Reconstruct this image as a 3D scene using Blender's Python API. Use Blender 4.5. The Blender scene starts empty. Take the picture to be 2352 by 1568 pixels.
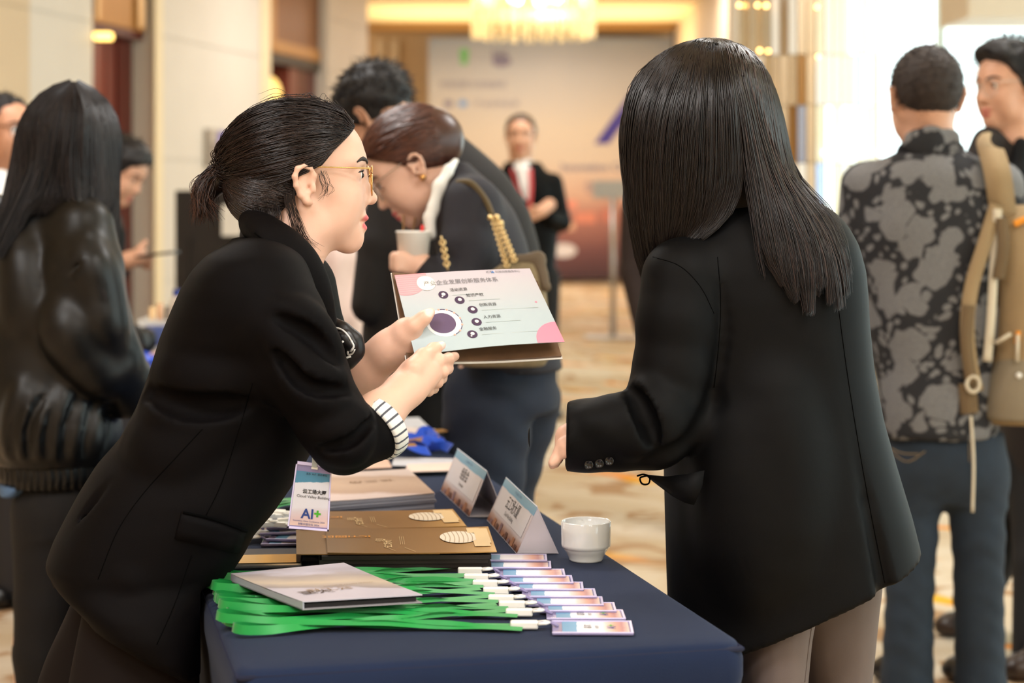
import bpy, bmesh, math, random
import numpy as np
from mathutils import Vector, Matrix

random.seed(7)
rng = np.random.default_rng(7)
SC = bpy.context.scene
COL = SC.collection

# ------------------------------------------------------------------ camera, light, exposure
FPX, CX, HY, CAMH = 4400.0, 1176.0, 435.0, 1.32      # focal length in pixels, principal column, horizon row, lens height
cam_d = bpy.data.cameras.new('camera')
cam_d.sensor_width = 36.0
cam_d.lens = FPX / 2352.0 * 36.0
cam_d.shift_y = -(784.0 - HY) / 2352.0
cam_d.clip_start = 0.05
cam_d.dof.use_dof = True
cam_d.dof.focus_distance = 2.80
cam_d.dof.aperture_fstop = 3.8
cam = bpy.data.objects.new('camera', cam_d)
cam.location = (0, 0, CAMH)
cam.rotation_euler = (math.radians(90), 0, 0)
COL.objects.link(cam)
SC.camera = cam
SC.view_settings.view_transform = 'Standard'
SC.view_settings.look = 'None'
SC.view_settings.exposure = 0.48
SC.view_settings.gamma = 1.0
SC.view_settings.use_curve_mapping = False
SC.cycles.use_denoising = True
SC.cycles.max_bounces = 8
SC.cycles.caustics_reflective = False
SC.cycles.caustics_refractive = False

world = bpy.data.worlds.new('daylight')
SC.world = world
world.use_nodes = True
bgn = world.node_tree.nodes['Background']
bgn.inputs['Color'].default_value = (0.90, 0.97, 1.0, 1)
bgn.inputs['Strength'].default_value = 2.6

def area_light(name, loc, size, sizey, energy, color, rot=(0, 0, 0)):
    d = bpy.data.lights.new(name, 'AREA')
    d.shape = 'RECTANGLE'; d.size = size; d.size_y = sizey
    d.energy = energy; d.color = color
    o = bpy.data.objects.new(name, d)
    o.location = loc; o.rotation_euler = rot
    COL.objects.link(o)
    return o
# warm recessed ceiling troughs of the foyer; pair behind the camera added as front fill
CEIL = 3.62
for i, (lx, ly, e) in enumerate(((-1.6, -1.6, 60), (1.8, -1.6, 60), (-1.5, 1.0, 52), (1.6, 1.2, 52), (-1.2, 5.2, 56), (1.9, 5.6, 56),
                                 (0.2, 10.5, 50), (-0.6, 16.0, 46), (1.4, 20.5, 50), (0.4, 24.6, 54))):
    area_light('trough_or_fill_light', (lx, ly, CEIL - 0.06), 1.3, 0.9, e, (1.0, 0.985, 0.97) if ly < 8 else (1.0, 0.95, 0.89))

# cove lamps washing the far ceiling with yellow light
area_light('cove_light', (0.6, 25.0, CEIL - 0.45), 5.0, 2.2, 60, (1.0, 0.74, 0.36), (math.pi, 0, 0))

# ------------------------------------------------------------------ helpers
def lin(r, g, b):
    f = lambda c: (c / 255.0 / 12.92) if c / 255.0 <= 0.04045 else ((c / 255.0 + 0.055) / 1.055) ** 2.4
    return (f(r), f(g), f(b), 1.0)

def P(px, py, Y):
    return np.array(((px - CX) * Y / FPX, Y, CAMH - (py - HY) * Y / FPX))

def TP(px, py, z=0.75):
    return P(px, py, FPX * (CAMH - z) / (py - HY))

def MPP(Y):
    return Y / FPX

_m = {}
def mat(name, col, rough=0.6, metal=0.0, spec=0.5, var=0.0, scale=20.0, bump=0.0, bscale=200.0, sheen=0.0,
        trans=0.0, ior=1.45, emit=None, estr=0.0, sss=0.0, coat=0.0, stretch=None, alpha=1.0, col2=None):
    """procedural principled material: base colour with noise variation and fine relief"""
    if name in _m: return _m[name]
    m = bpy.data.materials.new(name); m.use_nodes = True
    nt = m.node_tree; N = nt.nodes; L = nt.links
    b = N['Principled BSDF']
    c = lin(*col) if len(col) == 3 else col
    b.inputs['Base Color'].default_value = c
    b.inputs['Roughness'].default_value = rough
    b.inputs['Metallic'].default_value = metal
    b.inputs['Specular IOR Level'].default_value = spec
    b.inputs['IOR'].default_value = ior
    b.inputs['Transmission Weight'].default_value = trans
    b.inputs['Sheen Weight'].default_value = sheen
    b.inputs['Coat Weight'].default_value = coat
    b.inputs['Alpha'].default_value = alpha
    if sss > 0:
        b.inputs['Subsurface Weight'].default_value = sss
        b.inputs['Subsurface Radius'].default_value = (0.012, 0.004, 0.002)
        b.inputs['Subsurface Scale'].default_value = 1.0
    if emit:
        b.inputs['Emission Color'].default_value = lin(*emit)
        b.inputs['Emission Strength'].default_value = estr
    co = None
    if var > 0 or bump > 0:
        tc = N.new('ShaderNodeTexCoord'); mp = N.new('ShaderNodeMapping')
        L.new(tc.outputs['Object'], mp.inputs['Vector'])
        if stretch: mp.inputs['Scale'].default_value = stretch
        co = mp.outputs['Vector']
    if var > 0:
        nz = N.new('ShaderNodeTexNoise'); nz.inputs['Scale'].default_value = scale
        nz.inputs['Detail'].default_value = 4.0
        L.new(co, nz.inputs['Vector'])
        mx = N.new('ShaderNodeMix'); mx.data_type = 'RGBA'
        c2 = lin(*col2) if col2 else tuple(min(1, x * (1 + var)) for x in c[:3]) + (1,)
        c1 = c if col2 else tuple(x * (1 - var) for x in c[:3]) + (1,)
        mx.inputs['A'].default_value = c1; mx.inputs['B'].default_value = c2
        L.new(nz.outputs['Fac'], mx.inputs['Factor'])
        L.new(mx.outputs['Result'], b.inputs['Base Color'])
    if bump > 0:
        n2 = N.new('ShaderNodeTexNoise'); n2.inputs['Scale'].default_value = bscale
        n2.inputs['Detail'].default_value = 3.0
        L.new(co, n2.inputs['Vector'])
        bp = N.new('ShaderNodeBump'); bp.inputs['Strength'].default_value = bump
        bp.inputs['Distance'].default_value = 0.01
        L.new(n2.outputs['Fac'], bp.inputs['Height'])
        L.new(bp.outputs['Normal'], b.inputs['Normal'])
    _m[name] = m
    return m

def glass_mat(name, tint=(0.97, 0.99, 0.99), gloss=0.06):
    """thin pane: lets light straight through with a faint mirror on top"""
    if name in _m: return _m[name]
    m = bpy.data.materials.new(name); m.use_nodes = True
    N = m.node_tree.nodes; L = m.node_tree.links; N.remove(N['Principled BSDF'])
    t = N.new('ShaderNodeBsdfTransparent'); t.inputs['Color'].default_value = tint + (1,)
    g = N.new('ShaderNodeBsdfGlossy'); g.inputs['Roughness'].default_value = 0.03
    mx = N.new('ShaderNodeMixShader'); mx.inputs[0].default_value = gloss
    L.new(t.outputs[0], mx.inputs[1]); L.new(g.outputs[0], mx.inputs[2]); L.new(mx.outputs[0], N['Material Output'].inputs['Surface'])
    _m[name] = m
    return m

def wloc(o):
    v = np.zeros(3)
    while o is not None:
        v = v + np.array(o.location); o = o.parent
    return v

def link(name, me, m, parent=None):
    o = bpy.data.objects.new(name, me); COL.objects.link(o)
    if m is not None:
        for q in (m if isinstance(m, (list, tuple)) else [m]): me.materials.append(q)
    if parent is not None: o.parent = parent
    return o

def mk(name, V, Fs, m, parent=None, smooth=False):
    """mesh object from WORLD coordinates; its origin is its parent's base (or its own base if top-level)"""
    V = np.asarray(V, dtype=np.float64).reshape(-1, 3)
    me = bpy.data.meshes.new(name)
    if parent is not None:
        off = wloc(parent)
    else:
        off = np.array(((V[:, 0].min() + V[:, 0].max()) / 2, (V[:, 1].min() + V[:, 1].max()) / 2, V[:, 2].min()))
    W = V - off
    if isinstance(Fs, np.ndarray):
        n, k = Fs.shape
        me.vertices.add(len(W)); me.vertices.foreach_set('co', W.astype(np.float32).ravel())
        me.loops.add(n * k); me.loops.foreach_set('vertex_index', Fs.astype(np.int32).ravel())
        me.polygons.add(n)
        me.polygons.foreach_set('loop_start', np.arange(0, n * k, k, dtype=np.int32))
        me.update(calc_edges=True); me.validate()
    else:
        me.from_pydata(W.tolist(), [], [list(map(int, f)) for f in Fs]); me.update()
    if smooth:
        me.polygons.foreach_set('use_smooth', np.ones(len(me.polygons), dtype=bool))
    o = link(name, me, m, parent)
    if parent is None: o.location = off
    return o

def tag(o, label=None, cat=None, group=None, kind=None):
    if label: o['label'] = label
    if cat: o['category'] = cat
    if group: o['group'] = group
    if kind: o['kind'] = kind
    return o

def empty(name, loc, label=None, cat=None, group=None, kind=None):
    o = bpy.data.objects.new(name, None); COL.objects.link(o)
    o.location = Vector(loc); o.empty_display_size = 0.05
    return tag(o, label, cat, group, kind)

def copy_tree(o, parent=None):
    c = o.copy(); COL.objects.link(c); c.parent = parent
    for ch in list(o.children): copy_tree(ch, c)
    return c

class MB:
    """collects simple solids into one vertex / face list"""
    def __init__(s): s.V = []; s.F = []
    def add(s, V, F):
        n = len(s.V); s.V += [tuple(v) for v in V]; s.F += [tuple(i + n for i in f) for f in F]; return s
    def hexa(s, b, t):
        """b, t: four bottom and four top points, counter-clockwise seen from above"""
        return s.add(list(b) + list(t), [(3, 2, 1, 0), (4, 5, 6, 7), (0, 1, 5, 4), (1, 2, 6, 5), (2, 3, 7, 6), (3, 0, 4, 7)])
    def box(s, c, size, u=(1, 0, 0), v=(0, 1, 0), w=(0, 0, 1)):
        c = np.array(c, float); u = np.array(u, float) * size[0] / 2; v = np.array(v, float) * size[1] / 2; w = np.array(w, float) * size[2] / 2
        b = [c - u - v - w, c + u - v - w, c + u + v - w, c - u + v - w]
        return s.hexa(b, [p + 2 * w for p in b])
    def tube(s, pts, r, n=8, cap=True, ry=None, up=None):
        pts = [np.array(p, float) for p in pts]
        R = r if isinstance(r, (list, tuple, np.ndarray)) else [r] * len(pts)
        V = []; prev = None
        for i, p in enumerate(pts):
            t = pts[min(i + 1, len(pts) - 1)] - pts[max(i - 1, 0)]; t = t / (np.linalg.norm(t) + 1e-12)
            if prev is None:
                a = np.array(up if up is not None else ((0, 0, 1) if abs(t[2]) < 0.9 else (1, 0, 0)), float)
            else: a = prev
            a = a - t * (a @ t); a = a / (np.linalg.norm(a) + 1e-12); prev = a
            b = np.cross(t, a)
            rr = R[i]; r2 = rr if ry is None else (ry[i] if isinstance(ry, (list, tuple)) else ry)
            for k in range(n):
                q = 2 * math.pi * k / n
                V.append(p + a * math.cos(q) * rr + b * math.sin(q) * r2)
        Fc = []
        for i in range(len(pts) - 1):
            for k in range(n):
                Fc.append((i * n + k, i * n + (k + 1) % n, (i + 1) * n + (k + 1) % n, (i + 1) * n + k))
        if cap:
            Fc.append(tuple(range(n - 1, -1, -1))); Fc.append(tuple((len(pts) - 1) * n + k for k in range(n)))
        return s.add(V, Fc)
    def lathe(s, c, prof, n=32, cap=True):
        V = []; c = np.array(c, float)
        for (r, z) in prof:
            for k in range(n):
                q = 2 * math.pi * k / n
                V.append(c + np.array((r * math.cos(q), r * math.sin(q), z)))
        Fc = []
        for i in range(len(prof) - 1):
            for k in range(n):
                Fc.append((i * n + k, i * n + (k + 1) % n, (i + 1) * n + (k + 1) % n, (i + 1) * n + k))
        if cap:
            Fc.append(tuple(range(n - 1, -1, -1))); Fc.append(tuple((len(prof) - 1) * n + k for k in range(n)))
        return s.add(V, Fc)
    def sphere(s, c, r, n=12, m=8):
        c = np.array(c, float); r = np.array(r if hasattr(r, '__len__') else (r, r, r), float)
        V = [c + np.array((0, 0, -r[2]))]
        for i in range(1, m):
            a = -math.pi / 2 + math.pi * i / m
            for k in range(n):
                q = 2 * math.pi * k / n
                V.append(c + r * np.array((math.cos(a) * math.cos(q), math.cos(a) * math.sin(q), math.sin(a))))
        V.append(c + np.array((0, 0, r[2])))
        Fc = [(0, 1 + (k + 1) % n, 1 + k) for k in range(n)]
        for i in range(m - 2):
            for k in range(n):
                Fc.append((1 + i * n + k, 1 + i * n + (k + 1) % n, 1 + (i + 1) * n + (k + 1) % n, 1 + (i + 1) * n + k))
        T = len(V) - 1; B = 1 + (m - 2) * n
        Fc += [(B + k, B + (k + 1) % n, T) for k in range(n)]
        return s.add(V, Fc)
    def sheet(s, grid, th=None, nrm=None):
        """grid[i][j] of points -> a sheet; with th it gets a thickness along nrm"""
        g = np.array(grid, float); a, b = g.shape[:2]
        V = g.reshape(-1, 3); Fc = [(i * b + j, i * b + j + 1, (i + 1) * b + j + 1, (i + 1) * b + j) for i in range(a - 1) for j in range(b - 1)]
        if th is None: return s.add(V, Fc)
        nr = np.array(nrm, float); nr = nr / np.linalg.norm(nr)
        V2 = np.vstack((V, V - nr * th)); n = a * b
        F2 = list(Fc) + [tuple(i + n for i in f[::-1]) for f in Fc]
        rim = [i for i in range(b)] + [i * b + b - 1 for i in range(1, a)] + [(a - 1) * b + j for j in range(b - 2, -1, -1)] + [i * b for i in range(a - 2, 0, -1)]
        for i in range(len(rim)):
            p, q = rim[i], rim[(i + 1) % len(rim)]
            F2.append((q, p, p + n, q + n))
        return s.add(V2, F2)
    def build(s, name, m, parent=None, smooth=False, bevel=0.0, seg=2):
        o = mk(name, s.V, s.F, m, parent, smooth)
        if bevel > 0:
            bm = bmesh.new(); bm.from_mesh(o.data)
            bmesh.ops.recalc_face_normals(bm, faces=bm.faces)
            bmesh.ops.bevel(bm, geom=[e for e in bm.edges if len(e.link_faces) == 2 and e.calc_face_angle(0) > 0.5], offset=bevel, segments=seg, affect='EDGES', profile=0.5)
            bm.to_mesh(o.data); bm.free()
        return o

def unit(v):
    v = np.array(v, float); return v / (np.linalg.norm(v) + 1e-12)

def spline(pts, n):
    """Catmull-Rom through pts, n samples, even in chord length"""
    p = np.array(pts, float)
    if len(p) == 2: return p[0] + (p[1] - p[0]) * np.linspace(0, 1, n)[:, None]
    d = np.r_[0, np.cumsum(np.linalg.norm(np.diff(p, axis=0), axis=1) + 1e-9)]
    t = np.linspace(0, d[-1], n)
    i = np.clip(np.searchsorted(d, t, side='right') - 1, 0, len(p) - 2)
    u = ((t - d[i]) / (d[i + 1] - d[i]))[:, None]
    tg = np.gradient(p, d, axis=0)
    h = (d[i + 1] - d[i])[:, None]
    return ((2 * u**3 - 3 * u**2 + 1) * p[i] + (u**3 - 2 * u**2 + u) * h * tg[i] + (-2 * u**3 + 3 * u**2) * p[i + 1] + (u**3 - u**2) * h * tg[i + 1])

# ------------------------------------------------------------------ lettering
def text(name, s, origin, right, up, size, m, parent, align='LEFT', bold=0.0, depth=0.0003, shear=0.0, warp=None):
    """flat lettering: baseline start at origin, running along right"""
    c = bpy.data.curves.new(name, 'FONT'); c.body = s; c.size = size; c.align_x = align
    c.offset = bold; c.shear = shear; c.resolution_u = 2
    o = bpy.data.objects.new(name, c); COL.objects.link(o)
    dg = bpy.context.evaluated_depsgraph_get()
    me = bpy.data.meshes.new_from_object(o.evaluated_get(dg))
    n = len(me.vertices); V = np.zeros(n * 3); me.vertices.foreach_get('co', V); V = V.reshape(-1, 3)
    Fs = [tuple(p.vertices) for p in me.polygons]
    bpy.data.objects.remove(o); bpy.data.curves.remove(c); bpy.data.meshes.remove(me)
    if n == 0: return None
    if warp is not None:
        W = np.array([warp(x, y) for x, y in V[:, :2]])
    else:
        r, u = unit(right), unit(up); W = np.array(origin) + V[:, :1] * r + V[:, 1:2] * u
    return mk(name, W, Fs, m, parent)

# ------------------------------------------------------------------ implicit surfaces (bodies, clothes, hair caps)
class Sh:
    def __init__(s): s.ops = []
    def rc(s, a, b, ra, rb=None, k=0.02, op='add', flat=None):
        a = np.array(a, float); b = np.array(b, float); rb = ra if rb is None else rb
        r = max(ra, rb) + k
        s.ops.append(('rc', op, np.minimum(a, b) - r, np.maximum(a, b) + r, k, (a, b, ra, rb, flat))); return s
    def chain(s, pts, rs, k=0.02, op='add', flat=None):
        for i in range(len(pts) - 1):
            s.rc(pts[i], pts[i + 1], rs[i], rs[i + 1], k if i == 0 else min(k, 0.012), op, flat)
        return s
    def el(s, c, r, R=None, k=0.02, op='add'):
        c = np.array(c, float); r = np.array(r, float); R = np.eye(3) if R is None else np.array(R, float)
        e = np.sqrt(((R * r) ** 2).sum(1)) + k
        s.ops.append(('el', op, c - e, c + e, k, (c, r, R))); return s
    def loft(s, rows, k=0.02, pw=2.2, smooth=0.015, op='add'):
        """rows: (z, cx, cy, rx, ry) horizontal slices"""
        r = np.array(sorted(rows, key=lambda q: q[0]), float)
        lo = np.array(((r[:, 1] - r[:, 3]).min(), (r[:, 2] - r[:, 4]).min(), r[0, 0])) - k
        hi = np.array(((r[:, 1] + r[:, 3]).max(), (r[:, 2] + r[:, 4]).max(), r[-1, 0])) + k
        s.ops.append(('loft', op, lo, hi, k, (r, pw, smooth))); return s
    def ilo(s, Y, rows, k=0.02, pw=2.2, smooth=0.015):
        """slices read off the photograph at distance Y: (row, left column, right column, half depth[, distance shift])"""
        out = []
        for q in rows:
            y = Y + (q[4] if len(q) > 4 else 0.0)
            a = P(q[1], q[0], y); b = P(q[2], q[0], y)
            out.append((a[2], (a[0] + b[0]) / 2, y, (b[0] - a[0]) / 2, q[3]))
        return s.loft(out, k, pw, smooth)
    def cut(s, p, n, k=0.004, box=None):
        """remove the side the normal points to"""
        lo, hi = (np.array(box[0], float), np.array(box[1], float)) if box is not None else (None, None)
        s.ops.append(('cut', 'cut', lo, hi, k, (np.array(p, float), unit(n)))); return s
    def disp(s, fn, lo=None, hi=None):
        s.ops.append(('disp', 'disp', lo, hi, 0, fn)); return s

def sh_mesh(sh, h, clip=None):
    add = [o for o in sh.ops if o[1] == 'add']
    lo = np.min([o[2] for o in add], axis=0) - 2 * h; hi = np.max([o[3] for o in add], axis=0) + 2 * h
    if clip is not None: lo = np.maximum(lo, clip[0]); hi = np.minimum(hi, clip[1])
    n = np.maximum(np.ceil((hi - lo) / h).astype(int) + 1, 4)
    ax = [(lo[i] + h * np.arange(n[i])).astype(np.float32) for i in range(3)]
    D = np.full(n, 0.08, np.float32)
    for (ty, op, l, hgh, k, pr) in sh.ops:
        if l is None: sl = (slice(None),) * 3
        else:
            i0 = np.clip(np.floor((l - lo) / h).astype(int), 0, n); i1 = np.clip(np.ceil((hgh - lo) / h).astype(int) + 1, 0, n)
            if (i1 <= i0).any(): continue
            sl = tuple(slice(i0[i], i1[i]) for i in range(3))
        X = ax[0][sl[0]][:, None, None]; Y = ax[1][sl[1]][None, :, None]; Z = ax[2][sl[2]][None, None, :]
        cur = D[sl]
        if ty == 'rc':
            a, b, ra, rb, flat = pr; ab = b - a; L2 = float(ab @ ab) + 1e-12
            t = np.clip(((X - a[0]) * ab[0] + (Y - a[1]) * ab[1] + (Z - a[2]) * ab[2]) / L2, 0, 1).astype(np.float32)
            vx = X - (a[0] + t * ab[0]); vy = Y - (a[1] + t * ab[1]); vz = Z - (a[2] + t * ab[2])
            if flat is not None:
                nn, f = flat; nn = unit(nn); dt = (vx * nn[0] + vy * nn[1] + vz * nn[2]) * (1 / f - 1)
                vx = vx + dt * nn[0]; vy = vy + dt * nn[1]; vz = vz + dt * nn[2]
            d = np.sqrt(vx * vx + vy * vy + vz * vz) - (ra + t * (rb - ra))
            if flat is not None: d = d * min(1.0, flat[1] * 1.3)
        elif ty == 'el':
            c, r, R = pr
            x, y, z = X - c[0], Y - c[1], Z - c[2]
            q = [(x * R[0, i] + y * R[1, i] + z * R[2, i]) / r[i] for i in range(3)]
            k0 = np.sqrt(q[0] ** 2 + q[1] ** 2 + q[2] ** 2)
            k1 = np.sqrt((q[0] / r[0]) ** 2 + (q[1] / r[1]) ** 2 + (q[2] / r[2]) ** 2) + 1e-6
            d = k0 * (k0 - 1) / k1
        elif ty == 'loft':
            r, pw, sm = pr
            zz = ax[2][sl[2]]
            def it(c):
                zf = np.arange(r[0, 0] - 0.1, r[-1, 0] + 0.1, h)
                v = np.interp(zf, r[:, 0], r[:, c])
                if sm > 0:
                    w = max(1, int(sm / h)); kk = np.hanning(2 * w + 3)[1:-1]; kk /= kk.sum()
                    v = np.convolve(np.pad(v, w + 0, mode='edge'), kk, mode='valid')[:len(zf)]
                return np.interp(zz, zf, v).astype(np.float32)[None, None, :]
            cx, cy, rx, ry = it(1), it(2), np.maximum(it(3), 1e-3), np.maximum(it(4), 1e-3)
            qx = np.abs((X - cx) / rx); qy = np.abs((Y - cy) / ry)
            k0 = (qx ** pw + qy ** pw) ** (1.0 / pw)
            d = (k0 - 1) * np.minimum(rx, ry)
            d = np.maximum(d, np.maximum(Z - r[-1, 0], r[0, 0] - Z))
        elif ty == 'cut':
            p, nn = pr
            d = (X - p[0]) * nn[0] + (Y - p[1]) * nn[1] + (Z - p[2]) * nn[2]
            hh = np.maximum(k - np.abs(cur - d), 0) / max(k, 1e-6)
            D[sl] = np.maximum(cur, d) + hh * hh * k / 4; continue
        elif ty == 'disp':
            D[sl] = cur + pr(X, Y, Z); continue
        d = d.astype(np.float32)
        if op == 'add':
            hh = np.maximum(k - np.abs(cur - d), 0) / max(k, 1e-6)
            D[sl] = np.minimum(cur, d) - hh * hh * k / 4
        else:
            d = -d
            hh = np.maximum(k - np.abs(cur - d), 0) / max(k, 1e-6)
            D[sl] = np.maximum(cur, d) + hh * hh * k / 4
    for i in range(3):                                   # close the surface at the border of the grid
        s0 = [slice(None)] * 3; s0[i] = 0; D[tuple(s0)] = np.maximum(D[tuple(s0)], h * 0.5)
        s0[i] = -1; D[tuple(s0)] = np.maximum(D[tuple(s0)], h * 0.5)
    return surf(D, lo, h)

def surf(D, lo, h):
    """naive surface nets"""
    S = D < 0
    n0, n1, n2 = D.shape
    c = np.zeros((n0 - 1, n1 - 1, n2 - 1), np.int8)
    for i in (0, 1):
        for j in (0, 1):
            for k in (0, 1):
                c += S[i:n0 - 1 + i, j:n1 - 1 + j, k:n2 - 1 + k]
    mix = (c > 0) & (c < 8)
    idx = np.argwhere(mix)
    num = np.full(mix.shape, -1, np.int64); num[mix] = np.arange(len(idx))
    acc = np.zeros((len(idx), 3)); cnt = np.zeros(len(idx))
    I, J, K = idx[:, 0], idx[:, 1], idx[:, 2]
    for axis in range(3):
        o1, o2 = [a for a in range(3) if a != axis]
        for u in (0, 1):
            for v in (0, 1):
                off = [0, 0, 0]; off[o1] = u; off[o2] = v
                a = D[I + off[0], J + off[1], K + off[2]]
                of2 = list(off); of2[axis] = 1
                b = D[I + of2[0], J + of2[1], K + of2[2]]
                mm = (a < 0) != (b < 0)
                t = np.where(mm, a / np.where(mm, a - b, 1), 0)
                p = np.zeros((len(idx), 3)); p[:, o1] = u; p[:, o2] = v; p[:, axis] = t
                acc += p * mm[:, None]; cnt += mm
    V = lo + h * (idx + acc / np.maximum(cnt, 1)[:, None])
    Q = []
    for axis in range(3):
        o1, o2 = [a for a in range(3) if a != axis]
        sa = [slice(None)] * 3; sb = [slice(None)] * 3
        sa[axis] = slice(0, -1); sb[axis] = slice(1, None)
        A = S[tuple(sa)]; B = S[tuple(sb)]
        e = np.argwhere(A != B)
        ok = (e[:, o1] > 0) & (e[:, o1] < D.shape[o1] - 1) & (e[:, o2] > 0) & (e[:, o2] < D.shape[o2] - 1)
        e = e[ok]
        if len(e) == 0: continue
        ins = A[e[:, 0], e[:, 1], e[:, 2]]
        def cell(d1, d2):
            q = e.copy(); q[:, o1] -= d1; q[:, o2] -= d2
            return num[q[:, 0], q[:, 1], q[:, 2]]
        f = np.stack((cell(1, 1), cell(0, 1), cell(0, 0), cell(1, 0)), 1)
        flip = ins if axis != 1 else ~ins
        f = np.where(flip[:, None], f, f[:, ::-1])
        Q.append(f)
    return V, np.vstack(Q)

def sh_obj(name, sh, h, m, parent, clip=None):
    V, Q = sh_mesh(sh, h, clip)
    return mk(name, V, Q, m, parent, smooth=True)

# ------------------------------------------------------------------ strands of hair
def strands(name, paths, rad, m, parent, sides=3, flat=1.0, kind='stuff'):
    """paths (S, N, 3), rad (S, N): tapering locks as one mesh"""
    paths = np.asarray(paths, float); S, N, _ = paths.shape
    rad = np.broadcast_to(np.asarray(rad, float), (S, N))
    T = np.gradient(paths, axis=1); T /= np.linalg.norm(T, axis=2, keepdims=True) + 1e-12
    ref = np.zeros_like(T); ref[..., 1] = 1.0
    ref[np.abs(T[..., 1]) > 0.9] = (1, 0, 0)
    A = np.cross(T, ref); A /= np.linalg.norm(A, axis=2, keepdims=True) + 1e-12
    B = np.cross(T, A)
    V = np.zeros((S, N, sides, 3))
    for k in range(sides):
        q = 2 * math.pi * k / sides
        V[:, :, k] = paths + rad[..., None] * (A * math.cos(q) + B * math.sin(q) * flat)
    base = (np.arange(S) * N * sides)[:, None, None] + (np.arange(N - 1) * sides)[None, :, None]
    k = np.arange(sides)[None, None, :]; k2 = (k + 1) % sides
    Q = np.stack((base + k, base + k2, base + k2 + sides, base + k + sides), -1).reshape(-1, 4)
    o = mk(name, V.reshape(-1, 3), Q, m, parent, smooth=True)
    if kind: o['kind'] = kind
    return o

def locks(guides, per, n=14, jit=0.004, seedv=0, fray=0.05):
    """locks between neighbouring guide curves; guides are lists of world points"""
    r = np.random.default_rng(seedv)
    G = np.array([spline(g, n) for g in guides])
    out = []
    for i in range(len(G) - 1):
        for _ in range(per):
            u = r.random()
            p = G[i] * (1 - u) + G[i + 1] * u
            w = np.linspace(0.15, 1, n)[:, None]
            j = r.normal(size=3) * jit
            j2 = r.normal(size=3) * jit
            ph = r.random() * 6.28
            p = p + j * w + j2 * w * np.sin(np.linspace(0, 3.1, n)[:, None] + ph)
            cutoff = 1.0 - min(.45, abs(r.normal()) * fray)
            p = spline(p[:max(3, int(n * cutoff) + 1)], n)
            out.append(p)
    return np.array(out)

def taper(n, r0, r1=0.0006, hold=0.7):
    t = np.linspace(0, 1, n)
    return np.where(t < hold, r0, r0 + (r1 - r0) * (t - hold) / (1 - hold))
# ------------------------------------------------------------------ the foyer: floor, walls, doors, window
def carpet_mat():
    m = bpy.data.materials.new('carpet'); m.use_nodes = True
    N = m.node_tree.nodes; L = m.node_tree.links; b = N['Principled BSDF']
    b.inputs['Roughness'].default_value = 0.95; b.inputs['Specular IOR Level'].default_value = 0.1
    tc = N.new('ShaderNodeTexCoord')
    def noise(sc, det, vec, dist=0.0):
        n = N.new('ShaderNodeTexNoise'); n.inputs['Scale'].default_value = sc; n.inputs['Detail'].default_value = det
        n.inputs['Distortion'].default_value = dist; L.new(vec, n.inputs['Vector']); return n
    def ramp(src, p0, p1):
        r = N.new('ShaderNodeMapRange'); r.inputs['From Min'].default_value = p0; r.inputs['From Max'].default_value = p1
        L.new(src, r.inputs['Value']); return r.outputs['Result']
    def mixc(fac, a, bb):
        x = N.new('ShaderNodeMix'); x.data_type = 'RGBA'
        L.new(fac, x.inputs['Factor'])
        for i, v in (('A', a), ('B', bb)):
            if isinstance(v, tuple): x.inputs[i].default_value = v
            else: L.new(v, x.inputs[i])
        return x.outputs['Result']
    mp = N.new('ShaderNodeMapping'); mp.inputs['Scale'].default_value = (1.0, 1.0, 1); mp.inputs['Rotation'].default_value = (0, 0, 0.5)
    L.new(tc.outputs['Object'], mp.inputs['Vector'])
    v = mp.outputs['Vector']
    c = mixc(ramp(noise(0.9, 3, v, 1.2).outputs['Fac'], 0.42, 0.62), lin(190, 168, 138), lin(210, 196, 176))
    c = mixc(ramp(noise(2.6, 2, v, 2.0).outputs['Fac'], 0.56, 0.62), c, lin(168, 134, 100))
    # brushed yellow and orange swirls
    w = N.new('ShaderNodeTexWave'); w.wave_type = 'RINGS'; w.inputs['Scale'].default_value = 0.55
    w.inputs['Distortion'].default_value = 6.0; w.inputs['Detail'].default_value = 2.0; w.inputs['Detail Scale'].default_value = 1.2
    L.new(v, w.inputs['Vector'])
    s = ramp(w.outputs['Fac'], 0.93, 0.97)
    g = ramp(noise(1.3, 2, v).outputs['Fac'], 0.50, 0.56)
    mu = N.new('ShaderNodeMath'); mu.operation = 'MULTIPLY'; L.new(s, mu.inputs[0]); L.new(g, mu.inputs[1])
    yo = mixc(ramp(noise(2.2, 1, v).outputs['Fac'], 0.45, 0.55), lin(222, 170, 52), lin(226, 138, 44))
    c = mixc(mu.outputs[0], c, yo)
    n3 = noise(420, 2, tc.outputs['Object'])
    L.new(c, b.inputs['Base Color'])
    bp = N.new('ShaderNodeBump'); bp.inputs['Strength'].default_value = 0.4; bp.inputs['Distance'].default_value = 0.01
    L.new(n3.outputs['Fac'], bp.inputs['Height']); L.new(bp.outputs['Normal'], b.inputs['Normal'])
    return m

XR = P(1838, 0, 16.0)[0]
PLAN = [(-12, -4), (6.5, -4), (6.5, 16.05), (XR, 16.05), (XR, 28.2), (-12, 28.2)]
floor = mk('floor', [(x, y, 0) for x, y in PLAN], [tuple(range(6))], carpet_mat())
tag(floor, 'beige patterned carpet with yellow and orange swirls', kind='structure')
M_ceil = mat('warm_ceiling', (247, 228, 190), 0.9, var=0.03, scale=2)
ceil = mk('ceiling', [(x, y, CEIL) for x, y in PLAN], [tuple(range(5, -1, -1))], M_ceil)
tag(ceil, 'warm cream ceiling of the foyer', kind='structure')

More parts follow.
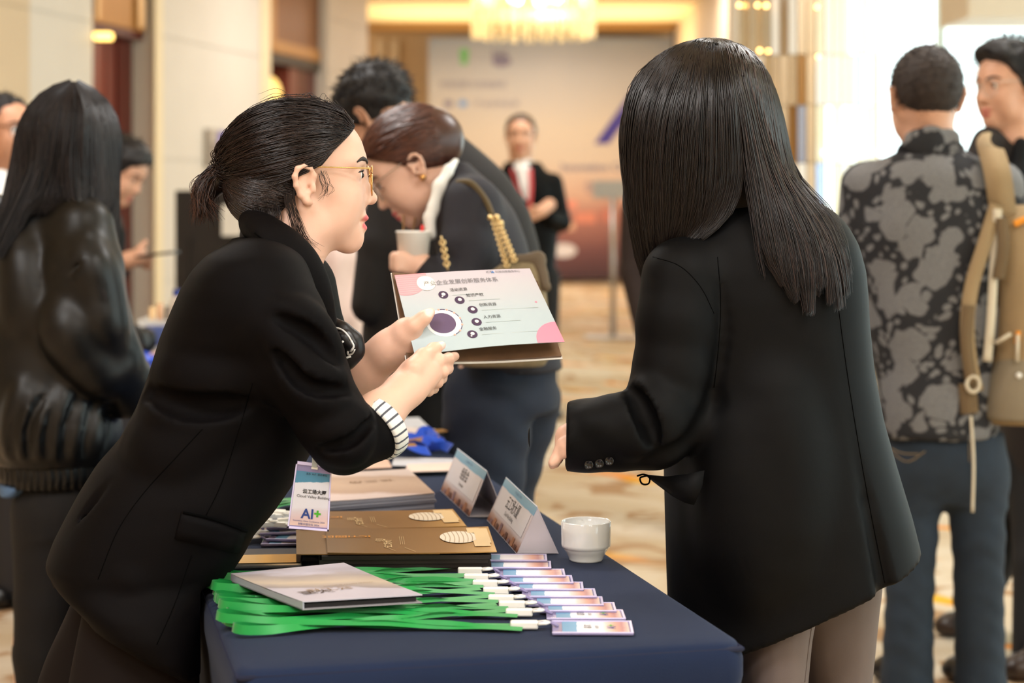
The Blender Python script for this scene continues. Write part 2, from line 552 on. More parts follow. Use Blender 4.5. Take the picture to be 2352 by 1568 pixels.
M_stone = mat('cream_stone', (218, 211, 201), 0.55, var=0.05, scale=3.0, bump=0.05, bscale=30)
M_stone2 = mat('tan_stone', (212, 190, 160), 0.6, var=0.05, scale=3.0)
M_mahog = mat('mahogany', (120, 30, 12), 0.32, var=0.3, scale=6.0, stretch=(8, 8, 0.6), coat=0.3)
M_mahog2 = mat('dark_mahogany', (84, 20, 10), 0.35, var=0.25, scale=6.0, stretch=(8, 8, 0.6))
M_stile = mat('door_stile', (122, 62, 52), 0.35, var=0.1)
M_gold = mat('bronze_panel', (176, 124, 58), 0.38, metal=0.35, var=0.15, scale=2.0)
M_gold2 = mat('dark_bronze_panel', (124, 78, 36), 0.4, metal=0.35, var=0.2, scale=2.0)
M_trim = mat('brass_trim', (214, 176, 120), 0.3, metal=0.6)
M_black = mat('black_satin', (14, 13, 13), 0.4)
M_white = mat('white_matt', (236, 233, 228), 0.6)
M_glass = glass_mat('clear_glass', (0.93, 0.99, 0.97), 0.04)
M_lampglow = mat('lamp_glow', (255, 214, 130), 0.5, emit=(255, 205, 110), estr=3.0)

WD = unit((0.2, 1.0, 0)); WN = np.array((WD[1], -WD[0], 0))          # along the left wall, and out of it into the room
def wallpt(px, off=0.0):
    Y = 24464.0 / (2056.0 - px)
    return np.array((-5.56 + 0.2 * Y, Y, 0.0)) + WN * off
def wallbox(mb, p0, p1, z0, z1, o0, o1):
    """between photo columns p0 and p1, z0..z1, from o0 to o1 out of the wall line"""
    a, b = wallpt(p0), wallpt(p1)
    q = [a + WN * o0, a + WN * o1, b + WN * o1, b + WN * o0]
    return mb.hexa([p + np.array((0, 0, z0)) for p in q], [p + np.array((0, 0, z1)) for p in q])
def wpart(name, m, parent, p0, p1, z0, z1, o0=0.0, o1=0.02, bevel=0.0):
    return wallbox(MB(), p0, p1, z0, z1, o0, o1).build(name, m, parent, bevel=bevel)

wl = empty('wall_left', wallpt(480, -0.3), 'cream stone wall with pilasters and door bays', kind='structure')
wpart('wall_core', M_stone2, wl, -1600, 845, 0, CEIL - 0.002, -0.6, -0.34)
for (a, b, mm) in ((-1600, 68, M_stone2), (68, 213, M_stone), (357, 616, M_stone), (752, 845, M_stone)):
    # stone cladding in courses with recessed joints
    zs = [0.0, 0.62, 1.55, 2.48, 3.0, CEIL - 0.01]
    wpart('pilaster_core', mm, wl, a, b, 0, CEIL - 0.01, -0.33, -0.012)
    for i in range(len(zs) - 1):
        wpart('stone_panel', mm, wl, a + 0.3, b - 0.3, zs[i] + 0.004, zs[i + 1] - 0.004, -0.010, 0.0)
wpart('edge_strip', mat('edge_stone', (240, 222, 186), 0.5), wl, 353, 371, 0, CEIL - 0.01, 0.001, 0.012)
wpart('edge_strip', mat('edge_stone', (240, 222, 186), 0.5), wl, 598, 619, 0, CEIL - 0.01, 0.001, 0.012)

# first door bay: mahogany double door under a bronze header
d1 = empty('door_1', wallpt(284, -0.2), 'mahogany door under a bronze header panel', kind='structure')
wpart('header_panel', M_gold, d1, 214, 352, 2.5, CEIL - 0.01, -0.30, -0.06)
wpart('header_trim', M_trim, d1, 232, 239, 2.52, CEIL - 0.012, -0.05, -0.03)
wpart('header_trim', M_trim, d1, 328, 340, 2.52, CEIL - 0.012, -0.05, -0.03)
wpart('door_frame', M_mahog2, d1, 213, 353, 2.44, 2.498, -0.30, -0.08)
wpart('door_leaf', M_mahog, d1, 214, 301, 0.01, 2.43, -0.30, -0.20)
wpart('stile', M_stile, d1, 301.5, 319, 0.01, 2.43, -0.30, -0.19)
wpart('stile', M_stile, d1, 216, 238, 0.01, 2.43, -0.198, -0.185)
wpart('door_leaf', M_mahog2, d1, 319.5, 353, 0.01, 2.43, -0.30, -0.17)
q = wallpt(297, -0.15)
MB().tube([q + (0, 0, 0.78), q + (0, 0, 1.02)], 0.02, 8).build('door_handle', M_black, d1, smooth=True)
# small wall lamp over the door edge and a spot
lp = wallpt(222, 0.05)
lamp = empty('wall_lamp', lp + (0, 0, 2.36), 'small warm wall lamp beside the mahogany door head', 'lamp')
MB().box(lp + np.array((0, 0, 2.385)), (0.12, 0.09, 0.05)).build('lamp_shade', M_lampglow, lamp, bevel=0.01)
MB().box(lp + np.array((0, 0.05, 2.385)) - WN * 0.04, (0.05, 0.06, 0.07)).build('bracket', M_black, lamp)

# second door bay: bronze header, glazed opening with a glowing globe for a lamp reflection, dark door leaf
d2 = empty('door_2', wallpt(688, -0.2), 'glazed door bay under a dark bronze header', kind='structure')
wpart('header_panel', M_gold2, d2, 625, 751, 2.56, 3.28, -0.30, -0.08)
wpart('header_cap', M_stone, d2, 625, 751, 3.285, CEIL - 0.01, -0.30, -0.02)
wpart('header_trim', M_gold, d2, 624, 647, 2.57, 3.27, -0.079, -0.05)
wpart('header_trim', mat('bronze_light', (176, 130, 70), 0.35, metal=0.4), d2, 648, 751, 2.565, 2.68, -0.079, -0.06)
wpart('door_frame', M_black, d2, 624, 752, 2.47, 2.555, -0.30, -0.07)
wpart('door_leaf', M_mahog2, d2, 709, 752, 0.01, 2.465, -0.30, -0.12)
wpart('stile', M_stile, d2, 690, 708.5, 0.01, 2.465, -0.30, -0.11)
wpart('back_panel', mat('lobby_tan', (150, 104, 58), 0.7, var=0.2, scale=2), d2, 625, 689.5, 1.45, 2.465, -0.335, -0.31)
wpart('lower_panel', M_mahog2, d2, 625, 689.5, 0.01, 1.445, -0.335, -0.26)
q = wallpt(650, -0.16)
gl = empty('reflection_globe', q + (0, 0, 1.9), 'round glowing globe standing in for a lamp reflection in the glazed door bay', 'lamp')  # glowing globe stands in for a warm reflection in the door glass
MB().sphere(q + np.array((0, 0, 2.19)), (0.14, 0.12, 0.17), 20, 12).build('globe', mat('globe_glow', (255, 220, 140), 0.5, emit=(245, 196, 104), estr=0.75), gl, smooth=True)
MB().tube([q + np.array((0, 0, 2.0)), q + np.array((0, 0, 1.90))], 0.03, 10).build('globe_stem', M_trim, gl)
q = wallpt(672, -0.12)
MB().lathe(q + np.array((0, 0, 1.62)), [(0.02, 0), (0.09, 0.05), (0.11, 0.14), (0.08, 0.24), (0.09, 0.3)], 14).build('glass_vase', mat('pale_glassware', (190, 186, 180), 0.2), None, True)
tag(bpy.data.objects['glass_vase'], 'pale glass vase standing in the glazed door bay', 'vase')
MB().box(q + np.array((0, 0, 0.81)), (0.24, 0.2, 1.62), WD, WN).build('vase_stand', M_black)
tag(bpy.data.objects['vase_stand'], 'black plinth under the pale vase in the door bay', 'stand')

# wall screen on the cream pilaster
sgn = empty('wall_screen', wallpt(495, 0.002) + (0, 0, 1.48), 'small blue room screen on the cream stone pilaster', 'screen')
wpart('housing', mat('screen_grey', (176, 166, 156), 0.5), sgn, 468, 521, 1.50, 1.81, 0.002, 0.05, bevel=0.004)
wpart('display', mat('screen_blue', (92, 88, 168), 0.3, emit=(92, 90, 170), estr=0.25), sgn, 488, 519, 1.515, 1.79, 0.051, 0.056)
wpart('key_pad', mat('keypad_grey', (140, 130, 122), 0.5), sgn, 471, 484, 1.52, 1.70, 0.051, 0.055)

# back wall, cornice and the long event backdrop
M_tan = mat('tan_wall', (206, 170, 122), 0.7, var=0.06, scale=1.5)
wb = empty('wall_back', (2, 28.0, 0), 'tan wall at the far end of the foyer', kind='structure')
MB().box(((XR - 8) / 2, 28.1, CEIL / 2), (XR + 8, 0.2, CEIL - 0.004)).build('wall_panel', M_tan, wb)
for x in (-1.92, -1.72):
    MB().box((x, 27.96, 1.75), (0.13, 0.06, 3.5)).build('wall_strip', mat('wall_strip_tan', (222, 194, 150), 0.6), wb)
MB().box(((XR - 4) / 2, 26.6, CEIL - 0.05), (XR + 3.7, 0.5, 0.09)).build('trim_1', mat('cornice_bronze', (150, 112, 60), 0.6))
tag(bpy.data.objects['trim_1'], 'dark bronze cornice above the event backdrop', kind='structure')

def print_mat(name, stops, axis='Z', z0=0.0, z1=1.0, cloud=0.0, cscale=1.0, rough=0.45, bldg=None):
    """printed picture: colour bands along an object axis, broken by noise"""
    m = bpy.data.materials.new(name); m.use_nodes = True
    N = m.node_tree.nodes; L = m.node_tree.links; b = N['Principled BSDF']; b.inputs['Roughness'].default_value = rough
    tc = N.new('ShaderNodeTexCoord'); sp = N.new('ShaderNodeSeparateXYZ'); L.new(tc.outputs['Generated'], sp.inputs[0])
    nz = N.new('ShaderNodeTexNoise'); nz.inputs['Scale'].default_value = cscale; nz.inputs['Detail'].default_value = 5
    L.new(tc.outputs['Generated'], nz.inputs['Vector'])
    ma = N.new('ShaderNodeMath'); ma.operation = 'MULTIPLY_ADD'; ma.inputs[1].default_value = cloud; 
    L.new(nz.outputs['Fac'], ma.inputs[0]); L.new(sp.outputs[axis], ma.inputs[2])
    su = N.new('ShaderNodeMath'); su.operation = 'SUBTRACT'; su.inputs[1].default_value = cloud * 0.5; L.new(ma.outputs[0], su.inputs[0])
    cr = N.new('ShaderNodeValToRGB'); e = cr.color_ramp.elements
    while len(e) < len(stops): e.new(0.5)
    for i, (p, c) in enumerate(stops):
        e[i].position = p; e[i].color = lin(*c)
    L.new(su.outputs[0], cr.inputs[0]); L.new(cr.outputs[0], b.inputs['Base Color'])
    return m

BY = 26.9
bd = empty('event_backdrop', (1.0, BY, 0), 'large printed event backdrop with blue lettering, far end of the foyer', 'backdrop')
bL, bR = P(984, 0, BY)[0], XR - 0.16
zt, zb = P(0, 86, BY)[2], P(0, 640, BY)[2]
MB().box(((bL + bR) / 2, BY + 0.03, (zt + zb) / 2), (bR - bL, 0.06, zt - zb)).build('print_panel',
    print_mat('backdrop_print', [(0.0, (70, 46, 54)), (0.13, (112, 72, 74)), (0.26, (172, 118, 106)), (0.34, (204, 168, 148)), (0.42, (206, 184, 166)), (0.47, (202, 188, 172)), (0.62, (198, 188, 174)), (0.86, (172, 174, 178)), (1.0, (146, 154, 166))], 'Z', cloud=0.12, cscale=3.5), bd)
M_ink = mat('print_indigo', (64, 56, 140), 0.5)
M_ink2 = mat('print_slate', (120, 116, 140), 0.5)
M_inkg = mat('print_green', (98, 176, 96), 0.5)
M_inkp = mat('print_pale', (225, 222, 226), 0.5)
yy = BY - 0.004
def btext(s, px, py, hpx, m, **kw):
    text('lettering', s, P(px, py, yy) , (1, 0, 0), (0, 0, 1), hpx * MPP(yy) / 0.70, m, bd, **kw)
btext('AI+', 1376, 325, 137, M_ink, shear=0.28, bold=0.035)
btext('Innovation China Conference', 1288, 392, 18, M_ink2, bold=0.003)
btext('创新中国论坛', 1342, 440, 22, M_ink2)
btext('IIoT', 1130, 130, 16, M_ink2, bold=0.004)
btext('科技创新大会组委会', 1010, 200, 12, M_ink2)
btext('产业合作伙伴', 1090, 245, 12, M_ink2)
def bdisc(px, py, rpx, m, sx=1.0, nm='logo_mark'):
    c = P(px, py, yy); r = rpx * MPP(yy)
    V = [c] + [c + np.array((r * sx * math.cos(a), 0, r * math.sin(a))) for a in np.linspace(0, 2 * math.pi, 24, endpoint=False)]
    mk(nm, V, [(0, 1 + (i + 1) % 24, 1 + i) for i in range(24)], m, bd)
bdisc(1066, 122, 11, M_inkg); bdisc(1066, 140, 9, M_inkg)
bdisc(1152, 140, 14, M_ink2, 1.6)
bdisc(1030, 238, 8, M_ink2, 1.4); bdisc(1063, 238, 8, mat('print_blue', (96, 146, 205), 0.5), 1.3)
bdisc(1294, 575, 16, M_inkp, 1.9)
for (px, py, w, h2, c) in ((1300, 470, 50, 20, (226, 150, 130)), (1345, 500, 46, 26, (214, 138, 116)), (1400, 495, 40, 30, (190, 120, 104)), (1290, 520, 60, 16, (236, 190, 160))):
    MB().box(P(px, py, yy), (w * MPP(yy), 0.004, h2 * MPP(yy))).build('printed_building', mat('pb%d' % px, c, 0.5), bd)
# slim stand in front of the backdrop
st = empty('banner_stand', (P(1408, 0, 17)[0], 17.0, 0), 'slim grey metal banner stand in front of the backdrop', 'stand')
M_steel = mat('brushed_steel', (170, 168, 166), 0.35, metal=0.8)
x0 = P(1408, 0, 17)[0]
MB().tube([(x0, 17, 0.02), (x0, 17, 1.25)], 0.025, 10).build('pole', M_steel, st, True)
MB().box((x0, 17, 0.012), (0.5, 0.3, 0.024)).build('base', M_steel, st, bevel=0.005)
MB().box((x0, 17, 1.32), (0.36, 0.03, 0.16)).build('top_plate', M_steel, st, bevel=0.004)

# window wall on the right, far behind the guests
WY = 16.0
wn = empty('window_1', (4.6, WY, 0), 'tall bright window wall with slim mullions', kind='structure')
xl = P(1838, 0, WY)[0]
M_mull = mat('window_frame', (206, 220, 222), 0.5, metal=0.2)
for k, x in enumerate(np.arange(xl, 6.3, 1.17)):
    MB().box((x, WY, CEIL / 2), (0.07, 0.10, CEIL - 0.02)).build('mullion', M_mull, wn)
    MB().box((x + 0.54, WY, CEIL / 2), (1.0, 0.012, CEIL - 0.14)).build('pane', M_glass, wn)
for z in (0.05, CEIL - 0.06):
    MB().box(((xl + 6.45) / 2, WY, z), (6.45 - xl, 0.12, 0.10)).build('rail', M_mull, wn)
MB().box(((P(2190, 0, 13.4)[0] + 6.4) / 2, 13.4, (P(0, 54, 13.4)[2] + CEIL) / 2), (6.4 - P(2190, 0, 13.4)[0], 0.9, CEIL - P(0, 54, 13.4)[2] - 0.01)).build('trim_2', mat('soffit', (226, 212, 196), 0.7))
tag(bpy.data.objects['trim_2'], 'beige dropped soffit in front of the window', kind='structure')
MB().box((xl - 0.02, 22.0, CEIL / 2), (0.2, 11.8, CEIL - 0.02)).build('wall_right', M_stone2)
tag(bpy.data.objects['wall_right'], 'tan return wall beside the window', kind='structure')
# the rest of the foyer round the camera: left wall, wall behind, and the window side on the right
MB().box((-6.6, 1.4, CEIL / 2), (0.2, 10.9, CEIL - 0.02), unit((1, -.2, 0)), unit((.2, 1, 0))).build('wall_side', M_stone2)
tag(bpy.data.objects['wall_side'], 'tan wall along the left of the foyer', kind='structure')
MB().box((-0.5, -4.1, CEIL / 2), (14.0, 0.2, CEIL - 0.02)).build('wall_front', M_stone2)
tag(bpy.data.objects['wall_front'], 'tan wall behind the viewer', kind='structure')
w2 = empty('window_2', (6.5, 6, 0), 'window front along the right side of the foyer', kind='structure')
for y in np.arange(-3.9, 16.1, 2.0):
    MB().box((6.5, y, CEIL / 2), (0.10, 0.07, CEIL - 0.02)).build('mullion', M_mull, w2)
    if y < 15: MB().box((6.5, y + 1.0, CEIL / 2), (0.012, 1.9, CEIL - 0.14)).build('pane', M_glass, w2)
for z in (0.05, CEIL - 0.06):
    MB().box((6.5, 6.05, z), (0.12, 19.9, 0.10)).build('rail', M_mull, w2)

# mirrored column of glass strips
CYY = 9.0
cc = P(1846, 0, CYY)
colm = empty('mirror_column', (cc[0], CYY, 0), 'round column clad in mirrored and gold glass strips with small glowing glints for reflected lights', 'column')
MB().lathe((cc[0], CYY, 0), [(0.30, 0.01), (0.30, CEIL - 0.02)], 28).build('core', mat('column_core', (206, 180, 140), 0.5), colm)
gm = [mat('strip_mirror', (235, 232, 226), 0.06, metal=1.0), mat('strip_gold', (232, 204, 156), 0.12, metal=1.0), mat('strip_champagne', (226, 208, 178), 0.25, metal=0.6),
      mat('strip_bronze', (186, 152, 106), 0.15, metal=0.9), mat('strip_white', (244, 244, 240), 0.2), mat('strip_bluish', (176, 190, 220), 0.15, metal=0.5), mat('strip_beige', (220, 200, 170), 0.4)]
r2 = random.Random(3)
nst = 54
zrow = [0.02, 0.5, 1.02, 1.44, 1.70, 1.93, 2.6, 3.3]
for k in range(nst):
    a = 2 * math.pi * k / nst
    if math.sin(a) > 0.45: continue
    u = np.array((-math.sin(a), math.cos(a), 0)); v = np.array((math.cos(a), math.sin(a), 0))
    tw = r2.uniform(-0.2, 0.2); u2 = u * math.cos(tw) + v * math.sin(tw); v2 = v * math.cos(tw) - u * math.sin(tw)
    for i in range(len(zrow) - 1):
        c = np.array((cc[0], CYY, 0)) + v * 0.345 + np.array((0, 0, (zrow[i] + zrow[i + 1]) / 2))
        MB().box(c, (0.036, 0.012, zrow[i + 1] - zrow[i] - 0.004), u2, v2).build('glass_strip', gm[r2.choice((0, 0, 0, 1, 2, 2, 2, 2, 3, 4, 4, 4, 5, 6, 6))], colm)
M_glint = [mat('glint_warm', (255, 200, 130), 0.5, emit=(255, 190, 110), estr=9.0), mat('glint_cool', (200, 220, 255), 0.5, emit=(190, 210, 255), estr=14.0)]  # small glowing balls stand in for lights reflected in the column
for (px, py, wq) in ((1745, 116, 0), (1762, 201, 0), (1698, 12, 0), (1740, 12, 0), (1760, 12, 0), (1877, 16, 0), (1880, 130, 0), (1903, 350, 1), (1932, 344, 1), (1960, 345, 1), (1985, 345, 1), (2035, 38, 1)):
    c = P(px, py, CYY - 0.37)
    dx = c[0] - cc[0]
    yq = CYY - math.sqrt(max(0.0, 0.385 ** 2 - dx * dx)) - 0.002 if abs(dx) < 0.385 else CYY - 0.02
    c = P(px, py, yq)
    MB().sphere(c, 0.008, 8, 6).build('bulb_or_glint', M_glint[wq], colm, True)

# crystal chandelier
HYY = 15.0
hc = P(1225, 0, HYY)
ch = empty('crystal_chandelier', (hc[0], HYY, P(0, 90, HYY)[2]), 'round crystal rod chandelier glowing under the far ceiling', 'chandelier')
zb2 = P(0, 88, HYY)[2]
MB().lathe((hc[0], HYY, 0), [(0.47, CEIL - 0.10), (0.47, CEIL - 0.005)], 32).build('ceiling_plate', M_trim, ch)
MB().lathe((hc[0], HYY, 0), [(0.475, zb2 + 0.40), (0.475, zb2 + 0.44)], 40, cap=False).build('ring', M_trim, ch)
for a in (0.3, 2.4, 4.5):
    q = np.array((hc[0] + 0.45 * math.cos(a), HYY + 0.45 * math.sin(a), 0))
    MB().tube([q + (0, 0, zb2 + 0.42), q + (0, 0, CEIL - 0.05)], 0.008, 6).build('hanger', M_trim, ch)
M_cry = mat('crystal', (255, 244, 222), 0.08, trans=0.75, ior=1.45, emit=(255, 214, 140), estr=0.22)
for k in range(64):
    a = 2 * math.pi * k / 64
    rr = 0.475 if k % 2 else 0.43
    q = np.array((hc[0] + rr * math.cos(a), HYY + rr * math.sin(a), 0))
    MB().tube([q + (0, 0, zb2 + 0.03 * (k % 3 == 0)), q + (0, 0, zb2 + 0.46)], 0.014, 6).build('crystal_rod', M_cry, ch)
for k in range(5):
    a = 2 * math.pi * k / 5
    q = np.array((hc[0] + 0.17 * math.cos(a), HYY + 0.17 * math.sin(a), zb2 + 0.33))
    MB().sphere(q, 0.055, 12, 8).build('bulb_or_glint', mat('chandelier_bulb', (255, 240, 200), 0.5, emit=(255, 226, 160), estr=22.0), ch, True)

# black cabinet by the pilaster
kx0, kx1 = P(402, 0, 10.0)[0], P(560, 0, 10.0)[0]
kb = empty('black_cabinet', ((kx0 + kx1) / 2, 10.2, 0), 'tall black cabinet in front of the cream pilaster', 'cabinet')
MB().box(((kx0 + kx1) / 2, 10.2, 0.66), (kx1 - kx0, 0.4, 1.31)).build('body', mat('cabinet_black', (26, 20, 18), 0.5, var=0.2, scale=4), kb, bevel=0.006)
MB().box(((kx0 + kx1) / 2 - 0.1, 9.995, 0.62), (0.012, 0.012, 0.9)).build('door_gap', M_black, kb)
MB().box((kx0 + 0.14, 9.985, 0.8), (0.012, 0.025, 0.14)).build('handle', M_steel, kb)
pc = P(532, 506, 9.95)
cardw = MB().box(pc, (0.10, 0.012, 0.16)).build('white_card', M_white)  # added white card stands in for a white reflection
tag(cardw, 'white card on the black cabinet standing in for a white reflection', 'notice')
# ------------------------------------------------------------------ registration tables under stretch covers
M_navy = mat('navy_cloth', (27, 38, 64), 0.88, var=0.14, scale=6, bump=0.25, bscale=900, sheen=0.05, spec=0.15)
M_navyseam = mat('navy_seam', (20, 26, 52), 0.9)
TD = unit((-0.242, 1.0, 0)); TE = np.array((TD[1], -TD[0], 0.0))
T0 = np.array((-0.327, 2.262, 0.0)); TW = 0.64; TL = 1.80
TZ = 0.75
def rrect(cu, cv, hu, hv, r, n=8):
    pts = []
    for (sx, sy, a0) in ((1, 1, 0), (-1, 1, 90), (-1, -1, 180), (1, -1, 270)):
        for k in range(n + 1):
            a = math.radians(a0 + 90.0 * k / n)
            pts.append((cu + sx * (hu - r) + r * math.cos(a), cv + sy * (hv - r) + r * math.sin(a)))
        # straight run subdivided
    out = []
    for i in range(len(pts)):
        a, b = pts[i], pts[(i + 1) % len(pts)]
        out.append(a)
        L = math.hypot(b[0] - a[0], b[1] - a[1])
        if L > 0.06:
            m = 14 if L < 1.0 else 40
            out += [(a[0] + (b[0] - a[0]) * t / m, a[1] + (b[1] - a[1]) * t / m) for t in range(1, m)]
    return out
def covered_table(i, label):
    v0 = i * (TL + 0.012)
    base = T0 + TD * (v0 + TL / 2) + TE * TW / 2
    t = empty('table', base, label, 'table', 'registration tables in a row')
    prof = [(0.05, TZ + 0.0), (0.012, TZ), (0.004, TZ - 0.003), (0.0, TZ - 0.010), (-0.003, TZ - 0.022), (-0.003, TZ - 0.045), (0.004, TZ - 0.08), (0.012, 0.60), (0.022, 0.45), (0.028, 0.25), (0.022, 0.10), (0.010, 0.012)]
    V = []; F = []; nr = None
    for j, (ins, z) in enumerate(prof):
        ring = rrect(TW / 2, TL / 2, TW / 2 - ins, TL / 2 - ins, 0.028 if j else 0.02)
        nr = len(ring)
        for kk, (u, v) in enumerate(ring):
            w = max(0.0, (TZ - 0.06 - z)) * 0.016 * math.sin(kk * 0.9 + i) * (1 if 0.02 < z < 0.68 else 0)
            V.append(T0 + TE * (u + w) + TD * (v0 + v + w) + np.array((0, 0, z)))
    for j in range(len(prof) - 1):
        for kk in range(nr):
            F.append((j * nr + kk, (j + 1) * nr + kk, (j + 1) * nr + (kk + 1) % nr, j * nr + (kk + 1) % nr))
    F.append(tuple(range(nr)))
    o = mk('stretch_cover', V, F, M_navy, t, smooth=True)
    for (a, b) in (((0.004, 0.004), (TW - 0.004, 0.004)), ((0.004, 0.004), (0.004, TL - 0.004)), ((TW - 0.004, 0.004), (TW - 0.004, TL - 0.004))):
        pa = T0 + TE * a[0] + TD * (v0 + a[1]); pb = T0 + TE * b[0] + TD * (v0 + b[1])
        MB().tube([pa + (0, 0, TZ - 0.009), pb + (0, 0, TZ - 0.009)], 0.0035, 6).build('seam', M_navyseam, t, True)
    m = MB().box(T0 + TE * TW / 2 + TD * (v0 + TL / 2) + np.array((0, 0, TZ - 0.02)), (TW - 0.06, TL - 0.06, 0.025), TE, TD)
    m.build('table_top', mat('table_board', (150, 130, 104), 0.6), t)
    for u in (0.06, TW - 0.06):
        for v in (0.08, TL - 0.08):
            q = T0 + TE * u + TD * (v0 + v)
            MB().tube([q + (0, 0, 0.005), q + (0, 0, TZ - 0.035)], 0.014, 8).build('leg', M_steel, t, True)
    return t
covered_table(0, 'navy covered table nearest the front, holding the green lanyards')
covered_table(1, 'navy covered table in the middle of the row, holding blue lanyards')
covered_table(2, 'navy covered table at the far end of the row, holding a white box')

# ------------------------------------------------------------------ badges on lanyards
M_plast = mat('lilac_plastic', (196, 186, 236), 0.12, trans=0.55, ior=1.3, alpha=1.0)
M_card = print_mat('badge_print', [(0.0, (84, 138, 178)), (0.22, (104, 154, 190)), (0.225, (226, 224, 232)), (0.60, (228, 222, 228)), (0.66, (224, 196, 190)), (0.8, (206, 150, 128)), (0.9, (176, 120, 118)), (1.0, (214, 186, 176))], 'X', cloud=0.05, cscale=6)
M_clip = mat('white_clip', (240, 238, 232), 0.35)
M_green = mat('green_satin', (2, 142, 60), 0.42, var=0.08, scale=60, sheen=0.3, bump=0.08, bscale=1500)
M_txt = mat('black_print', (32, 32, 38), 0.5)
M_txt2 = mat('grey_print', (120, 118, 124), 0.5)
M_txtb = mat('blue_print', (36, 64, 132), 0.5)
M_txtg = mat('green_print', (70, 170, 40), 0.5)

def badge_proto(lettered):
    """holder lying flat, slot end at the origin, running along +x; clip before it"""
    b = empty('badge_lanyard', (0, 0, 0))
    hl, hw = 0.104, 0.070
    h = MB().box((hl / 2 + 0.012, 0, 0.0016), (hl, hw, 0.003)).build('badge_holder', M_plast, b, bevel=0.0012)
    r = MB()
    for yy_ in (-hw / 2 + 0.0016, hw / 2 - 0.0016): r.box((hl / 2 + 0.012, yy_, 0.0036), (hl, 0.0032, 0.0014))
    r.box((hl + 0.0105, 0, 0.0036), (0.003, hw - 0.007, 0.0014))
    r.build('rim', mat('lilac_rim', (214, 206, 244), 0.15), h)
    c = MB().box((hl / 2 + 0.016, 0, 0.0034), (hl - 0.018, hw - 0.010, 0.0006)).build('card', M_card, h)
    if lettered:
        R_, U_ = (0, 1, 0), (-1, 0, 0)
        text('lettering', 'AI', (0.094, -0.012, 0.0039), R_, U_, 0.016, M_txtb, h, bold=0.0004)
        text('lettering', '+', (0.094, 0.004, 0.0039), R_, U_, 0.016, M_txtg, h, bold=0.0006)
        text('lettering', '嘉宾', (0.062, -0.010, 0.0039), R_, U_, 0.011, M_txt, h)
        text('lettering', 'GUEST', (0.072, -0.011, 0.0039), R_, U_, 0.006, M_txt, h)
    # hook and clip
    MB().tube([(0.020, 0, 0.004), (0.012, 0.004, 0.008), (0.002, 0.006, 0.008), (-0.008, 0.0, 0.007)], 0.0022, 6).build('hook', M_plast, b, True)
    cl = MB().box((-0.024, 0, 0.0062), (0.036, 0.013, 0.010)).build('clip', M_clip, b, bevel=0.002)
    MB().tube([(-0.006, -0.006, 0.008), (0.004, -0.006, 0.009), (0.008, 0.0, 0.009), (0.004, 0.006, 0.009), (-0.006, 0.006, 0.008)], 0.0022, 6).build('clip_ring', M_clip, cl, True)
    return b

def ribbon(mb, pts, width, ang, nrm=(0, 0, 1)):
    """flat strap along pts; ang = twist from flat (0) to on edge (90 degrees) along the path"""
    pts = np.array(pts); n = len(pts)
    T = np.gradient(pts, axis=0); T /= np.linalg.norm(T, axis=1, keepdims=True) + 1e-12
    up = np.array(nrm, float)
    g = []
    for i in range(n):
        s = np.cross(up, T[i]); s = s / (np.linalg.norm(s) + 1e-9)
        w = s * math.cos(ang[i]) + np.cross(T[i], s) * math.sin(ang[i])
        g.append((pts[i] - w * width / 2, pts[i] + w * width / 2))
    return mb.sheet(g)

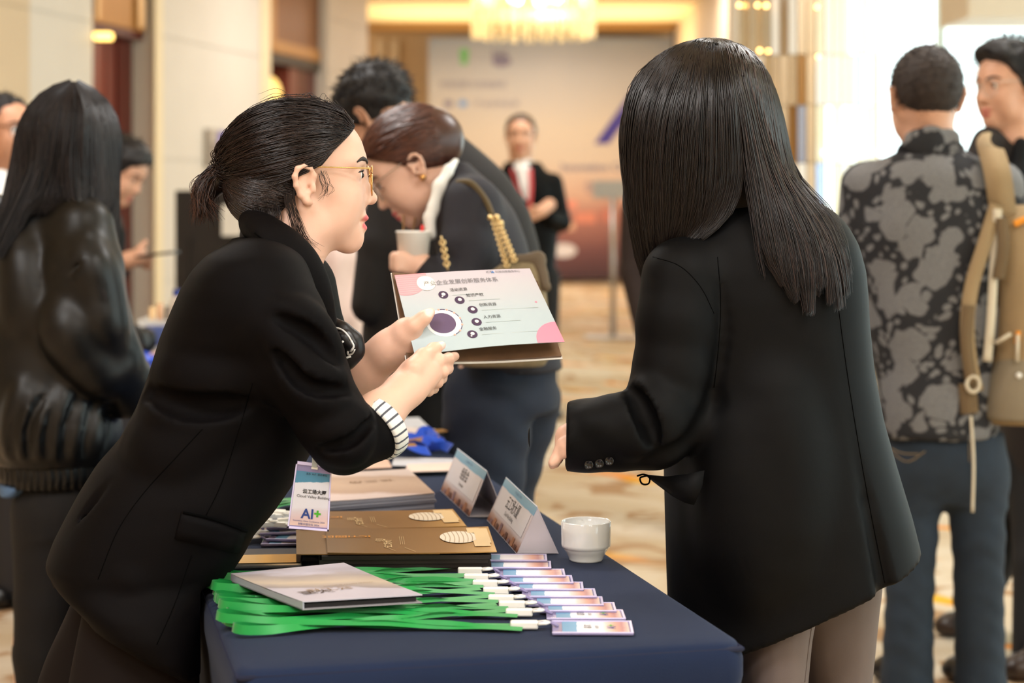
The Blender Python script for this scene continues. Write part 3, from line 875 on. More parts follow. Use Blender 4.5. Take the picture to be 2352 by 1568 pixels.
rows = [(1345, 685, 1465, 1820, 670), (1370, 722, 1480, 1850, 708), (1430, 765, 1545, 1925, 753), (1480, 797, 1580, 1970, 789), (1520, 828, 1630, 2025, 823),
        (1580, 870, 1690, 2095, 862), (1600, 910, 1720, 2130, 905), (1655, 945, 1780, 2180, 938), (1705, 988, 1820, 2240, 980), (1735, 1040, 1850, 2285, 1048)]
ordn = ['farthest', 'second farthest', 'third farthest', 'fourth farthest', 'fifth farthest', 'fifth nearest', 'fourth nearest', 'third nearest', 'second nearest', 'nearest']
protoA = badge_proto(False); protoB = badge_proto(True)
lefts = [(500, 1336), (494, 1342), (497, 1350), (492, 1358), (500, 1366), (506, 1376), (513, 1388), (520, 1402), (526, 1420), (534, 1441)]
used = set()
for i, (cx0, cy0, bx0, bx1, by) in enumerate(rows):
    px0, py0 = 460 + bx0 / 2.352, 1000 + (by + 4) / 2.352
    px1, py1 = 460 + (bx1 - 20) / 2.352, 1000 + (by + 4) / 2.352
    a = TP(px0, py0); b = TP(px1, py1)
    let = i >= 8
    src = protoB if let else protoA
    L = src if src.name not in used else copy_tree(src)
    used.add(src.name)
    L['label'] = 'green lanyard with clear badge on the table, %s of the row of ten' % ordn[i]
    L['category'] = 'lanyard'; L['group'] = 'green lanyards laid out in a row'
    ang = math.atan2(b[1] - a[1], b[0] - a[0]) + rng.normal() * 0.01
    L.location = (a[0], a[1], TZ + 0.0012); L.rotation_euler = (math.radians(-0.4 if i == 9 else -3.3), 0, ang)
    # strap: out from the clip, round the loop on the left, and back
    q0 = TP(460 + cx0 / 2.352 + 4, 1000 + (cy0 + 8) / 2.352)
    lf = TP(*lefts[i])
    zb3 = TZ + 0.004
    d_ = lf - q0; s_ = unit(np.array((-d_[1], d_[0], 0.0))) * (1 if -d_[0] > 0 else -1)      # sideways, towards the viewer
    s_ = s_ if s_[1] < 0 else -s_
    bow = rng.normal() * 0.006; bow2 = rng.normal() * 0.004
    zl = 0.004 + 0.004 * (i % 3)
    go = [q0 + d_ * f - s_ * (0.002 + 0.012 * f ** 3) + s_ * (bow * math.sin(math.pi * f) + bow2 * math.sin(2 * math.pi * f)) + np.array((0, 0, 0.0045 + zl * f)) for f in (0, .12, .28, .45, .62, .8, .93)]
    back = [q0 + d_ * f + s_ * (0.002 + 0.010 * f ** 3) + s_ * (bow * math.sin(math.pi * f) + bow2 * math.sin(2 * math.pi * f)) + np.array((0, 0, 0.0062 + zl * f)) for f in (.95, .8, .62, .45, .28, .12, 0)]
    pts = go + [lf - s_ * .010 + np.array((-.006, 0, zl + .008)), lf + np.array((-.014, 0, zl + .009)), lf + s_ * .010 + np.array((-.006, 0, zl + .008))] + back
    pp = spline(pts, 80)
    t = np.linspace(0, 1, 80)
    g0, g1 = rng.uniform(.08, .30), rng.uniform(.70, .92)
    an = 0.16 + 0.75 * np.exp(-((t - g0) / .045) ** 2) + 0.80 * np.exp(-((t - g1) / .05) ** 2) + 1.15 * np.exp(-((t - 0.5) / 0.085) ** 2) + 0.35 * np.exp(-((t - 0.5) / 0.22) ** 2)
    an = np.clip(an, 0.1, 1.42)
    pp[:, 2] = np.maximum(pp[:, 2], TZ + 0.0022 + 0.0062 * np.sin(an))
    mb = ribbon(MB(), pp, 0.0120, an)
    # built in world space, then handed to the rotated root
    V = np.array(mb.V); Mi = np.array((Matrix.Translation(L.location) @ L.rotation_euler.to_matrix().to_4x4()).inverted())
    V = V @ Mi[:3, :3].T + Mi[:3, 3]
    me = bpy.data.meshes.new('strap'); me.from_pydata(V.tolist(), [], mb.F); me.update()
    me.polygons.foreach_set('use_smooth', np.ones(len(me.polygons), dtype=bool))
    link('strap', me, M_green, L)

# ------------------------------------------------------------------ print work on the table
def slab(name, c4, z0, th, m, parent=None, sag=0.0, nu=10, nv=6):
    """thin booklet: four corner points (xy), bottom height z0, thickness; sag lifts the ends of u"""
    c = [np.array(q, float)[:2] for q in c4]
    g = []
    for i in range(nv + 1):
        row = []
        for j in range(nu + 1):
            u, v = j / nu, i / nv
            p = (c[0] * (1 - u) + c[1] * u) * (1 - v) + (c[3] * (1 - u) + c[2] * u) * v
            row.append((p[0], p[1], z0 + th + sag * (2 * u - 1) ** 2))
        g.append(row)
    return MB().sheet(g, th, (0, 0, 1)).build(name, m, parent)
def onslab(c4, u, v):
    c = [np.array(q, float)[:2] for q in c4]
    return (c[0] * (1 - u) + c[1] * u) * (1 - v) + (c[3] * (1 - u) + c[2] * u) * v

# silver folder lying across the lanyards
fz = TZ + 0.027
fc = [TP(530, 1316, fz + 0.006), TP(695, 1380, fz + 0.006), TP(970, 1364, fz + 0.006), TP(790, 1291, fz + 0.006)]
fo = empty('presentation_folder', (fc[0] + fc[2]) / 2 * (1, 1, 0) + (0, 0, fz - 0.006), 'silver presentation folder with calligraphy lying on the green lanyards', 'folder')
M_fold = print_mat('folder_print', [(0.0, (196, 190, 204)), (0.30, (198, 192, 204)), (0.34, (160, 150, 150)), (0.5, (206, 188, 168)), (0.66, (170, 158, 156)), (0.72, (198, 192, 206)), (1.0, (204, 198, 212))], 'Y', cloud=0.35, cscale=2.2, rough=0.3)
slab('cover', fc, fz + 0.003, 0.0015, M_fold, fo, sag=0.0012)
slab('back_cover', fc, fz - 0.006, 0.0015, mat('folder_grey', (150, 146, 152), 0.45), fo)
slab('pages', [onslab(fc, .02, .02), onslab(fc, .97, .02), onslab(fc, .97, .97), onslab(fc, .02, .97)], fz - 0.0045, 0.0055, mat('folder_pages', (34, 30, 34), 0.6), fo)
c0, c1 = np.array(fc[0][:2]), np.array(fc[1][:2])
MB().hexa([np.r_[c0, fz - 0.006], np.r_[c1, fz - 0.006], np.r_[c1 + (0.002, 0.002), fz - 0.006], np.r_[c0 + (0.002, 0.002), fz - 0.006]],
          [np.r_[c0, fz + 0.0045], np.r_[c1, fz + 0.0045], np.r_[c1 + (0.002, 0.002), fz + 0.0045], np.r_[c0 + (0.002, 0.002), fz + 0.0045]]).build('spine', mat('spine_silver', (170, 168, 180), 0.3), fo)
r_ = unit(np.r_[onslab(fc, 0.3, 0.5) - onslab(fc, 0.8, 0.5), 0]); u_ = unit(np.r_[onslab(fc, 0.5, 0.2) - onslab(fc, 0.5, 0.8), 0])
M_brush = mat('gold_brush', (150, 116, 66), 0.35, metal=0.3); M_brush2 = mat('dark_brush', (60, 44, 40), 0.4)
text('lettering', '云工场', np.r_[onslab(fc, 0.72, 0.62), fz + 0.0061], unit(np.r_[onslab(fc, .2, .5) - onslab(fc, .2, .9), 0]), unit(np.r_[onslab(fc, .2, .5) - onslab(fc, .8, .5), 0]), 0.022, M_brush, fo)
text('lettering', '大厦', np.r_[onslab(fc, 0.78, 0.42), fz + 0.0061], unit(np.r_[onslab(fc, .2, .5) - onslab(fc, .2, .9), 0]), unit(np.r_[onslab(fc, .2, .5) - onslab(fc, .8, .5), 0]), 0.024, M_brush2, fo)
text('lettering', 'CLOUD VALLEY BUILDING', np.r_[onslab(fc, 0.60, 0.86), fz + 0.0061], unit(np.r_[onslab(fc, .2, .5) - onslab(fc, .2, .9), 0]), unit(np.r_[onslab(fc, .2, .5) - onslab(fc, .8, .5), 0]), 0.006, M_brush, fo)

# gold brochures on top of a stack of black ones
M_gb = print_mat('brochure_gold', [(0.0, (104, 74, 40)), (0.35, (126, 90, 48)), (0.7, (146, 106, 58)), (0.93, (190, 146, 84)), (1.0, (214, 170, 106))], 'X', cloud=0.12, cscale=1.6, rough=0.35)
M_bb = mat('brochure_black', (30, 24, 22), 0.45)
bz = TZ + 0.030
g1 = [TP(752, 1271, bz), TP(1141, 1268, bz), TP(1121, 1211, bz), TP(748, 1214, bz)]
g2 = [TP(690, 1214, bz), TP(1071, 1208, bz), TP(1040, 1169, bz), TP(688, 1174, bz)]
g3 = [TP(681, 1270, bz), TP(1010, 1268, bz), TP(1000, 1211, bz), TP(680, 1214, bz)]
def shift4(c4, dx, dy): return [np.array(q) + (dx, dy, 0) for q in c4]
for k in range(4):
    o = slab('black_brochure', shift4(g1, -0.012 + 0.004 * (k % 2), 0.004 - 0.002 * k), TZ + 0.0005 + k * 0.0066, 0.0062, M_bb)
    tag(o, 'black brochure under the front gold brochure, %s in its stack' % ('bottom', 'second from the bottom', 'second from the top', 'topmost')[k], 'brochure', 'black brochures in the front stack')
for k in range(4):
    o = slab('black_brochure', shift4(g2, 0.003 * (k % 2), 0.014 - 0.002 * k), TZ + 0.0005 + k * 0.0066, 0.0062, M_bb)
    tag(o, 'black brochure under the rear gold brochure, %s in its stack' % ('bottom', 'second from the bottom', 'second from the top', 'topmost')[k], 'brochure', 'black brochures in the rear stack')
o = slab('gold_brochure', g3, TZ + 0.0272, 0.0012, M_gb); tag(o, 'plain gold brochure sticking out left under the front gold brochure', 'brochure', 'gold brochures')
def gold_brochure(c4, z, label):
    e_ = empty('gold_brochure', np.r_[onslab(c4, .5, .5), z], label, 'brochure', 'gold brochures')
    slab('cover', c4, z, 0.0015, M_gb, e_, sag=0.0015)
    zt_ = z + 0.0015 + 0.0012
    def s2(u, v): return np.r_[onslab(c4, u, v), zt_ + 0.0012 * (2 * u - 1) ** 2]
    R = unit(s2(.7, .5) - s2(.3, .5)); U = unit(s2(.5, .8) - s2(.5, .2))
    # white lattice tower drawn on the cover
    n_ = 24
    ell = [s2(0.80 + 0.115 * math.cos(2 * math.pi * k / n_), 0.56 + 0.24 * math.sin(2 * math.pi * k / n_)) + (0, 0, .0003) for k in range(n_)]
    mk('tower_print', ell, [tuple(range(n_))], mat('tower_cream', (226, 212, 190), 0.5), e_)
    for q in range(7):
        u0 = 0.71 + q * 0.027
        hh_ = 0.23 * math.sqrt(max(0.02, 1 - ((u0 - 0.80) / 0.115) ** 2))
        pts_ = [s2(u0 + 0.010 * math.sin(math.pi * k / 8.0), 0.56 - hh_ + 2 * hh_ * k / 8.0) + (0, 0, .0006) for k in range(9)]
        ribbon(MB(), pts_, 0.0012, [0] * 9).build('tower_line', mat('tower_shade', (176, 150, 120), 0.5), e_)
    for (ua, ub, va, vb) in ((0.90, 0.985, 0.30, 0.90), (0.86, 0.94, 0.72, 0.92), (0.88, 0.975, 0.18, 0.42)):
        mk('tower_print', [s2(ua, va) + (0, 0, .0004), s2(ub, va) + (0, 0, .0004), s2(ub, vb) + (0, 0, .0004), s2(ua, vb) + (0, 0, .0004)], [(0, 1, 2, 3)], mat('tower_haze', (222, 190, 140), 0.5), e_)
    M_or = mat('orange_foil', (226, 150, 50), 0.3, metal=0.3); M_pf = mat('pale_foil', (226, 196, 146), 0.35, metal=0.3)
    text('lettering', 'ICTI园区', s2(0.27, 0.66), -R, -U, 0.020, M_or, e_, bold=0.0004)
    text('lettering', '云工场大厦', s2(0.385, 0.18), U, -R, 0.014, M_pf, e_, bold=0.0003)
    text('lettering', '招商', s2(0.335, 0.42), U, -R, 0.013, M_pf, e_)
    for q in range(3):
        mk('rule', [s2(0.44 + q * .012, 0.30), s2(0.4425 + q * .012, 0.30), s2(0.4425 + q * .012, 0.62), s2(0.44 + q * .012, 0.62)], [(0, 1, 2, 3)], M_pf, e_)
    for (ua, va) in ((0.34, 0.22), (0.46, 0.18)):
        mk('rule', [s2(ua, va), s2(ua + .004, va), s2(ua + .064, va - .16), s2(ua + .06, va - .16)], [(0, 1, 2, 3)], M_pf, e_)
    return e_
gold_brochure(g1, TZ + 0.0286, 'gold brochure with a white tower, front one behind the badges')
gold_brochure(g2, TZ + 0.0275, 'gold brochure with a white tower, rear one beside the grey stack')

# stack of grey and beige brochures
M_gt = print_mat('brochure_beige', [(0.0, (206, 188, 184)), (0.18, (208, 190, 186)), (0.26, (178, 150, 132)), (0.5, (190, 164, 144)), (0.7, (176, 150, 132)), (0.78, (198, 180, 172)), (1.0, (200, 184, 178))], 'Y', cloud=0.3, cscale=2.5, rough=0.4)
M_ge = [mat('brochure_edge%d' % k, c, 0.5) for k, c in enumerate(((150, 150, 162), (120, 120, 132), (166, 166, 178)))]
s1 = [TP(742, 1150, TZ + .036), TP(998, 1130, TZ + .036), TP(938, 1075, TZ + .036), TP(735, 1084, TZ + .036)]
orda = ['bottom', 'second from the bottom', 'third from the bottom', 'fourth from the bottom', 'fourth from the top', 'third from the top', 'second from the top']
for k in range(7):
    o = slab('grey_brochure', shift4(s1, rng.normal() * 0.0025, rng.normal() * 0.002), TZ + 0.0005 + k * 0.0045, 0.0042, M_ge[k % 3], sag=0.0)
    tag(o, 'grey brochure in the tall stack left of the tent cards, %s' % orda[k], 'brochure', 'grey brochures in the tall stack')
tb = empty('grey_brochure', np.r_[onslab(s1, .5, .5), TZ + 0.032], 'beige covered brochure on top of the tall grey stack', 'brochure', 'grey brochures in the tall stack')
slab('cover', s1, TZ + 0.0330, 0.0012, M_gt, tb, sag=0.001)
slab('pages', shift4(s1, 0.001, 0.001), TZ + 0.0321, 0.0009, M_ge[2], tb)
text('lettering', '长三角', np.r_[onslab(s1, 0.75, 0.62), TZ + 0.0350], unit(np.r_[onslab(s1, .2, .5) - onslab(s1, .8, .5), 0]), unit(np.r_[onslab(s1, .5, .2) - onslab(s1, .5, .8), 0]), 0.03, mat('print_brown', (140, 110, 86), 0.5), tb)

# tent cards
M_tent = print_mat('tent_print', [(0.0, (70, 40, 34)), (0.08, (150, 96, 70)), (0.2, (190, 160, 150)), (0.27, (214, 202, 206)), (0.8, (216, 208, 214)), (0.81, (126, 176, 206)), (1.0, (150, 190, 214))], 'Z', cloud=0.06, cscale=5)
M_tentw = mat('tent_inner', (216, 212, 222), 0.5)
def tent(nearL, nearR, farL, ridge_h, label, words, sub, closed=False):
    """open triangular card: left-bottom near, right-bottom near, left-bottom far"""
    d = np.array(farL) - np.array(nearL); d[2] = 0
    nl, nr = np.array(nearL, float), np.array(nearR, float); nl[2] = nr[2] = TZ + 0.001
    fl, fr = nl + d, nr + d
    rn = (nl + nr) / 2 + (0, 0, ridge_h); rf = rn + d
    e_ = empty('tent_card', (nl + fr) / 2, label, 'sign', 'tent cards beside the table edge')
    n1 = unit(np.cross(fl - nl, rn - nl)); n1 = n1 if n1[0] < 0 else -n1
    n2 = unit(np.cross(fr - nr, rn - nr)); n2 = n2 if n2[0] > 0 else -n2
    MB().hexa([nl, nl - n1 * .0012, fl - n1 * .0012, fl], [rn, rn - n1 * .0012, rf - n1 * .0012, rf]).build('front_face', M_tent, e_)
    MB().hexa([nr - n2 * .0012, nr, fr, fr - n2 * .0012], [rn - n2 * .0012, rn, rf, rf - n2 * .0012]).build('back_face', M_tentw, e_)
    MB().hexa([nl, nr, fr, fl], [nl + (0, 0, .0008), nr + (0, 0, .0008), fr + (0, 0, .0008), fl + (0, 0, .0008)]).build('foot', M_tentw, e_)
    if closed: MB().hexa([nl + (.002, .001, .001), nr + (-.002, .001, .001), nr + (-.002, .002, .001), nl + (.002, .002, .001)], [rn + (-.0006, .001, -.003), rn + (.0006, .001, -.003), rn + (.0006, .002, -.003), rn + (-.0006, .002, -.003)]).build('end_flap', M_tentw, e_)
    R = unit(nl - fl); U = unit(rn - nl); L_ = np.linalg.norm(d); S_ = np.linalg.norm(rn - nl)
    mk('white_field', [nl + n1 * .0006 + (fl - nl) * u + (rn - nl) * v for (u, v) in ((0.04, .30), (0.96, .30), (0.96, .80), (0.04, .80))], [(3, 2, 1, 0)], mat('tent_white', (226, 222, 228), 0.5), e_)
    text('lettering', words, fl + n1 * .0012 + R * L_ * 0.5 + U * S_ * 0.53, R, U, 0.024, M_txt, e_, align='CENTER')
    text('lettering', sub, fl + n1 * .0012 + R * L_ * 0.5 + U * S_ * 0.38, R, U, 0.0095, M_txt, e_, align='CENTER')
    text('lettering', 'Innovation China', fl + n1 * .0012 + R * L_ * 0.5 + U * S_ * 0.88, R, U, 0.009, mat('tent_blue', (92, 132, 170), 0.5), e_, align='CENTER')
    # printed skyline
    for q in range(9):
        a = 0.05 + q * 0.10; hq = (0.12, 0.2, 0.1, 0.16, 0.09, 0.22, 0.14, 0.19, 0.11)[q]
        mk('skyline_print', [nl + n1 * .0008 + (fl - nl) * u + (rn - nl) * v for (u, v) in ((a, .02), (a + .06, .02), (a + .06, hq), (a, hq))], [(3, 2, 1, 0)], mat('sky%d' % (q % 3), ((96, 60, 48), (170, 116, 84), (132, 104, 110))[q % 3], 0.5), e_)
    return e_
tent(TP(1185, 1272), TP(1283, 1272), P(1118, 1196, 3.30), 0.0735, 'white tent card with a black name, nearer to the coffee cup', '云工场大厦', 'Cloud Valley Building', True)
tent(TP(1076, 1188), TP(1161, 1188), P(1012, 1137, 3.62), 0.080, 'white tent card with a black name, farther one beside the grey stack', '组委会', 'Committee')

# coffee cup
cp = P(1346, 1287, 2.945); cp[2] = TZ
prof = [(0.001, 0.0006), (0.0255, 0.0006), (0.0262, 0.003), (0.0265, 0.005), (0.0305, 0.013), (0.0345, 0.0185), (0.0352, 0.0205), (0.0375, 0.022), (0.0380, 0.026), (0.0382, 0.045), (0.0382, 0.0600), (0.0372, 0.0612),
        (0.0358, 0.0600), (0.0356, 0.045), (0.0350, 0.026), (0.030, 0.014), (0.022, 0.0085), (0.001, 0.0075)]
cup = empty('coffee_cup', (cp[0], cp[1], TZ), 'small white ceramic coffee cup near the table edge', 'cup')
MB().lathe(cp, prof, 48, cap=False).build('bowl', mat('white_porcelain', (238, 238, 236), 0.12, coat=0.5), cup, True)
hd = [cp + np.array((0.036 * math.cos(1.75) , 0.036 * math.sin(1.75), z)) + np.array((math.cos(1.75), math.sin(1.75), 0)) * o_ for (o_, z) in ((0, .054), (.008, .056), (.016, .050), (.018, .040), (.012, .031), (0, .029))]
MB().tube(spline(hd, 14), 0.0035, 8, ry=0.005).build('handle', mat('white_porcelain', (238, 238, 236), 0.12), cup, True)

# gold phone and dark leaflet beside the woman's jacket
ph = empty('mobile_phone', TP(585, 1298), 'phone with a gold mirror back on the navy table', 'phone')
c_ = TP(580, 1298); 
MB().box((c_[0], c_[1], TZ + 0.0052), (0.150, 0.070, 0.008), unit((1, .09, 0)), unit((-.09, 1, 0))).build('body', mat('phone_frame', (210, 200, 190), 0.2, metal=0.8), ph, bevel=0.003)
MB().box((c_[0], c_[1], TZ + 0.0096), (0.146, 0.066, 0.0008), unit((1, .09, 0)), unit((-.09, 1, 0))).build('back_plate', mat('phone_gold', (240, 196, 110), 0.08, metal=1.0), ph)
for (dx, dy) in ((-0.055, 0.016), (-0.055, -0.004)):
    MB().lathe((c_[0] + dx, c_[1] + dy, TZ + 0.0100), [(0.001, 0.002), (0.008, 0.002), (0.0085, 0)], 14, cap=False).build('camera_lens', M_black, ph)
o = slab('dark_leaflet', [TP(556, 1278), TP(722, 1276), TP(708, 1262), TP(560, 1264)], TZ + 0.0006, 0.002, mat('leaflet_dark', (34, 26, 30), 0.5)); tag(o, 'dark leaflet lying between the phone and the pile of badges', 'leaflet')

# pile of spare badges with white clips beside the jacket
spots = [(585, 1248, 0.06, 0), (605, 1243, -0.10, 1), (578, 1238, 0.16, 2), (600, 1232, 0.02, 3)]
nm = ['lowest', 'second lowest', 'second highest', 'topmost']
for k, (px, py, a_, lv) in enumerate(spots):
    L = copy_tree(protoA)
    for chd in list(L.children):
        if chd.name.startswith('strap'): bpy.data.objects.remove(chd)
    q = TP(px, py)
    L.location = (q[0], q[1], TZ + 0.0015 + lv * 0.0052); L.rotation_euler = (0, 0, a_)
    L.name = 'spare_badge'
    L['label'] = 'spare badge in the pile beside the hanging badge, %s' % nm[k]; L['category'] = 'badge'; L['group'] = 'pile of spare badges'
r3 = random.Random(5)
for k in range(9):
    q = TP(r3.uniform(590, 665), r3.uniform(1226, 1246)); a_ = r3.uniform(-0.5, 0.5)
    e_ = empty('loose_clip', (q[0], q[1], TZ + 0.024), 'loose white plastic clip heaped on the spare badges', 'clip', 'loose white clips on the badge pile')
    u_ = np.array((math.cos(a_), math.sin(a_), 0)); v_ = np.array((-u_[1], u_[0], 0))
    MB().box((q[0], q[1], TZ + 0.0285 + 0.004 * (k % 3)), (0.034, 0.012, 0.009), u_, v_).build('body', M_clip, e_, bevel=0.002)
    p_ = np.array((q[0], q[1], TZ + 0.029 + 0.004 * (k % 3))) + u_ * 0.017
    MB().tube([p_ - v_ * .005, p_ + u_ * .008 - v_ * .004, p_ + u_ * .011, p_ + u_ * .008 + v_ * .004, p_ + v_ * .005], 0.002, 6).build('ring', M_clip, e_, True)
for k, (pa, pb, pc) in enumerate((((560, 1232), (610, 1190), (668, 1172)), ((570, 1220), (625, 1180), (690, 1166)), ((590, 1205), (640, 1172), (672, 1162)))):
    pts = spline([TP(*pa) + (0, 0, .02), TP(*pb) + (0, 0, .018), TP(*pc) + (0, 0, .012), TP(pc[0] + 60, pc[1] + 6) + (0, 0, .012)], 24)
    o = ribbon(MB(), pts, 0.0150, 0.5 + 0.5 * np.sin(np.linspace(0, 5, 24) + k)).build('green_strap', M_green, None, True)
    tag(o, 'loose green strap behind the hanging badge, %s of three' % ('nearest', 'middle', 'farthest')[k], 'strap', 'loose green straps behind the hanging badge')

# ------------------------------------------------------------------ middle table: blue lanyards, sheets, leaflets
M_blue = mat('blue_satin', (20, 74, 196), 0.4, var=0.1, scale=50, sheen=0.3)
M_brz = mat('badge_brown', (176, 130, 76), 0.4)
for k, (px, py, w, sg) in enumerate(((905, 1040, 95, 1), (955, 1030, 80, -1), (1000, 1046, 70, 1), (930, 1052, 110, -1), (985, 1034, 60, 1))):
    c = TP(px, py); wm = w * MPP(c[1]) / 2
    pts = [c + (-wm, 0.00, 0.012), c + (-wm * .3, 0.03 * sg, 0.026 + .004 * k), c + (wm * .5, 0.02 * sg, 0.022), c + (wm, 0.0, 0.016), c + (wm * .4, -0.03 * sg, 0.026), c + (-wm * .5, -0.02 * sg, 0.016), c + (-wm * 1.1, -0.03, 0.012)]
    o = ribbon(MB(), spline(pts, 40), 0.022, 0.75 + 0.35 * np.sin(np.linspace(0, 9, 40) + k)).build('blue_lanyard', M_blue, None, True)
    tag(o, 'coiled blue lanyard in the heap beyond the tent cards, %s' % ('leftmost', 'middle one at the back', 'rightmost', 'lowest in front', 'second from the right')[k], 'lanyard', 'heap of blue lanyards')
for k, (px, py, a_) in enumerate(((968, 1040, 1.0), (1022, 1022, 0.6), (900, 1062, 0.2))):
    c = TP(px, py)
    o = MB().box((c[0], c[1], TZ + 0.030 + .003 * k), (0.10, 0.03, 0.003), (math.cos(a_), math.sin(a_), 0), (-math.sin(a_), math.cos(a_), 0)).build('brown_tag', M_brz, None, bevel=0.001)
    tag(o, ('brown badge card across the blue lanyard heap', 'brown badge card at the far edge of the blue heap', 'brown badge card at the near left of the blue heap')[k], 'badge')
sheets = [((852, 1008), (1000, 1006), (982, 978), (858, 980), (216, 206, 200), 'pale sheet behind the blue lanyards'), ((866, 990), (985, 984), (962, 962), (868, 966), (198, 196, 196), 'grey sheet farthest behind the blue lanyards'),
          ((880, 1000), (1012, 1012), (1000, 992), (886, 984), (226, 208, 196), 'cream sheet overlapping the pale sheet behind the blue lanyards'), ((900, 1078), (1052, 1082), (1040, 1062), (905, 1060), (206, 206, 212), 'silver leaflet in front of the blue lanyards'),
          ((930, 1096), (1048, 1092), (1046, 1074), (936, 1078), (232, 206, 192), 'cream leaflet between the blue lanyards and the grey stack'), ((740, 1082), (868, 1076), (852, 1052), (745, 1056), (220, 186, 192), 'pink leaflet beside the raised sleeve'),
          ((780, 1096), (900, 1090), (890, 1070), (788, 1072), (216, 180, 160), 'tan leaflet behind the tall grey stack')]
for k, (a_, b_, c_, d_, col, lab) in enumerate(sheets):
    o = slab('paper_sheet', [TP(*a_), TP(*b_), TP(*c_), TP(*d_)], TZ + 0.0006 + 0.0022 * k, 0.0018, mat('sheet%d' % k, col, 0.45, var=0.12, scale=14)); tag(o, lab, 'leaflet')

# ------------------------------------------------------------------ far table: box of supplies, bottles, bags
bx = TP(384, 800, TZ); 
bxe = empty('supply_box', (bx[0], bx[1], TZ), 'white box with blue print holding snacks on the far table', 'box')
bc = np.array((P(392, 0, 6.75)[0], 6.75, TZ))
w_, h_ = 0.19, 0.115
for (dx, dy, sx, sy) in ((0, -w_ / 2, w_, .004), (0, w_ / 2, w_, .004), (-w_ / 2, 0, .004, w_), (w_ / 2, 0, .004, w_)):
    MB().box(bc + np.array((dx, dy, h_ / 2 + .002)), (sx, sy, h_)).build('side', mat('box_white', (226, 222, 216), 0.5), bxe)
MB().box(bc + np.array((0, 0, .004)), (w_, w_, .004)).build('bottom', mat('box_white', (226, 222, 216), 0.5), bxe)
MB().box(bc + np.array((-0.02, -w_ / 2 - .003, .062)), (0.10, .002, .07)).build('print_patch', mat('box_blue', (96, 112, 170), 0.5, var=0.3, scale=30), bxe)
MB().lathe(bc + np.array((-0.055, -w_ / 2 - 0.006, 0.03)), [(0.001, 0), (0.016, 0.0), (0.016, 0.002)], 14).build('seal', mat('seal_silver', (235, 235, 235), 0.2), bxe)
for k in range(6):
    q = bc + np.array((-0.06 + 0.024 * k, -0.03 + 0.02 * (k % 3), 0.008))
    o = MB().tube([q, q + (0.0, 0, 0.15 + 0.012 * (k % 2))], [0.011, 0.011], 8).build('snack_stick', mat('snack%d' % (k % 3), ((216, 178, 128), (206, 160, 120), (60, 44, 36))[k % 3], 0.5), None, True)
    tag(o, 'wrapped stick standing in the white supply box', 'snack', 'sticks in the supply box')
for k, (px, yq, hh2, cap) in enumerate(((406, 6.62, 0.225, (40, 56, 130)),)):
    q = np.array((P(px, 0, yq)[0], yq, TZ))
    e_ = empty('water_bottle', q, 'water bottle with a dark blue cap on the far table', 'bottle')
    MB().lathe(q, [(0.002, 0.001), (0.03, 0.001), (0.031, 0.02), (0.031, hh2 * .68), (0.018, hh2 * .86), (0.012, hh2 * .9)], 16).build('bottle_body', mat('bottle_clear', (222, 206, 190), 0.15, trans=0.3), e_, True)
    MB().lathe(q, [(0.014, hh2 * .9), (0.014, hh2)], 14).build('cap', mat('cap_blue', cap, 0.4), e_)
for k, (px, yq, s_) in enumerate(((292, 6.35, 1.0), (318, 6.55, 0.8))):
    q = np.array((P(px, 0, yq)[0], yq, TZ))
    sh = Sh().el(q + (0, 0, .055 * s_), (.075 * s_, .05, .052 * s_)).el(q + (0.02, -.01, .09 * s_), (.04, .03, .035 * s_), k=.03)
    o = sh_obj('black_pouch', sh, 0.008, mat('pouch_black', (18, 16, 16), 0.4, bump=0.5, bscale=20), None)
    tag(o, ('larger black pouch on the far table beside the leather sleeve', 'smaller black pouch in front of the white supply box')[k], 'pouch')
o = MB().box(np.array((P(318, 0, 6.2)[0], 6.2, TZ + .012)), (.17, .10, .022)).build('black_tray', M_black, None, bevel=.004); tag(o, 'flat black case on the far table', 'case')
for k, (px, py) in enumerate(((312, 838), (336, 850), (325, 866), (300, 826))):
    c = TP(px, py)
    pts = [c + (-.06, .0, .012), c + (-.01, .05, .03), c + (.05, .01, .02), c + (.02, -.05, .028), c + (-.05, -.03, .014)]
    o = ribbon(MB(), spline(pts, 24), 0.03, 0.7 + 0.4 * np.sin(np.linspace(0, 6, 24) + k)).build('blue_lanyard', M_blue, None, True)
    tag(o, 'coiled blue lanyard on the far table, %s of the four beside the black case' % ('second farthest', 'second nearest', 'nearest', 'farthest')[k], 'lanyard', 'blue lanyards on the far table')
c = TP(348, 834)
o = MB().box(c + np.array((0, 0, .03)), (.06, .08, .004), unit((1, .3, .2)), unit((-.3, 1, 0))).build('badge_card', mat('card_pink', (226, 186, 176), 0.4)); tag(o, 'pink badge card lying on the far blue lanyards', 'badge')
# ------------------------------------------------------------------ people: shared builders
from mathutils.bvhtree import BVHTree

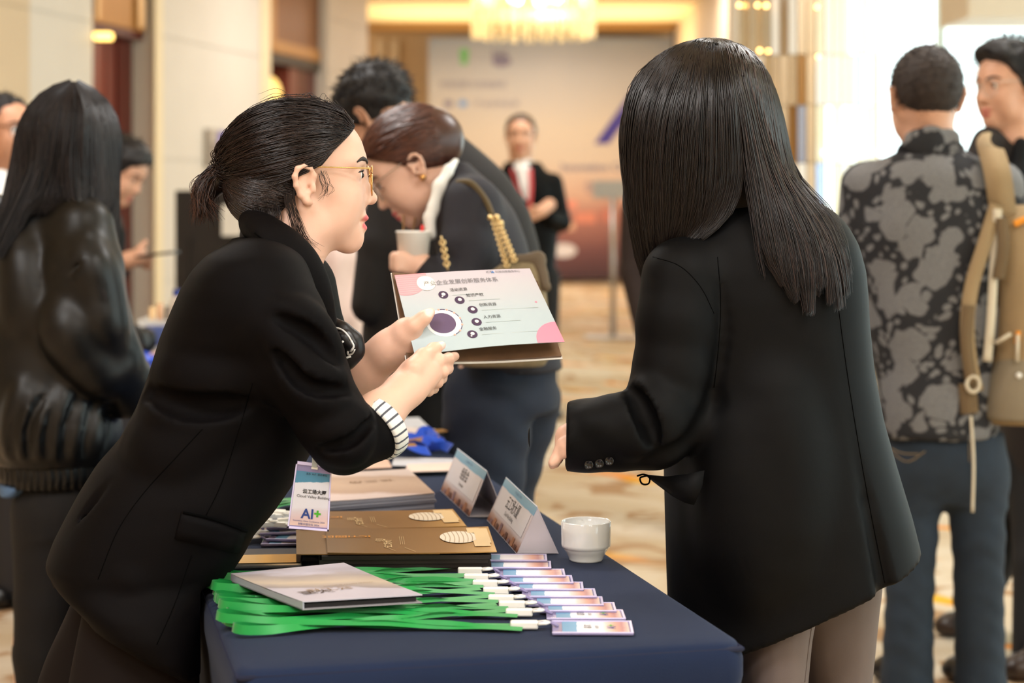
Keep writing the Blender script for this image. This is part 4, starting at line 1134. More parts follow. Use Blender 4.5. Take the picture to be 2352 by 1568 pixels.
def skin_mat(name, col, lip=(176, 78, 76), rough=0.48):
    m = bpy.data.materials.new(name); m.use_nodes = True
    N = m.node_tree.nodes; L = m.node_tree.links; b = N['Principled BSDF']
    b.inputs['Roughness'].default_value = rough; b.inputs['Specular IOR Level'].default_value = 0.4
    b.inputs['Subsurface Weight'].default_value = 0.12; b.inputs['Subsurface Radius'].default_value = (0.9, 0.35, 0.2)
    b.inputs['Subsurface Scale'].default_value = 0.01
    tc = N.new('ShaderNodeTexCoord'); nz = N.new('ShaderNodeTexNoise'); nz.inputs['Scale'].default_value = 35; nz.inputs['Detail'].default_value = 4
    L.new(tc.outputs['Object'], nz.inputs['Vector'])
    mx = N.new('ShaderNodeMix'); mx.data_type = 'RGBA'
    c = lin(*col); mx.inputs['A'].default_value = tuple(x * 0.93 for x in c[:3]) + (1,); mx.inputs['B'].default_value = tuple(min(1, x * 1.05) for x in c[:3]) + (1,)
    L.new(nz.outputs['Fac'], mx.inputs['Factor'])
    at = N.new('ShaderNodeAttribute'); at.attribute_name = 'lip'
    m2 = N.new('ShaderNodeMix'); m2.data_type = 'RGBA'; m2.inputs['B'].default_value = lin(*lip)
    L.new(at.outputs['Fac'], m2.inputs['Factor']); L.new(mx.outputs['Result'], m2.inputs['A'])
    a3 = N.new('ShaderNodeAttribute'); a3.attribute_name = 'nail'
    m3 = N.new('ShaderNodeMix'); m3.data_type = 'RGBA'; m3.inputs['B'].default_value = lin(236, 214, 206)
    L.new(a3.outputs['Fac'], m3.inputs['Factor']); L.new(m2.outputs['Result'], m3.inputs['A'])
    L.new(m3.outputs['Result'], b.inputs['Base Color'])
    n2 = N.new('ShaderNodeTexNoise'); n2.inputs['Scale'].default_value = 900; L.new(tc.outputs['Object'], n2.inputs['Vector'])
    bp = N.new('ShaderNodeBump'); bp.inputs['Strength'].default_value = 0.06; bp.inputs['Distance'].default_value = 0.002
    L.new(n2.outputs['Fac'], bp.inputs['Height']); L.new(bp.outputs['Normal'], b.inputs['Normal'])
    return m
SK1 = skin_mat('skin_fair', (226, 182, 160), lip=(206, 92, 96))
SK2 = skin_mat('skin_light_tan', (212, 162, 134), lip=(184, 96, 86))
SK3 = skin_mat('skin_tan', (198, 144, 114), lip=(176, 96, 82))

class Frame:
    """head frame: origin between the ears, x towards the face, y to its left, z up"""
    def __init__(s, c, fwd, up=(0, 0, 1), sc=1.0):
        s.c = np.array(c, float); f = unit(fwd); u = np.array(up, float); u = unit(u - f * (u @ f)); l = np.cross(u, f)
        s.R = np.stack((f, l, u), 1); s.s = sc
    def __call__(s, x, y, z): return s.c + s.s * (s.R @ np.array((x, y, z), float))
    def loc(s, V): return (np.asarray(V) - s.c) @ s.R / s.s

def head_shape(F, sh=None, female=True, ear=True, mouth_open=0.0):
    sh = sh or Sh(); s = F.s; R = F.R
    def el(x, y, z, rx, ry, rz, k=0.02, op='add', rot=None): sh.el(F(x, y, z), np.array((rx, ry, rz)) * s, R if rot is None else R @ rot, k * s, op)
    def rc(a, b, ra, rb, k=0.015, op='add'): sh.rc(F(*a), F(*b), ra * s, rb * s, k * s, op)
    el(-.006, 0, .040, .092, .073, .082)
    el(.040, 0, .046, .050, .058, .050, .03)
    el(.040, 0, -.012, .050, .057, .066, .03)
    el(.062, 0, -.036, .030, .034, .038, .025)
    for sg in (-1, 1):
        rc((.004, sg * .050, -.030), (.022, sg * .043, -.062), .020, .018, .02)
        rc((.022, sg * .043, -.062), (.066, sg * .014, -.084), .018, .013, .02)
        el(.062, sg * .036, -.016, .024, .022, .024, .02)
        el(.050, sg * .042, -.045, .024, .018, .026, .02)
    el(.040, 0, -.066, .044, .036, .020, .02)
    el(.076, 0, -.083, .014, .017, .013, .016)
    el(.078, 0, -.068, .012, .02, .014, .014)
    # eye sockets, brow, lids
    for sg in (-1, 1):
        el(.100, sg * .031, .020, .018, .020, .011, .014, 'sub')
        rc((.084, sg * .012, .041), (.068, sg * .048, .038), .0085, .0075, .014)
        el(.0755, sg * .0315, .0185, .0125, .0155, .0115, .006)
    # nose
    rc((.083, 0, .028), (.096, 0, -.004), .0065, .0080, .014)
    rc((.096, 0, -.004), (.1045, 0, -.0165), .0078, .0100, .008)
    for sg in (-1, 1):
        el(.091, sg * .0115, -.0205, .0105, .0072, .0075, .008)
        el(.0985, sg * .0068, -.0285, .0045, .0032, .0035, .003, 'sub')
    # mouth
    el(.0855, 0, -.0430, .0115, .0215, .0075, .006)
    el(.0930, 0, -.0465, .0085, .0170, .0050, .004)
    el(.0890, 0, -.0585 - mouth_open, .0100, .0165, .0062, .005)
    sh.rc(F(.103, -.016, -.0520 - mouth_open / 2), F(.103, .016, -.0520 - mouth_open / 2), (.0022 + mouth_open / 2) * s, None, .003, 'sub')
    sh.rc(F(.0885, -.0245, -.0515), F(.0885, -.0185, -.0515), .0022 * s, None, .004, 'sub')
    sh.rc(F(.0885, .0245, -.0515), F(.0885, .0185, -.0515), .0022 * s, None, .004, 'sub')
    if ear:
        for sg in (-1, 1):
            a = 0.28
            pts = [(.016, .072, .008), (.017, .077, .020), (.010, .082, .032), (-.002, .086, .037), (-.013, .089, .032), (-.018, .089, .018), (-.015, .086, .002), (-.007, .081, -.014), (.003, .077, -.025), (.010, .074, -.027)]
            rr = [.0034, .0036, .0038, .0040, .0042, .0042, .0042, .0046, .0060, .0050]
            pts = [(.001 + (x - .001) * .84, .079 + (y - .079) * .9, .003 + (z - .003) * .84) for x, y, z in pts]
            sh.chain([F(x, sg * y, z) for x, y, z in pts], [r * s * .9 for r in rr], .004 * s)
            el(.001, sg * .0785, .007, .0130, .0045, .0235, .006)
            el(.0035, sg * .0860, .007, .0075, .0062, .0150, .004, 'sub')
            el(.0060, sg * .0815, -.001, .0035, .0050, .0050, .003, 'sub')
            el(.0135, sg * .0790, -.002, .0036, .0032, .007, .004)
    return sh

class Person:
    def __init__(s, loc, label, skin=SK2):
        s.root = empty('person', loc, label, 'person'); s.skin = skin; s.parts = []; s.heads = []; s.nails = []
    def add_skin(s, sh, h, clip=None): s.parts.append(sh_mesh(sh, h, clip)); return s
    def finish(s):
        Vs, Qs, n = [], [], 0
        for V, Q in s.parts: Vs.append(V); Qs.append(Q + n); n += len(V)
        V = np.vstack(Vs); Q = np.vstack(Qs)
        o = mk('body', V, Q, s.skin, s.root, smooth=True)
        lip = np.zeros(len(V)); nail = np.zeros(len(V))
        for F in s.heads:
            L = F.loc(V)
            for (z, rz, ry) in ((-.0460, .0062, .0205), (-.0590, .0068, .0185)):
                d = np.sqrt(((L[:, 1]) / ry) ** 2 + ((L[:, 2] - z) / rz) ** 2 + ((L[:, 0] - .092) / .014) ** 2)
                lip = np.maximum(lip, np.clip((1.12 - d) / 0.25, 0, 1))
        for (p, r) in s.nails:
            d = np.linalg.norm(V - p, axis=1); nail = np.maximum(nail, np.clip((r - d) / (0.25 * r), 0, 1))
        for nm_, arr in (('lip', lip), ('nail', nail)):
            a = o.data.attributes.new(nm_, 'FLOAT', 'POINT')
            if len(a.data) == len(arr): a.data.foreach_set('value', arr.astype(np.float32))
        s.body = o; return o

def ray(obj_V, obj_Q):
    return BVHTree.FromPolygons(obj_V.tolist(), obj_Q.tolist())
class Cloth:
    """garment mesh kept with its search tree so that seams, flaps and buttons can sit on it"""
    def __init__(s, name, sh, h, m, parent, clip=None):
        s.V, s.Q = sh_mesh(sh, h, clip); s.o = mk(name, s.V, s.Q, m, parent, smooth=True); s.t = None
    def at(s, px, py, lift=0.0):
        if s.t is None: s.t = ray(s.V, s.Q)
        o = Vector((0, 0, CAMH)); d = Vector(P(px, py, 1.0)) - o; d.normalize()
        h_ = s.t.ray_cast(o, d)
        if h_[0] is None:
            n_ = s.t.find_nearest(Vector(P(px, py, s.V[:, 1].mean())))
            return np.array(n_[0]) + np.array(n_[1]) * lift
        return np.array(h_[0]) + np.array(h_[1]) * lift
    def seam(s, pts, m, r=0.0007, name='seam', lift=0.0):
        q = np.array(pts, float); q2 = np.c_[q, np.zeros(len(q))]
        n = max(6, int(np.linalg.norm(np.diff(q, axis=0), axis=1).sum() / 12))
        w = [s.at(x, y, lift) for x, y, _ in spline(q2, n)]
        return MB().tube(w, r, 5).build(name, m, s.o, True)
    def flap(s, quad, m, th=0.004, name='pocket_flap', nu=10, nv=4):
        a, b, c, d = [np.array(q, float) for q in quad]
        g = [[s.at(*((a * (1 - u) + b * u) * (1 - v) + (d * (1 - u) + c * u) * v), lift=th) for u in np.linspace(0, 1, nu)] for v in np.linspace(0, 1, nv)]
        nrm = np.cross(np.array(g[0][-1]) - g[0][0], np.array(g[-1][0]) - g[0][0])
        if nrm[1] > 0: nrm = -nrm
        return MB().sheet(g, th * 1.6, nrm).build(name, m, s.o, True)

def add_folds(sh, h, folds, clip=None):
    """creases laid on the surface of a garment: (photo points, radius, height); negative height cuts a groove"""
    V, Q = sh_mesh(sh, h, clip); t = ray(V, Q); o = Vector((0, 0, CAMH))
    for (pts, r, amp) in folds:
        q = np.c_[np.array(pts, float), np.zeros(len(pts))]
        C_, R_ = [], []
        m = 8
        for i, (x, y, _) in enumerate(spline(q, m)):
            d = Vector(P(x, y, 1.0)) - o; d.normalize(); hit = t.ray_cast(o, d)
            if hit[0] is None: continue
            w = math.sin(math.pi * (i + .6) / (m + .2)) ** 0.7
            ri = r * (0.45 + 0.55 * w); a = abs(amp) * w
            n = np.array(hit[1]); p = np.array(hit[0])
            C_.append(p + n * (a - ri) if amp > 0 else p + n * (ri - a)); R_.append(ri)
        if len(C_) > 1:
            for i in range(len(C_) - 1): sh.rc(C_[i], C_[i + 1], R_[i], R_[i + 1], r * (1.0 if amp > 0 else .8), 'add' if amp > 0 else 'sub')
    return sh

def wav(X, Y, Z, f, ph=0.0):
    return (np.sin(X * f + 1.3 * np.sin(Z * f * 0.7 + ph)) * np.cos(Y * f * 0.9 + ph) + np.sin(Z * f * 1.1 + Y * f * 0.6 + ph * 2) * 0.7)

def hair_cap(F, cen=(-.010, 0, .048), rad=(.104, .083, .088), hl=((.066, .090), (.016, .014)), extra=(), mess=0.0, k=0.004, seedp=0.0, freq=110):
    """cap of hair cut along the hairline running from the forehead point to the temple point (x, z)"""
    sh = Sh(); s = F.s
    sh.el(F(*cen), np.array(rad) * s, F.R, .01)
    for e in extra: sh.el(F(*e[0]), np.array(e[1]) * s, F.R, .03 * s)
    (x0, z0), (x1, z1) = hl
    d = unit((x0 - x1, 0, z0 - z1)); n = F.R @ np.array((d[2], 0, -d[0]))
    sh.cut(F(x0, 0, z0), n, k)
    if mess > 0: sh.disp(lambda X, Y, Z: (mess * wav(X, Y, Z, freq, seedp)).astype(np.float32))
    return sh

def sweep(F, a, b, cen, rad, n=14, lift=0.0, bulge=0.0):
    """hair path over the skull from a to b (head coordinates), kept outside the ellipsoid"""
    a, b, cen, rad = [np.array(q, float) for q in (a, b, cen, rad)]
    out = []
    for t in np.linspace(0, 1, n):
        q = a * (1 - t) + b * t
        rel = (q - cen) / rad; nr = np.linalg.norm(rel)
        lim = 1.0 + lift
        if nr < lim and t < 0.97: q = cen + rel / nr * lim * rad
        out.append(F(*q))
    return np.array(out)

def eyes(F, root, person=None):
    """eyeballs with irises, brows and lash lines as parts of the head"""
    M_eye = mat('eye_white', (236, 232, 226), 0.15); M_iris = mat('eye_iris', (40, 24, 18), 0.15); M_brow = mat('brow_hair', (38, 28, 26), 0.7)
    for sg in (-1, 1):
        MB().sphere(F(.0785, sg * .0315, .0185), .0108 * F.s, 14, 10).build('eye', M_eye, root, True)
        MB().sphere(F(.0865, sg * .0315, .0180), .0052 * F.s, 10, 8).build('iris', M_iris, root, True)
        pts = [F(.0895, sg * .022, .0228), F(.0905, sg * .030, .0252), F(.0870, sg * .039, .0240), F(.0800, sg * .0455, .0215)]
        MB().tube(spline(pts, 10), np.linspace(.0012, .0010, 10) * F.s, 5).build('eyelashes', M_brow, root, True)
        pts = [F(.0965, sg * .013, .0370), F(.0950, sg * .024, .0415), F(.0880, sg * .038, .0425), F(.0780, sg * .0510, .0375)]
        pts = spline(pts, 14)
        if person is not None:
            t = BVHTree.FromPolygons(person.parts[0][0].tolist(), person.parts[0][1].tolist())
            for i in range(len(pts)):
                n_ = t.find_nearest(Vector(pts[i])); pts[i] = np.array(n_[0]) + np.array(n_[1]) * .0004
        MB().tube(pts, np.r_[np.linspace(.0024, .0034, 7), np.linspace(.0032, .0012, 7)] * F.s, 6, ry=.0018 * F.s).build('eyebrow', M_brow, root, True)

def glasses(F, root, m, lens_r=(.023, .021), z=.012, x=.101, w=.034, temple_z=.028):
    g = empty('glasses', (0, 0, 0)); g.parent = root; g.location = Vector(F(x, 0, z) - wloc(root))
    M_lens = glass_mat('spectacle_lens', (0.98, 0.98, 0.98), 0.08)
    for sg in (-1, 1):
        ring = [F(x - .012 * abs(math.cos(a) * sg * 1.0 + 1 if False else 0) - 0.10 * (abs(sg * w + lens_r[0] * math.cos(a)) ** 2) * 10, sg * w + lens_r[0] * math.cos(a), z + lens_r[1] * math.sin(a)) for a in np.linspace(0, 2 * math.pi, 25)]
        MB().tube(ring, .0011 * F.s, 6, cap=False).build('rim', m, g, True)
        mk('lens', [F(x - 0.10 * (w ** 2) * 10, sg * w, z)] + [np.array(q) for q in ring[:-1]], [(0, 1 + i, 1 + (i + 1) % 24) for i in range(24)], M_lens, g)
        hx = x - 0.10 * ((w + lens_r[0]) ** 2) * 10
        MB().tube([F(hx, sg * (w + lens_r[0]), z + .010), F(hx - .004, sg * (w + lens_r[0] + .006), temple_z), F(.050, sg * .0735, temple_z + .001), F(.006, sg * .0800, temple_z + .002), F(-.006, sg * .0815, temple_z - .006)], .0012 * F.s, 6).build('temple', m, g, True)
    MB().tube([F(x - .0015, -w + lens_r[0], z + .006), F(x + .002, 0, z + .010), F(x - .0015, w - lens_r[0], z + .006)], .0011 * F.s, 6).build('bridge', m, g, True)
    return g

M_blk = mat('black_wool', (6, 4, 5), 0.70, var=0.22, scale=9, bump=0.16, bscale=1400, spec=0.10)
M_blk2 = mat('black_suiting', (5, 5, 6), 0.60, var=0.2, scale=9, bump=0.10, bscale=1600, spec=0.14)
M_seam = mat('black_seam', (4, 4, 4), 0.95, spec=0.05)
M_shoe = mat('black_leather_shoe', (16, 15, 15), 0.3)

def shoe(root, toe, heel, m=M_shoe, w=0.045, hgt=0.075):
    a, b = np.array(heel, float), np.array(toe, float); a[2] = b[2] = 0.0
    d = unit(b - a); L = np.linalg.norm(b - a)
    sh = Sh()
    sh.rc(a + (0, 0, .045), a + (0, 0, hgt + .03), .036, .038, .02)
    sh.rc(a + d * .02 + (0, 0, .040), b - d * .05 + (0, 0, .035), .038, .036, .03)
    sh.el(b - d * .05 + (0, 0, .030), (.055, .045, .032), None, .02)
    sh.cut((0, 0, .004), (0, 0, -1), .003)
    return sh_obj('shoe', sh, .009, m, root)

def legs(root, rowsL, m, name='trousers', h=.012, hems=True, disp=None):
    """trouser legs: each a list of (point, radius)"""
    sh = Sh()
    for leg in rowsL:
        sh.chain([q for q, r in leg], [r for q, r in leg], .03)
    if disp is not None: sh.disp(disp)
    return sh_obj(name, sh, h, m, root)

def sweep_hair(F, root, tie, cen, rad, n, mats, r=.0011, seedv=5):
    """strands combed from the hairline back to the tie"""
    g = np.random.default_rng(seedv); tie = np.array(tie); out = []
    for k in range(n):
        th = g.random(); sd = 1 if g.random() < .5 else -1
        a = np.array((.076 * (1 - th) + .014 * th - g.uniform(0, .09) * (g.random() < .5), sd * (.004 + .076 * math.sin(min(1, th * 1.15) * math.pi / 2)), .098 * (1 - th) + .022 * th))
        p = sweep(F, a, tie + g.normal(size=3) * .012, cen, np.array(rad), 14, lift=g.uniform(0, .03))
        out.append(p)
    out = np.array(out); m = len(mats)
    for i in range(m): strands('hair_strands', out[i::m], taper(14, r, .0005), mats[i], root)

def tufts(F, root, cen, rad, hl, n, length, m, r=.0013, zmin=-.02, seedv=8):
    """short locks standing off a cropped head"""
    g = np.random.default_rng(seedv); cen, rad = np.array(cen, float), np.array(rad, float); out = []
    (x0, z0), (x1, z1) = hl; d = unit((x0 - x1, 0, z0 - z1)); nn = np.array((d[2], 0, -d[0]))
    while len(out) < n:
        v = unit(g.normal(size=3)); p = cen + v * rad * .985
        if (p - np.array((x0, 0, z0))) @ nn > 0 or p[2] < zmin: continue
        if abs(p[1]) > .07 and abs(p[0]) < .03 and p[2] < .035: continue
        t = unit(v * .55 + unit(np.array((.35, 0, -.5)) + g.normal(size=3) * .6) * .8)
        q = p + t * length * g.uniform(.5, 1.1) + v * length * .12
        out.append(spline([F(*p), F(*((p + q) / 2 + v * length * .15)), F(*q)], 6))
    strands('hair_tufts', np.array(out), taper(6, r, .0003, .4), m, root)

def push_out(paths, obj, lo=.0008, hi=.005, seedv=2):
    """lift strands that sink into the under layer of hair"""
    me = obj.data; n = len(me.vertices); V = np.zeros(n * 3); me.vertices.foreach_get('co', V); V = V.reshape(-1, 3) + wloc(obj)
    Q = np.zeros(len(me.loops), dtype=np.int32); me.loops.foreach_get('vertex_index', Q); Q = Q.reshape(-1, 4)
    t = BVHTree.FromPolygons(V.tolist(), Q.tolist()); g = np.random.default_rng(seedv)
    out = np.array(paths, float); cen = V.mean(0)
    for i in range(len(out)):
        off = lo + (hi - lo) * g.random()
        for j in range(out.shape[1]):
            p = out[i, j]; loc, nr, _, d = t.find_nearest(Vector(p), 0.05)
            if loc is None: continue
            loc = np.array(loc); nr = np.array(nr)
            if (p - loc) @ nr < off: out[i, j] = loc + nr * off
        out[i, 1:-1] = (out[i, :-2] + 2 * out[i, 1:-1] + out[i, 2:]) / 4
    return out

def clump(paths, tips, amount=.75, power=3.0):
    """draw the ends of strands together into pointed locks"""
    tips = np.array(tips); out = np.array(paths); t = np.linspace(0, 1, out.shape[1])[:, None] ** power
    for i in range(len(out)):
        d = np.linalg.norm(tips - out[i, -1], axis=1); k = int(np.argmin(d))
        if d[k] < .06: out[i] += (tips[k] - out[i, -1]) * t * amount
    return out
# ------------------------------------------------------------------ the woman in the black blazer who shows the booklet
YA = 2.80
A = Person((-0.55, YA, 0), 'woman in a black blazer and gold glasses leaning over the table with a booklet', SK1)
fA = unit((0.985, 0.17, 0.0))
HA = Frame(P(692, 430, 2.875), fA, (0.0, 0, 1), 1.0)
hs = head_shape(HA, mouth_open=.0028)
hs.rc(HA(-.012, 0, -.030), P(655, 585, 2.845), .049, .050, .03)
hs.rc(P(655, 585, 2.845), P(625, 680, 2.82), .050, .062, .03)
A.add_skin(hs, .0019)
A.heads.append(HA)
# forearms and hands
near = Sh()
near.chain([P(800, 1000, 2.660), P(868, 955, 2.700), P(936, 890, 2.745)], [.036, .033, .0245], .02)
near.rc(P(936, 890, 2.745), P(975, 850, 2.775), .0250, .0265, .02, flat=((.3, -.5, .8), .75))
near.el(P(962, 858, 2.762), (.027, .018, .026), None, .012)
near.chain([P(950, 845, 2.745), P(972, 818, 2.765), P(996, 802, 2.790), P(1014, 793, 2.804)], [.0140, .0105, .0088, .0066], .008)
near.chain([P(982, 838, 2.775), P(1008, 829, 2.785), P(1030, 824, 2.812), P(1045, 818, 2.835)], [.0115, .0092, .0082, .0068], .006)
near.chain([P(986, 855, 2.775), P(1016, 854, 2.785), P(1028, 846, 2.815), P(1032, 832, 2.845)], [.0115, .0090, .0082, .0068], .004)
near.chain([P(980, 871, 2.772), P(1004, 877, 2.785), P(1014, 868, 2.815), P(1018, 854, 2.845)], [.011, .0088, .0080, .0066], .004)
near.chain([P(966, 882, 2.768), P(984, 897, 2.785), P(996, 892, 2.812), P(1000, 878, 2.84)], [.0105, .0080, .0072, .0060], .004)
A.add_skin(near, .0022)
A.nails.append((P(1011, 793, 2.800), .0095))
far = Sh()
far.chain([P(775, 905, 2.90), P(835, 852, 2.885), P(893, 803, 2.865)], [.036, .034, .0255], .02)
far.rc(P(893, 803, 2.865), P(935, 770, 2.858), .0255, .026, .02)
far.el(P(936, 784, 2.856), (.022, .018, .030), None, .014)
far.chain([P(930, 768, 2.845), P(952, 748, 2.838), P(974, 730, 2.838), P(989, 717, 2.842)], [.0150, .0112, .0092, .0068], .010)
for k, (dy, ln) in enumerate(((-22, 1.0), (-6, 1.08), (10, 1.0), (26, .85))):
    far.chain([P(942, 768 + dy * .8, 2.868), P(942 + 36 * ln, 752 + dy, 2.895), P(942 + 62 * ln, 745 + dy, 2.905), P(942 + 80 * ln, 742 + dy, 2.905)], [.011, .0095, .0088, .0072], .008)
A.add_skin(far, .0024)
A.nails.append((P(987, 716, 2.833), .009))
# covered trunk and legs, one continuous figure inside the clothes
core = Sh()
core.ilo(YA, [(600, 500, 680, .13), (700, 445, 700, .15), (900, 370, 690, .12), (1060, 300, 640, .14), (1180, 240, 560, .155), (1280, 230, 450, .13)], .03)
core.rc(P(640, 640, 2.82), P(610, 700, 2.81), .05, .08, .03)
for (yo, x0) in ((-.075, 330), (.06, 280)):
    core.chain([P(x0, 1290, YA + yo), P(x0 - 40, 1900, YA + yo), P(x0 - 60, 2440, YA + yo)], [.045, .035, .03], .03)
core.chain([P(600, 670, 2.67), P(690, 840, 2.655), P(775, 1000, 2.655), P(830, 985, 2.68)], [.045, .038, .034, .034], .03)
core.chain([P(670, 680, 2.95), P(720, 860, 2.95), P(755, 930, 2.92), P(800, 885, 2.90)], [.045, .038, .034, .034], .03)
A.add_skin(core, .011)
A.finish()
eyes(HA, A.root, A)
M_goldm = mat('gold_wire', (226, 176, 112), 0.22, metal=1.0)
glasses(HA, A.root, M_goldm, lens_r=(.0235, .0225), z=.010, x=.104, w=.0345, temple_z=.028)

# blazer
jk = Sh()
jk.ilo(YA, [(545, 545, 655, .08, .02), (560, 520, 690, .11, .01), (585, 480, 712, .145), (620, 447, 728, .165), (660, 424, 742, .178), (710, 402, 755, .182), (770, 376, 768, .175), (850, 350, 772, .155), (930, 320, 758, .148), (1000, 283, 735, .152), (1060, 230, 703, .165),
                (1120, 193, 668, .178), (1180, 161, 626, .185), (1230, 136, 582, .188), (1280, 119, 556, .190), (1296, 128, 545, .188), (1318, 142, 530, .185, -.01), (1345, 160, 508, .165, -.04), (1380, 194, 486, .145, -.07), (1430, 238, 478, .13, -.09), (1490, 345, 475, .11, -.10), (1533, 430, 473, .08, -.11)], .02, pw=2.3, smooth=.007)
jk.chain([P(240, 1180, 2.74), P(172, 1285, 2.72), P(126, 1348, 2.72)], [.030, .020, .003], .014)
jk.chain([P(300, 1330, 2.64), P(228, 1440, 2.64)], [.030, .003], .014)
jk.chain([P(596, 665, 2.690), P(640, 745, 2.665), P(700, 855, 2.655), P(762, 965, 2.652), P(790, 1010, 2.655), P(862, 992, 2.690)], [.070, .066, .058, .050, .046, .041], .03)
jk.chain([P(672, 668, 2.930), P(705, 780, 2.945), P(738, 880, 2.935), P(765, 915, 2.915), P(785, 893, 2.895)], [.068, .060, .050, .046, .042], .03)
# pulled folds: sleeve and waist
add_folds(jk, .011, [([(650, 705), (720, 738), (772, 800)], .020, .007), ([(625, 765), (700, 850), (782, 872)], .020, .007), ([(640, 855), (715, 915), (798, 930)], .018, .006), ([(735, 1002), (790, 990), (840, 948)], .018, .006), ([(752, 1045), (815, 1035), (852, 990)], .016, .005),
    ([(362, 858), (470, 884), (600, 880)], .030, .005), ([(340, 935), (420, 966), (540, 950)], .034, .006), ([(300, 1000), (380, 1040), (480, 1010)], .030, .005),
    ([(640, 730), (705, 768), (768, 835)], .010, -.004), ([(640, 808), (705, 882), (790, 902)], .010, -.004), ([(745, 1024), (800, 1010), (846, 968)], .009, -.004), ([(356, 905), (440, 930), (560, 922)], .016, -.003)])
# cuff opening, lower front and tail
jk.cut(P(872, 985, 2.69), P(936, 890, 2.745) - P(800, 1000, 2.66), .004, (P(800, 1090, 2.55), P(930, 905, 2.80)))
jk.cut(P(793, 886, 2.89), P(893, 803, 2.865) - P(775, 905, 2.90), .004, (P(775, 945, 2.835), P(900, 800, 2.98)))
jk.cut(T0 - TE * .008, TE, .004, ((-1.2, 2.2, 0.0), (0.0, 3.4, TZ + .008)))          # pressed against the table edge
jk.rc(P(262, 1058, 2.655), P(128, 1340, 2.70), .004, .006, .010, 'sub')
jkA = Cloth('blazer', jk, .0052, M_blk, A.root)
jkA.seam([(465, 985), (400, 1055), (340, 1120), (275, 1210), (225, 1330)], M_seam)
jkA.seam([(580, 880), (545, 1000), (500, 1130), (470, 1190)], M_seam)
jkA.seam([(440, 1275), (400, 1390), (360, 1480)], M_seam)
jkA.flap([(420, 1176), (562, 1216), (545, 1268), (404, 1236)], M_blk, .004)
jkA.seam([(420, 1176), (480, 1188), (562, 1216)], M_seam, .0018, lift=.004)
# collar: folded band round the neck that runs into the lapel
col = Sh()
cpts = [P(600, 520, 2.90), P(583, 520, 2.83), P(610, 532, 2.765), P(650, 566, 2.735), P(690, 610, 2.728), P(718, 655, 2.735), P(738, 705, 2.745), P(757, 760, 2.755)]
cq = spline(np.array([np.r_[p, r] for p, r in zip(cpts, [.016, .020, .024, .027, .026, .021, .015, .006])]), 26)
col.chain([q[:3] for q in cq], list(cq[:, 3]), .012, flat=((.45, -.55, .25), .40))
col.chain([P(600, 520, 2.90), P(640, 545, 2.955), P(690, 600, 2.955), P(725, 665, 2.93), P(750, 740, 2.88)], [.016, .022, .022, .018, .008], .02, flat=((.45, .6, .25), .42))
colA = Cloth('collar', col, .0036, M_blk, A.root)
colA.seam([(585, 535), (625, 566), (665, 605), (700, 660), (722, 712)], M_seam, .0012)
# striped shirt cuffs turned over the sleeves
M_str1 = mat('shirt_white', (228, 226, 222), 0.7); M_str2 = mat('shirt_stripe', (74, 76, 86), 0.7)
def striped_cuff(a, b, r0, r1, n=92):
    a, b = np.array(a), np.array(b); t = unit(b - a)
    u = unit(np.cross(t, (0, 0, 1))); v = np.cross(t, u)
    V = []; F_ = []; mi = []
    prof = [(0.0, r0 - .003), (-.02, r0), (.10, r0 + .0025), (.5, (r0 + r1) / 2 + .003), (.92, r1 + .002), (1.0, r1), (0.96, r1 - .004), (.6, r1 - .006)]
    for (s_, r_) in prof:
        for k in range(n):
            q = 2 * math.pi * k / n
            V.append(a + (b - a) * s_ + (u * math.cos(q) + v * math.sin(q)) * r_)
    for i in range(len(prof) - 1):
        for k in range(n):
            F_.append((i * n + k, i * n + (k + 1) % n, (i + 1) * n + (k + 1) % n, (i + 1) * n + k)); mi.append(1 if k % 4 == 0 else 0)
    o = mk('shirt_cuff', V, F_, [M_str1, M_str2], A.root, True)
    o.data.polygons.foreach_set('material_index', np.array(mi, dtype=np.int32)); o['label'] = 'white shirt cuff with dark pinstripes'
    return o
ax = unit(P(936, 890, 2.745) - P(800, 1000, 2.66))
c0 = P(862, 991, 2.688)
striped_cuff(c0 - ax * .004, c0 + ax * .019, .0425, .0445)
ax2 = unit(P(893, 803, 2.865) - P(775, 905, 2.90)); c0 = P(787, 892, 2.893)
striped_cuff(c0 - ax2 * .008, c0 + ax2 * .010, .043, .044)

# black and white silk scarf
M_silk = mat('black_silk', (14, 12, 16), 0.42); M_silkw = mat('white_silk', (232, 230, 228), 0.35)
sc = Sh()
sc.chain([P(764, 742, 2.79), P(785, 762, 2.785), P(808, 785, 2.785), P(812, 806, 2.785), P(796, 824, 2.785), P(775, 815, 2.79)], [.010, .013, .015, .014, .013, .012], .01, flat=((0, 1, 0), .7))
sc.chain([P(765, 775, 2.78), P(790, 778, 2.772), P(806, 794, 2.770)], [.009, .010, .009], .006)
sc.chain([P(770, 800, 2.79), P(782, 838, 2.79)], [.016, .012], .01, flat=((0, 1, 0), .5))
scf = Cloth('scarf', sc, .0026, M_silk, A.root)
for pts in (((768, 752), (782, 756), (797, 768), (806, 782)), ((806, 782), (812, 796), (805, 806)), ((776, 800), (780, 792), (789, 783)), ((800, 806), (799, 814), (808, 812), (814, 802)), ((777, 815), (790, 822), (806, 818))):
    scf.seam(pts, M_silkw, .0016, 'silk_line', lift=.0006)
sl = Sh().chain([P(728, 625, 2.79), P(736, 660, 2.79), P(760, 730, 2.795)], [.010, .010, .010], .01, flat=((1, 0, 0), .6))
sh_obj('blouse_front', sl, .004, M_str1, A.root)

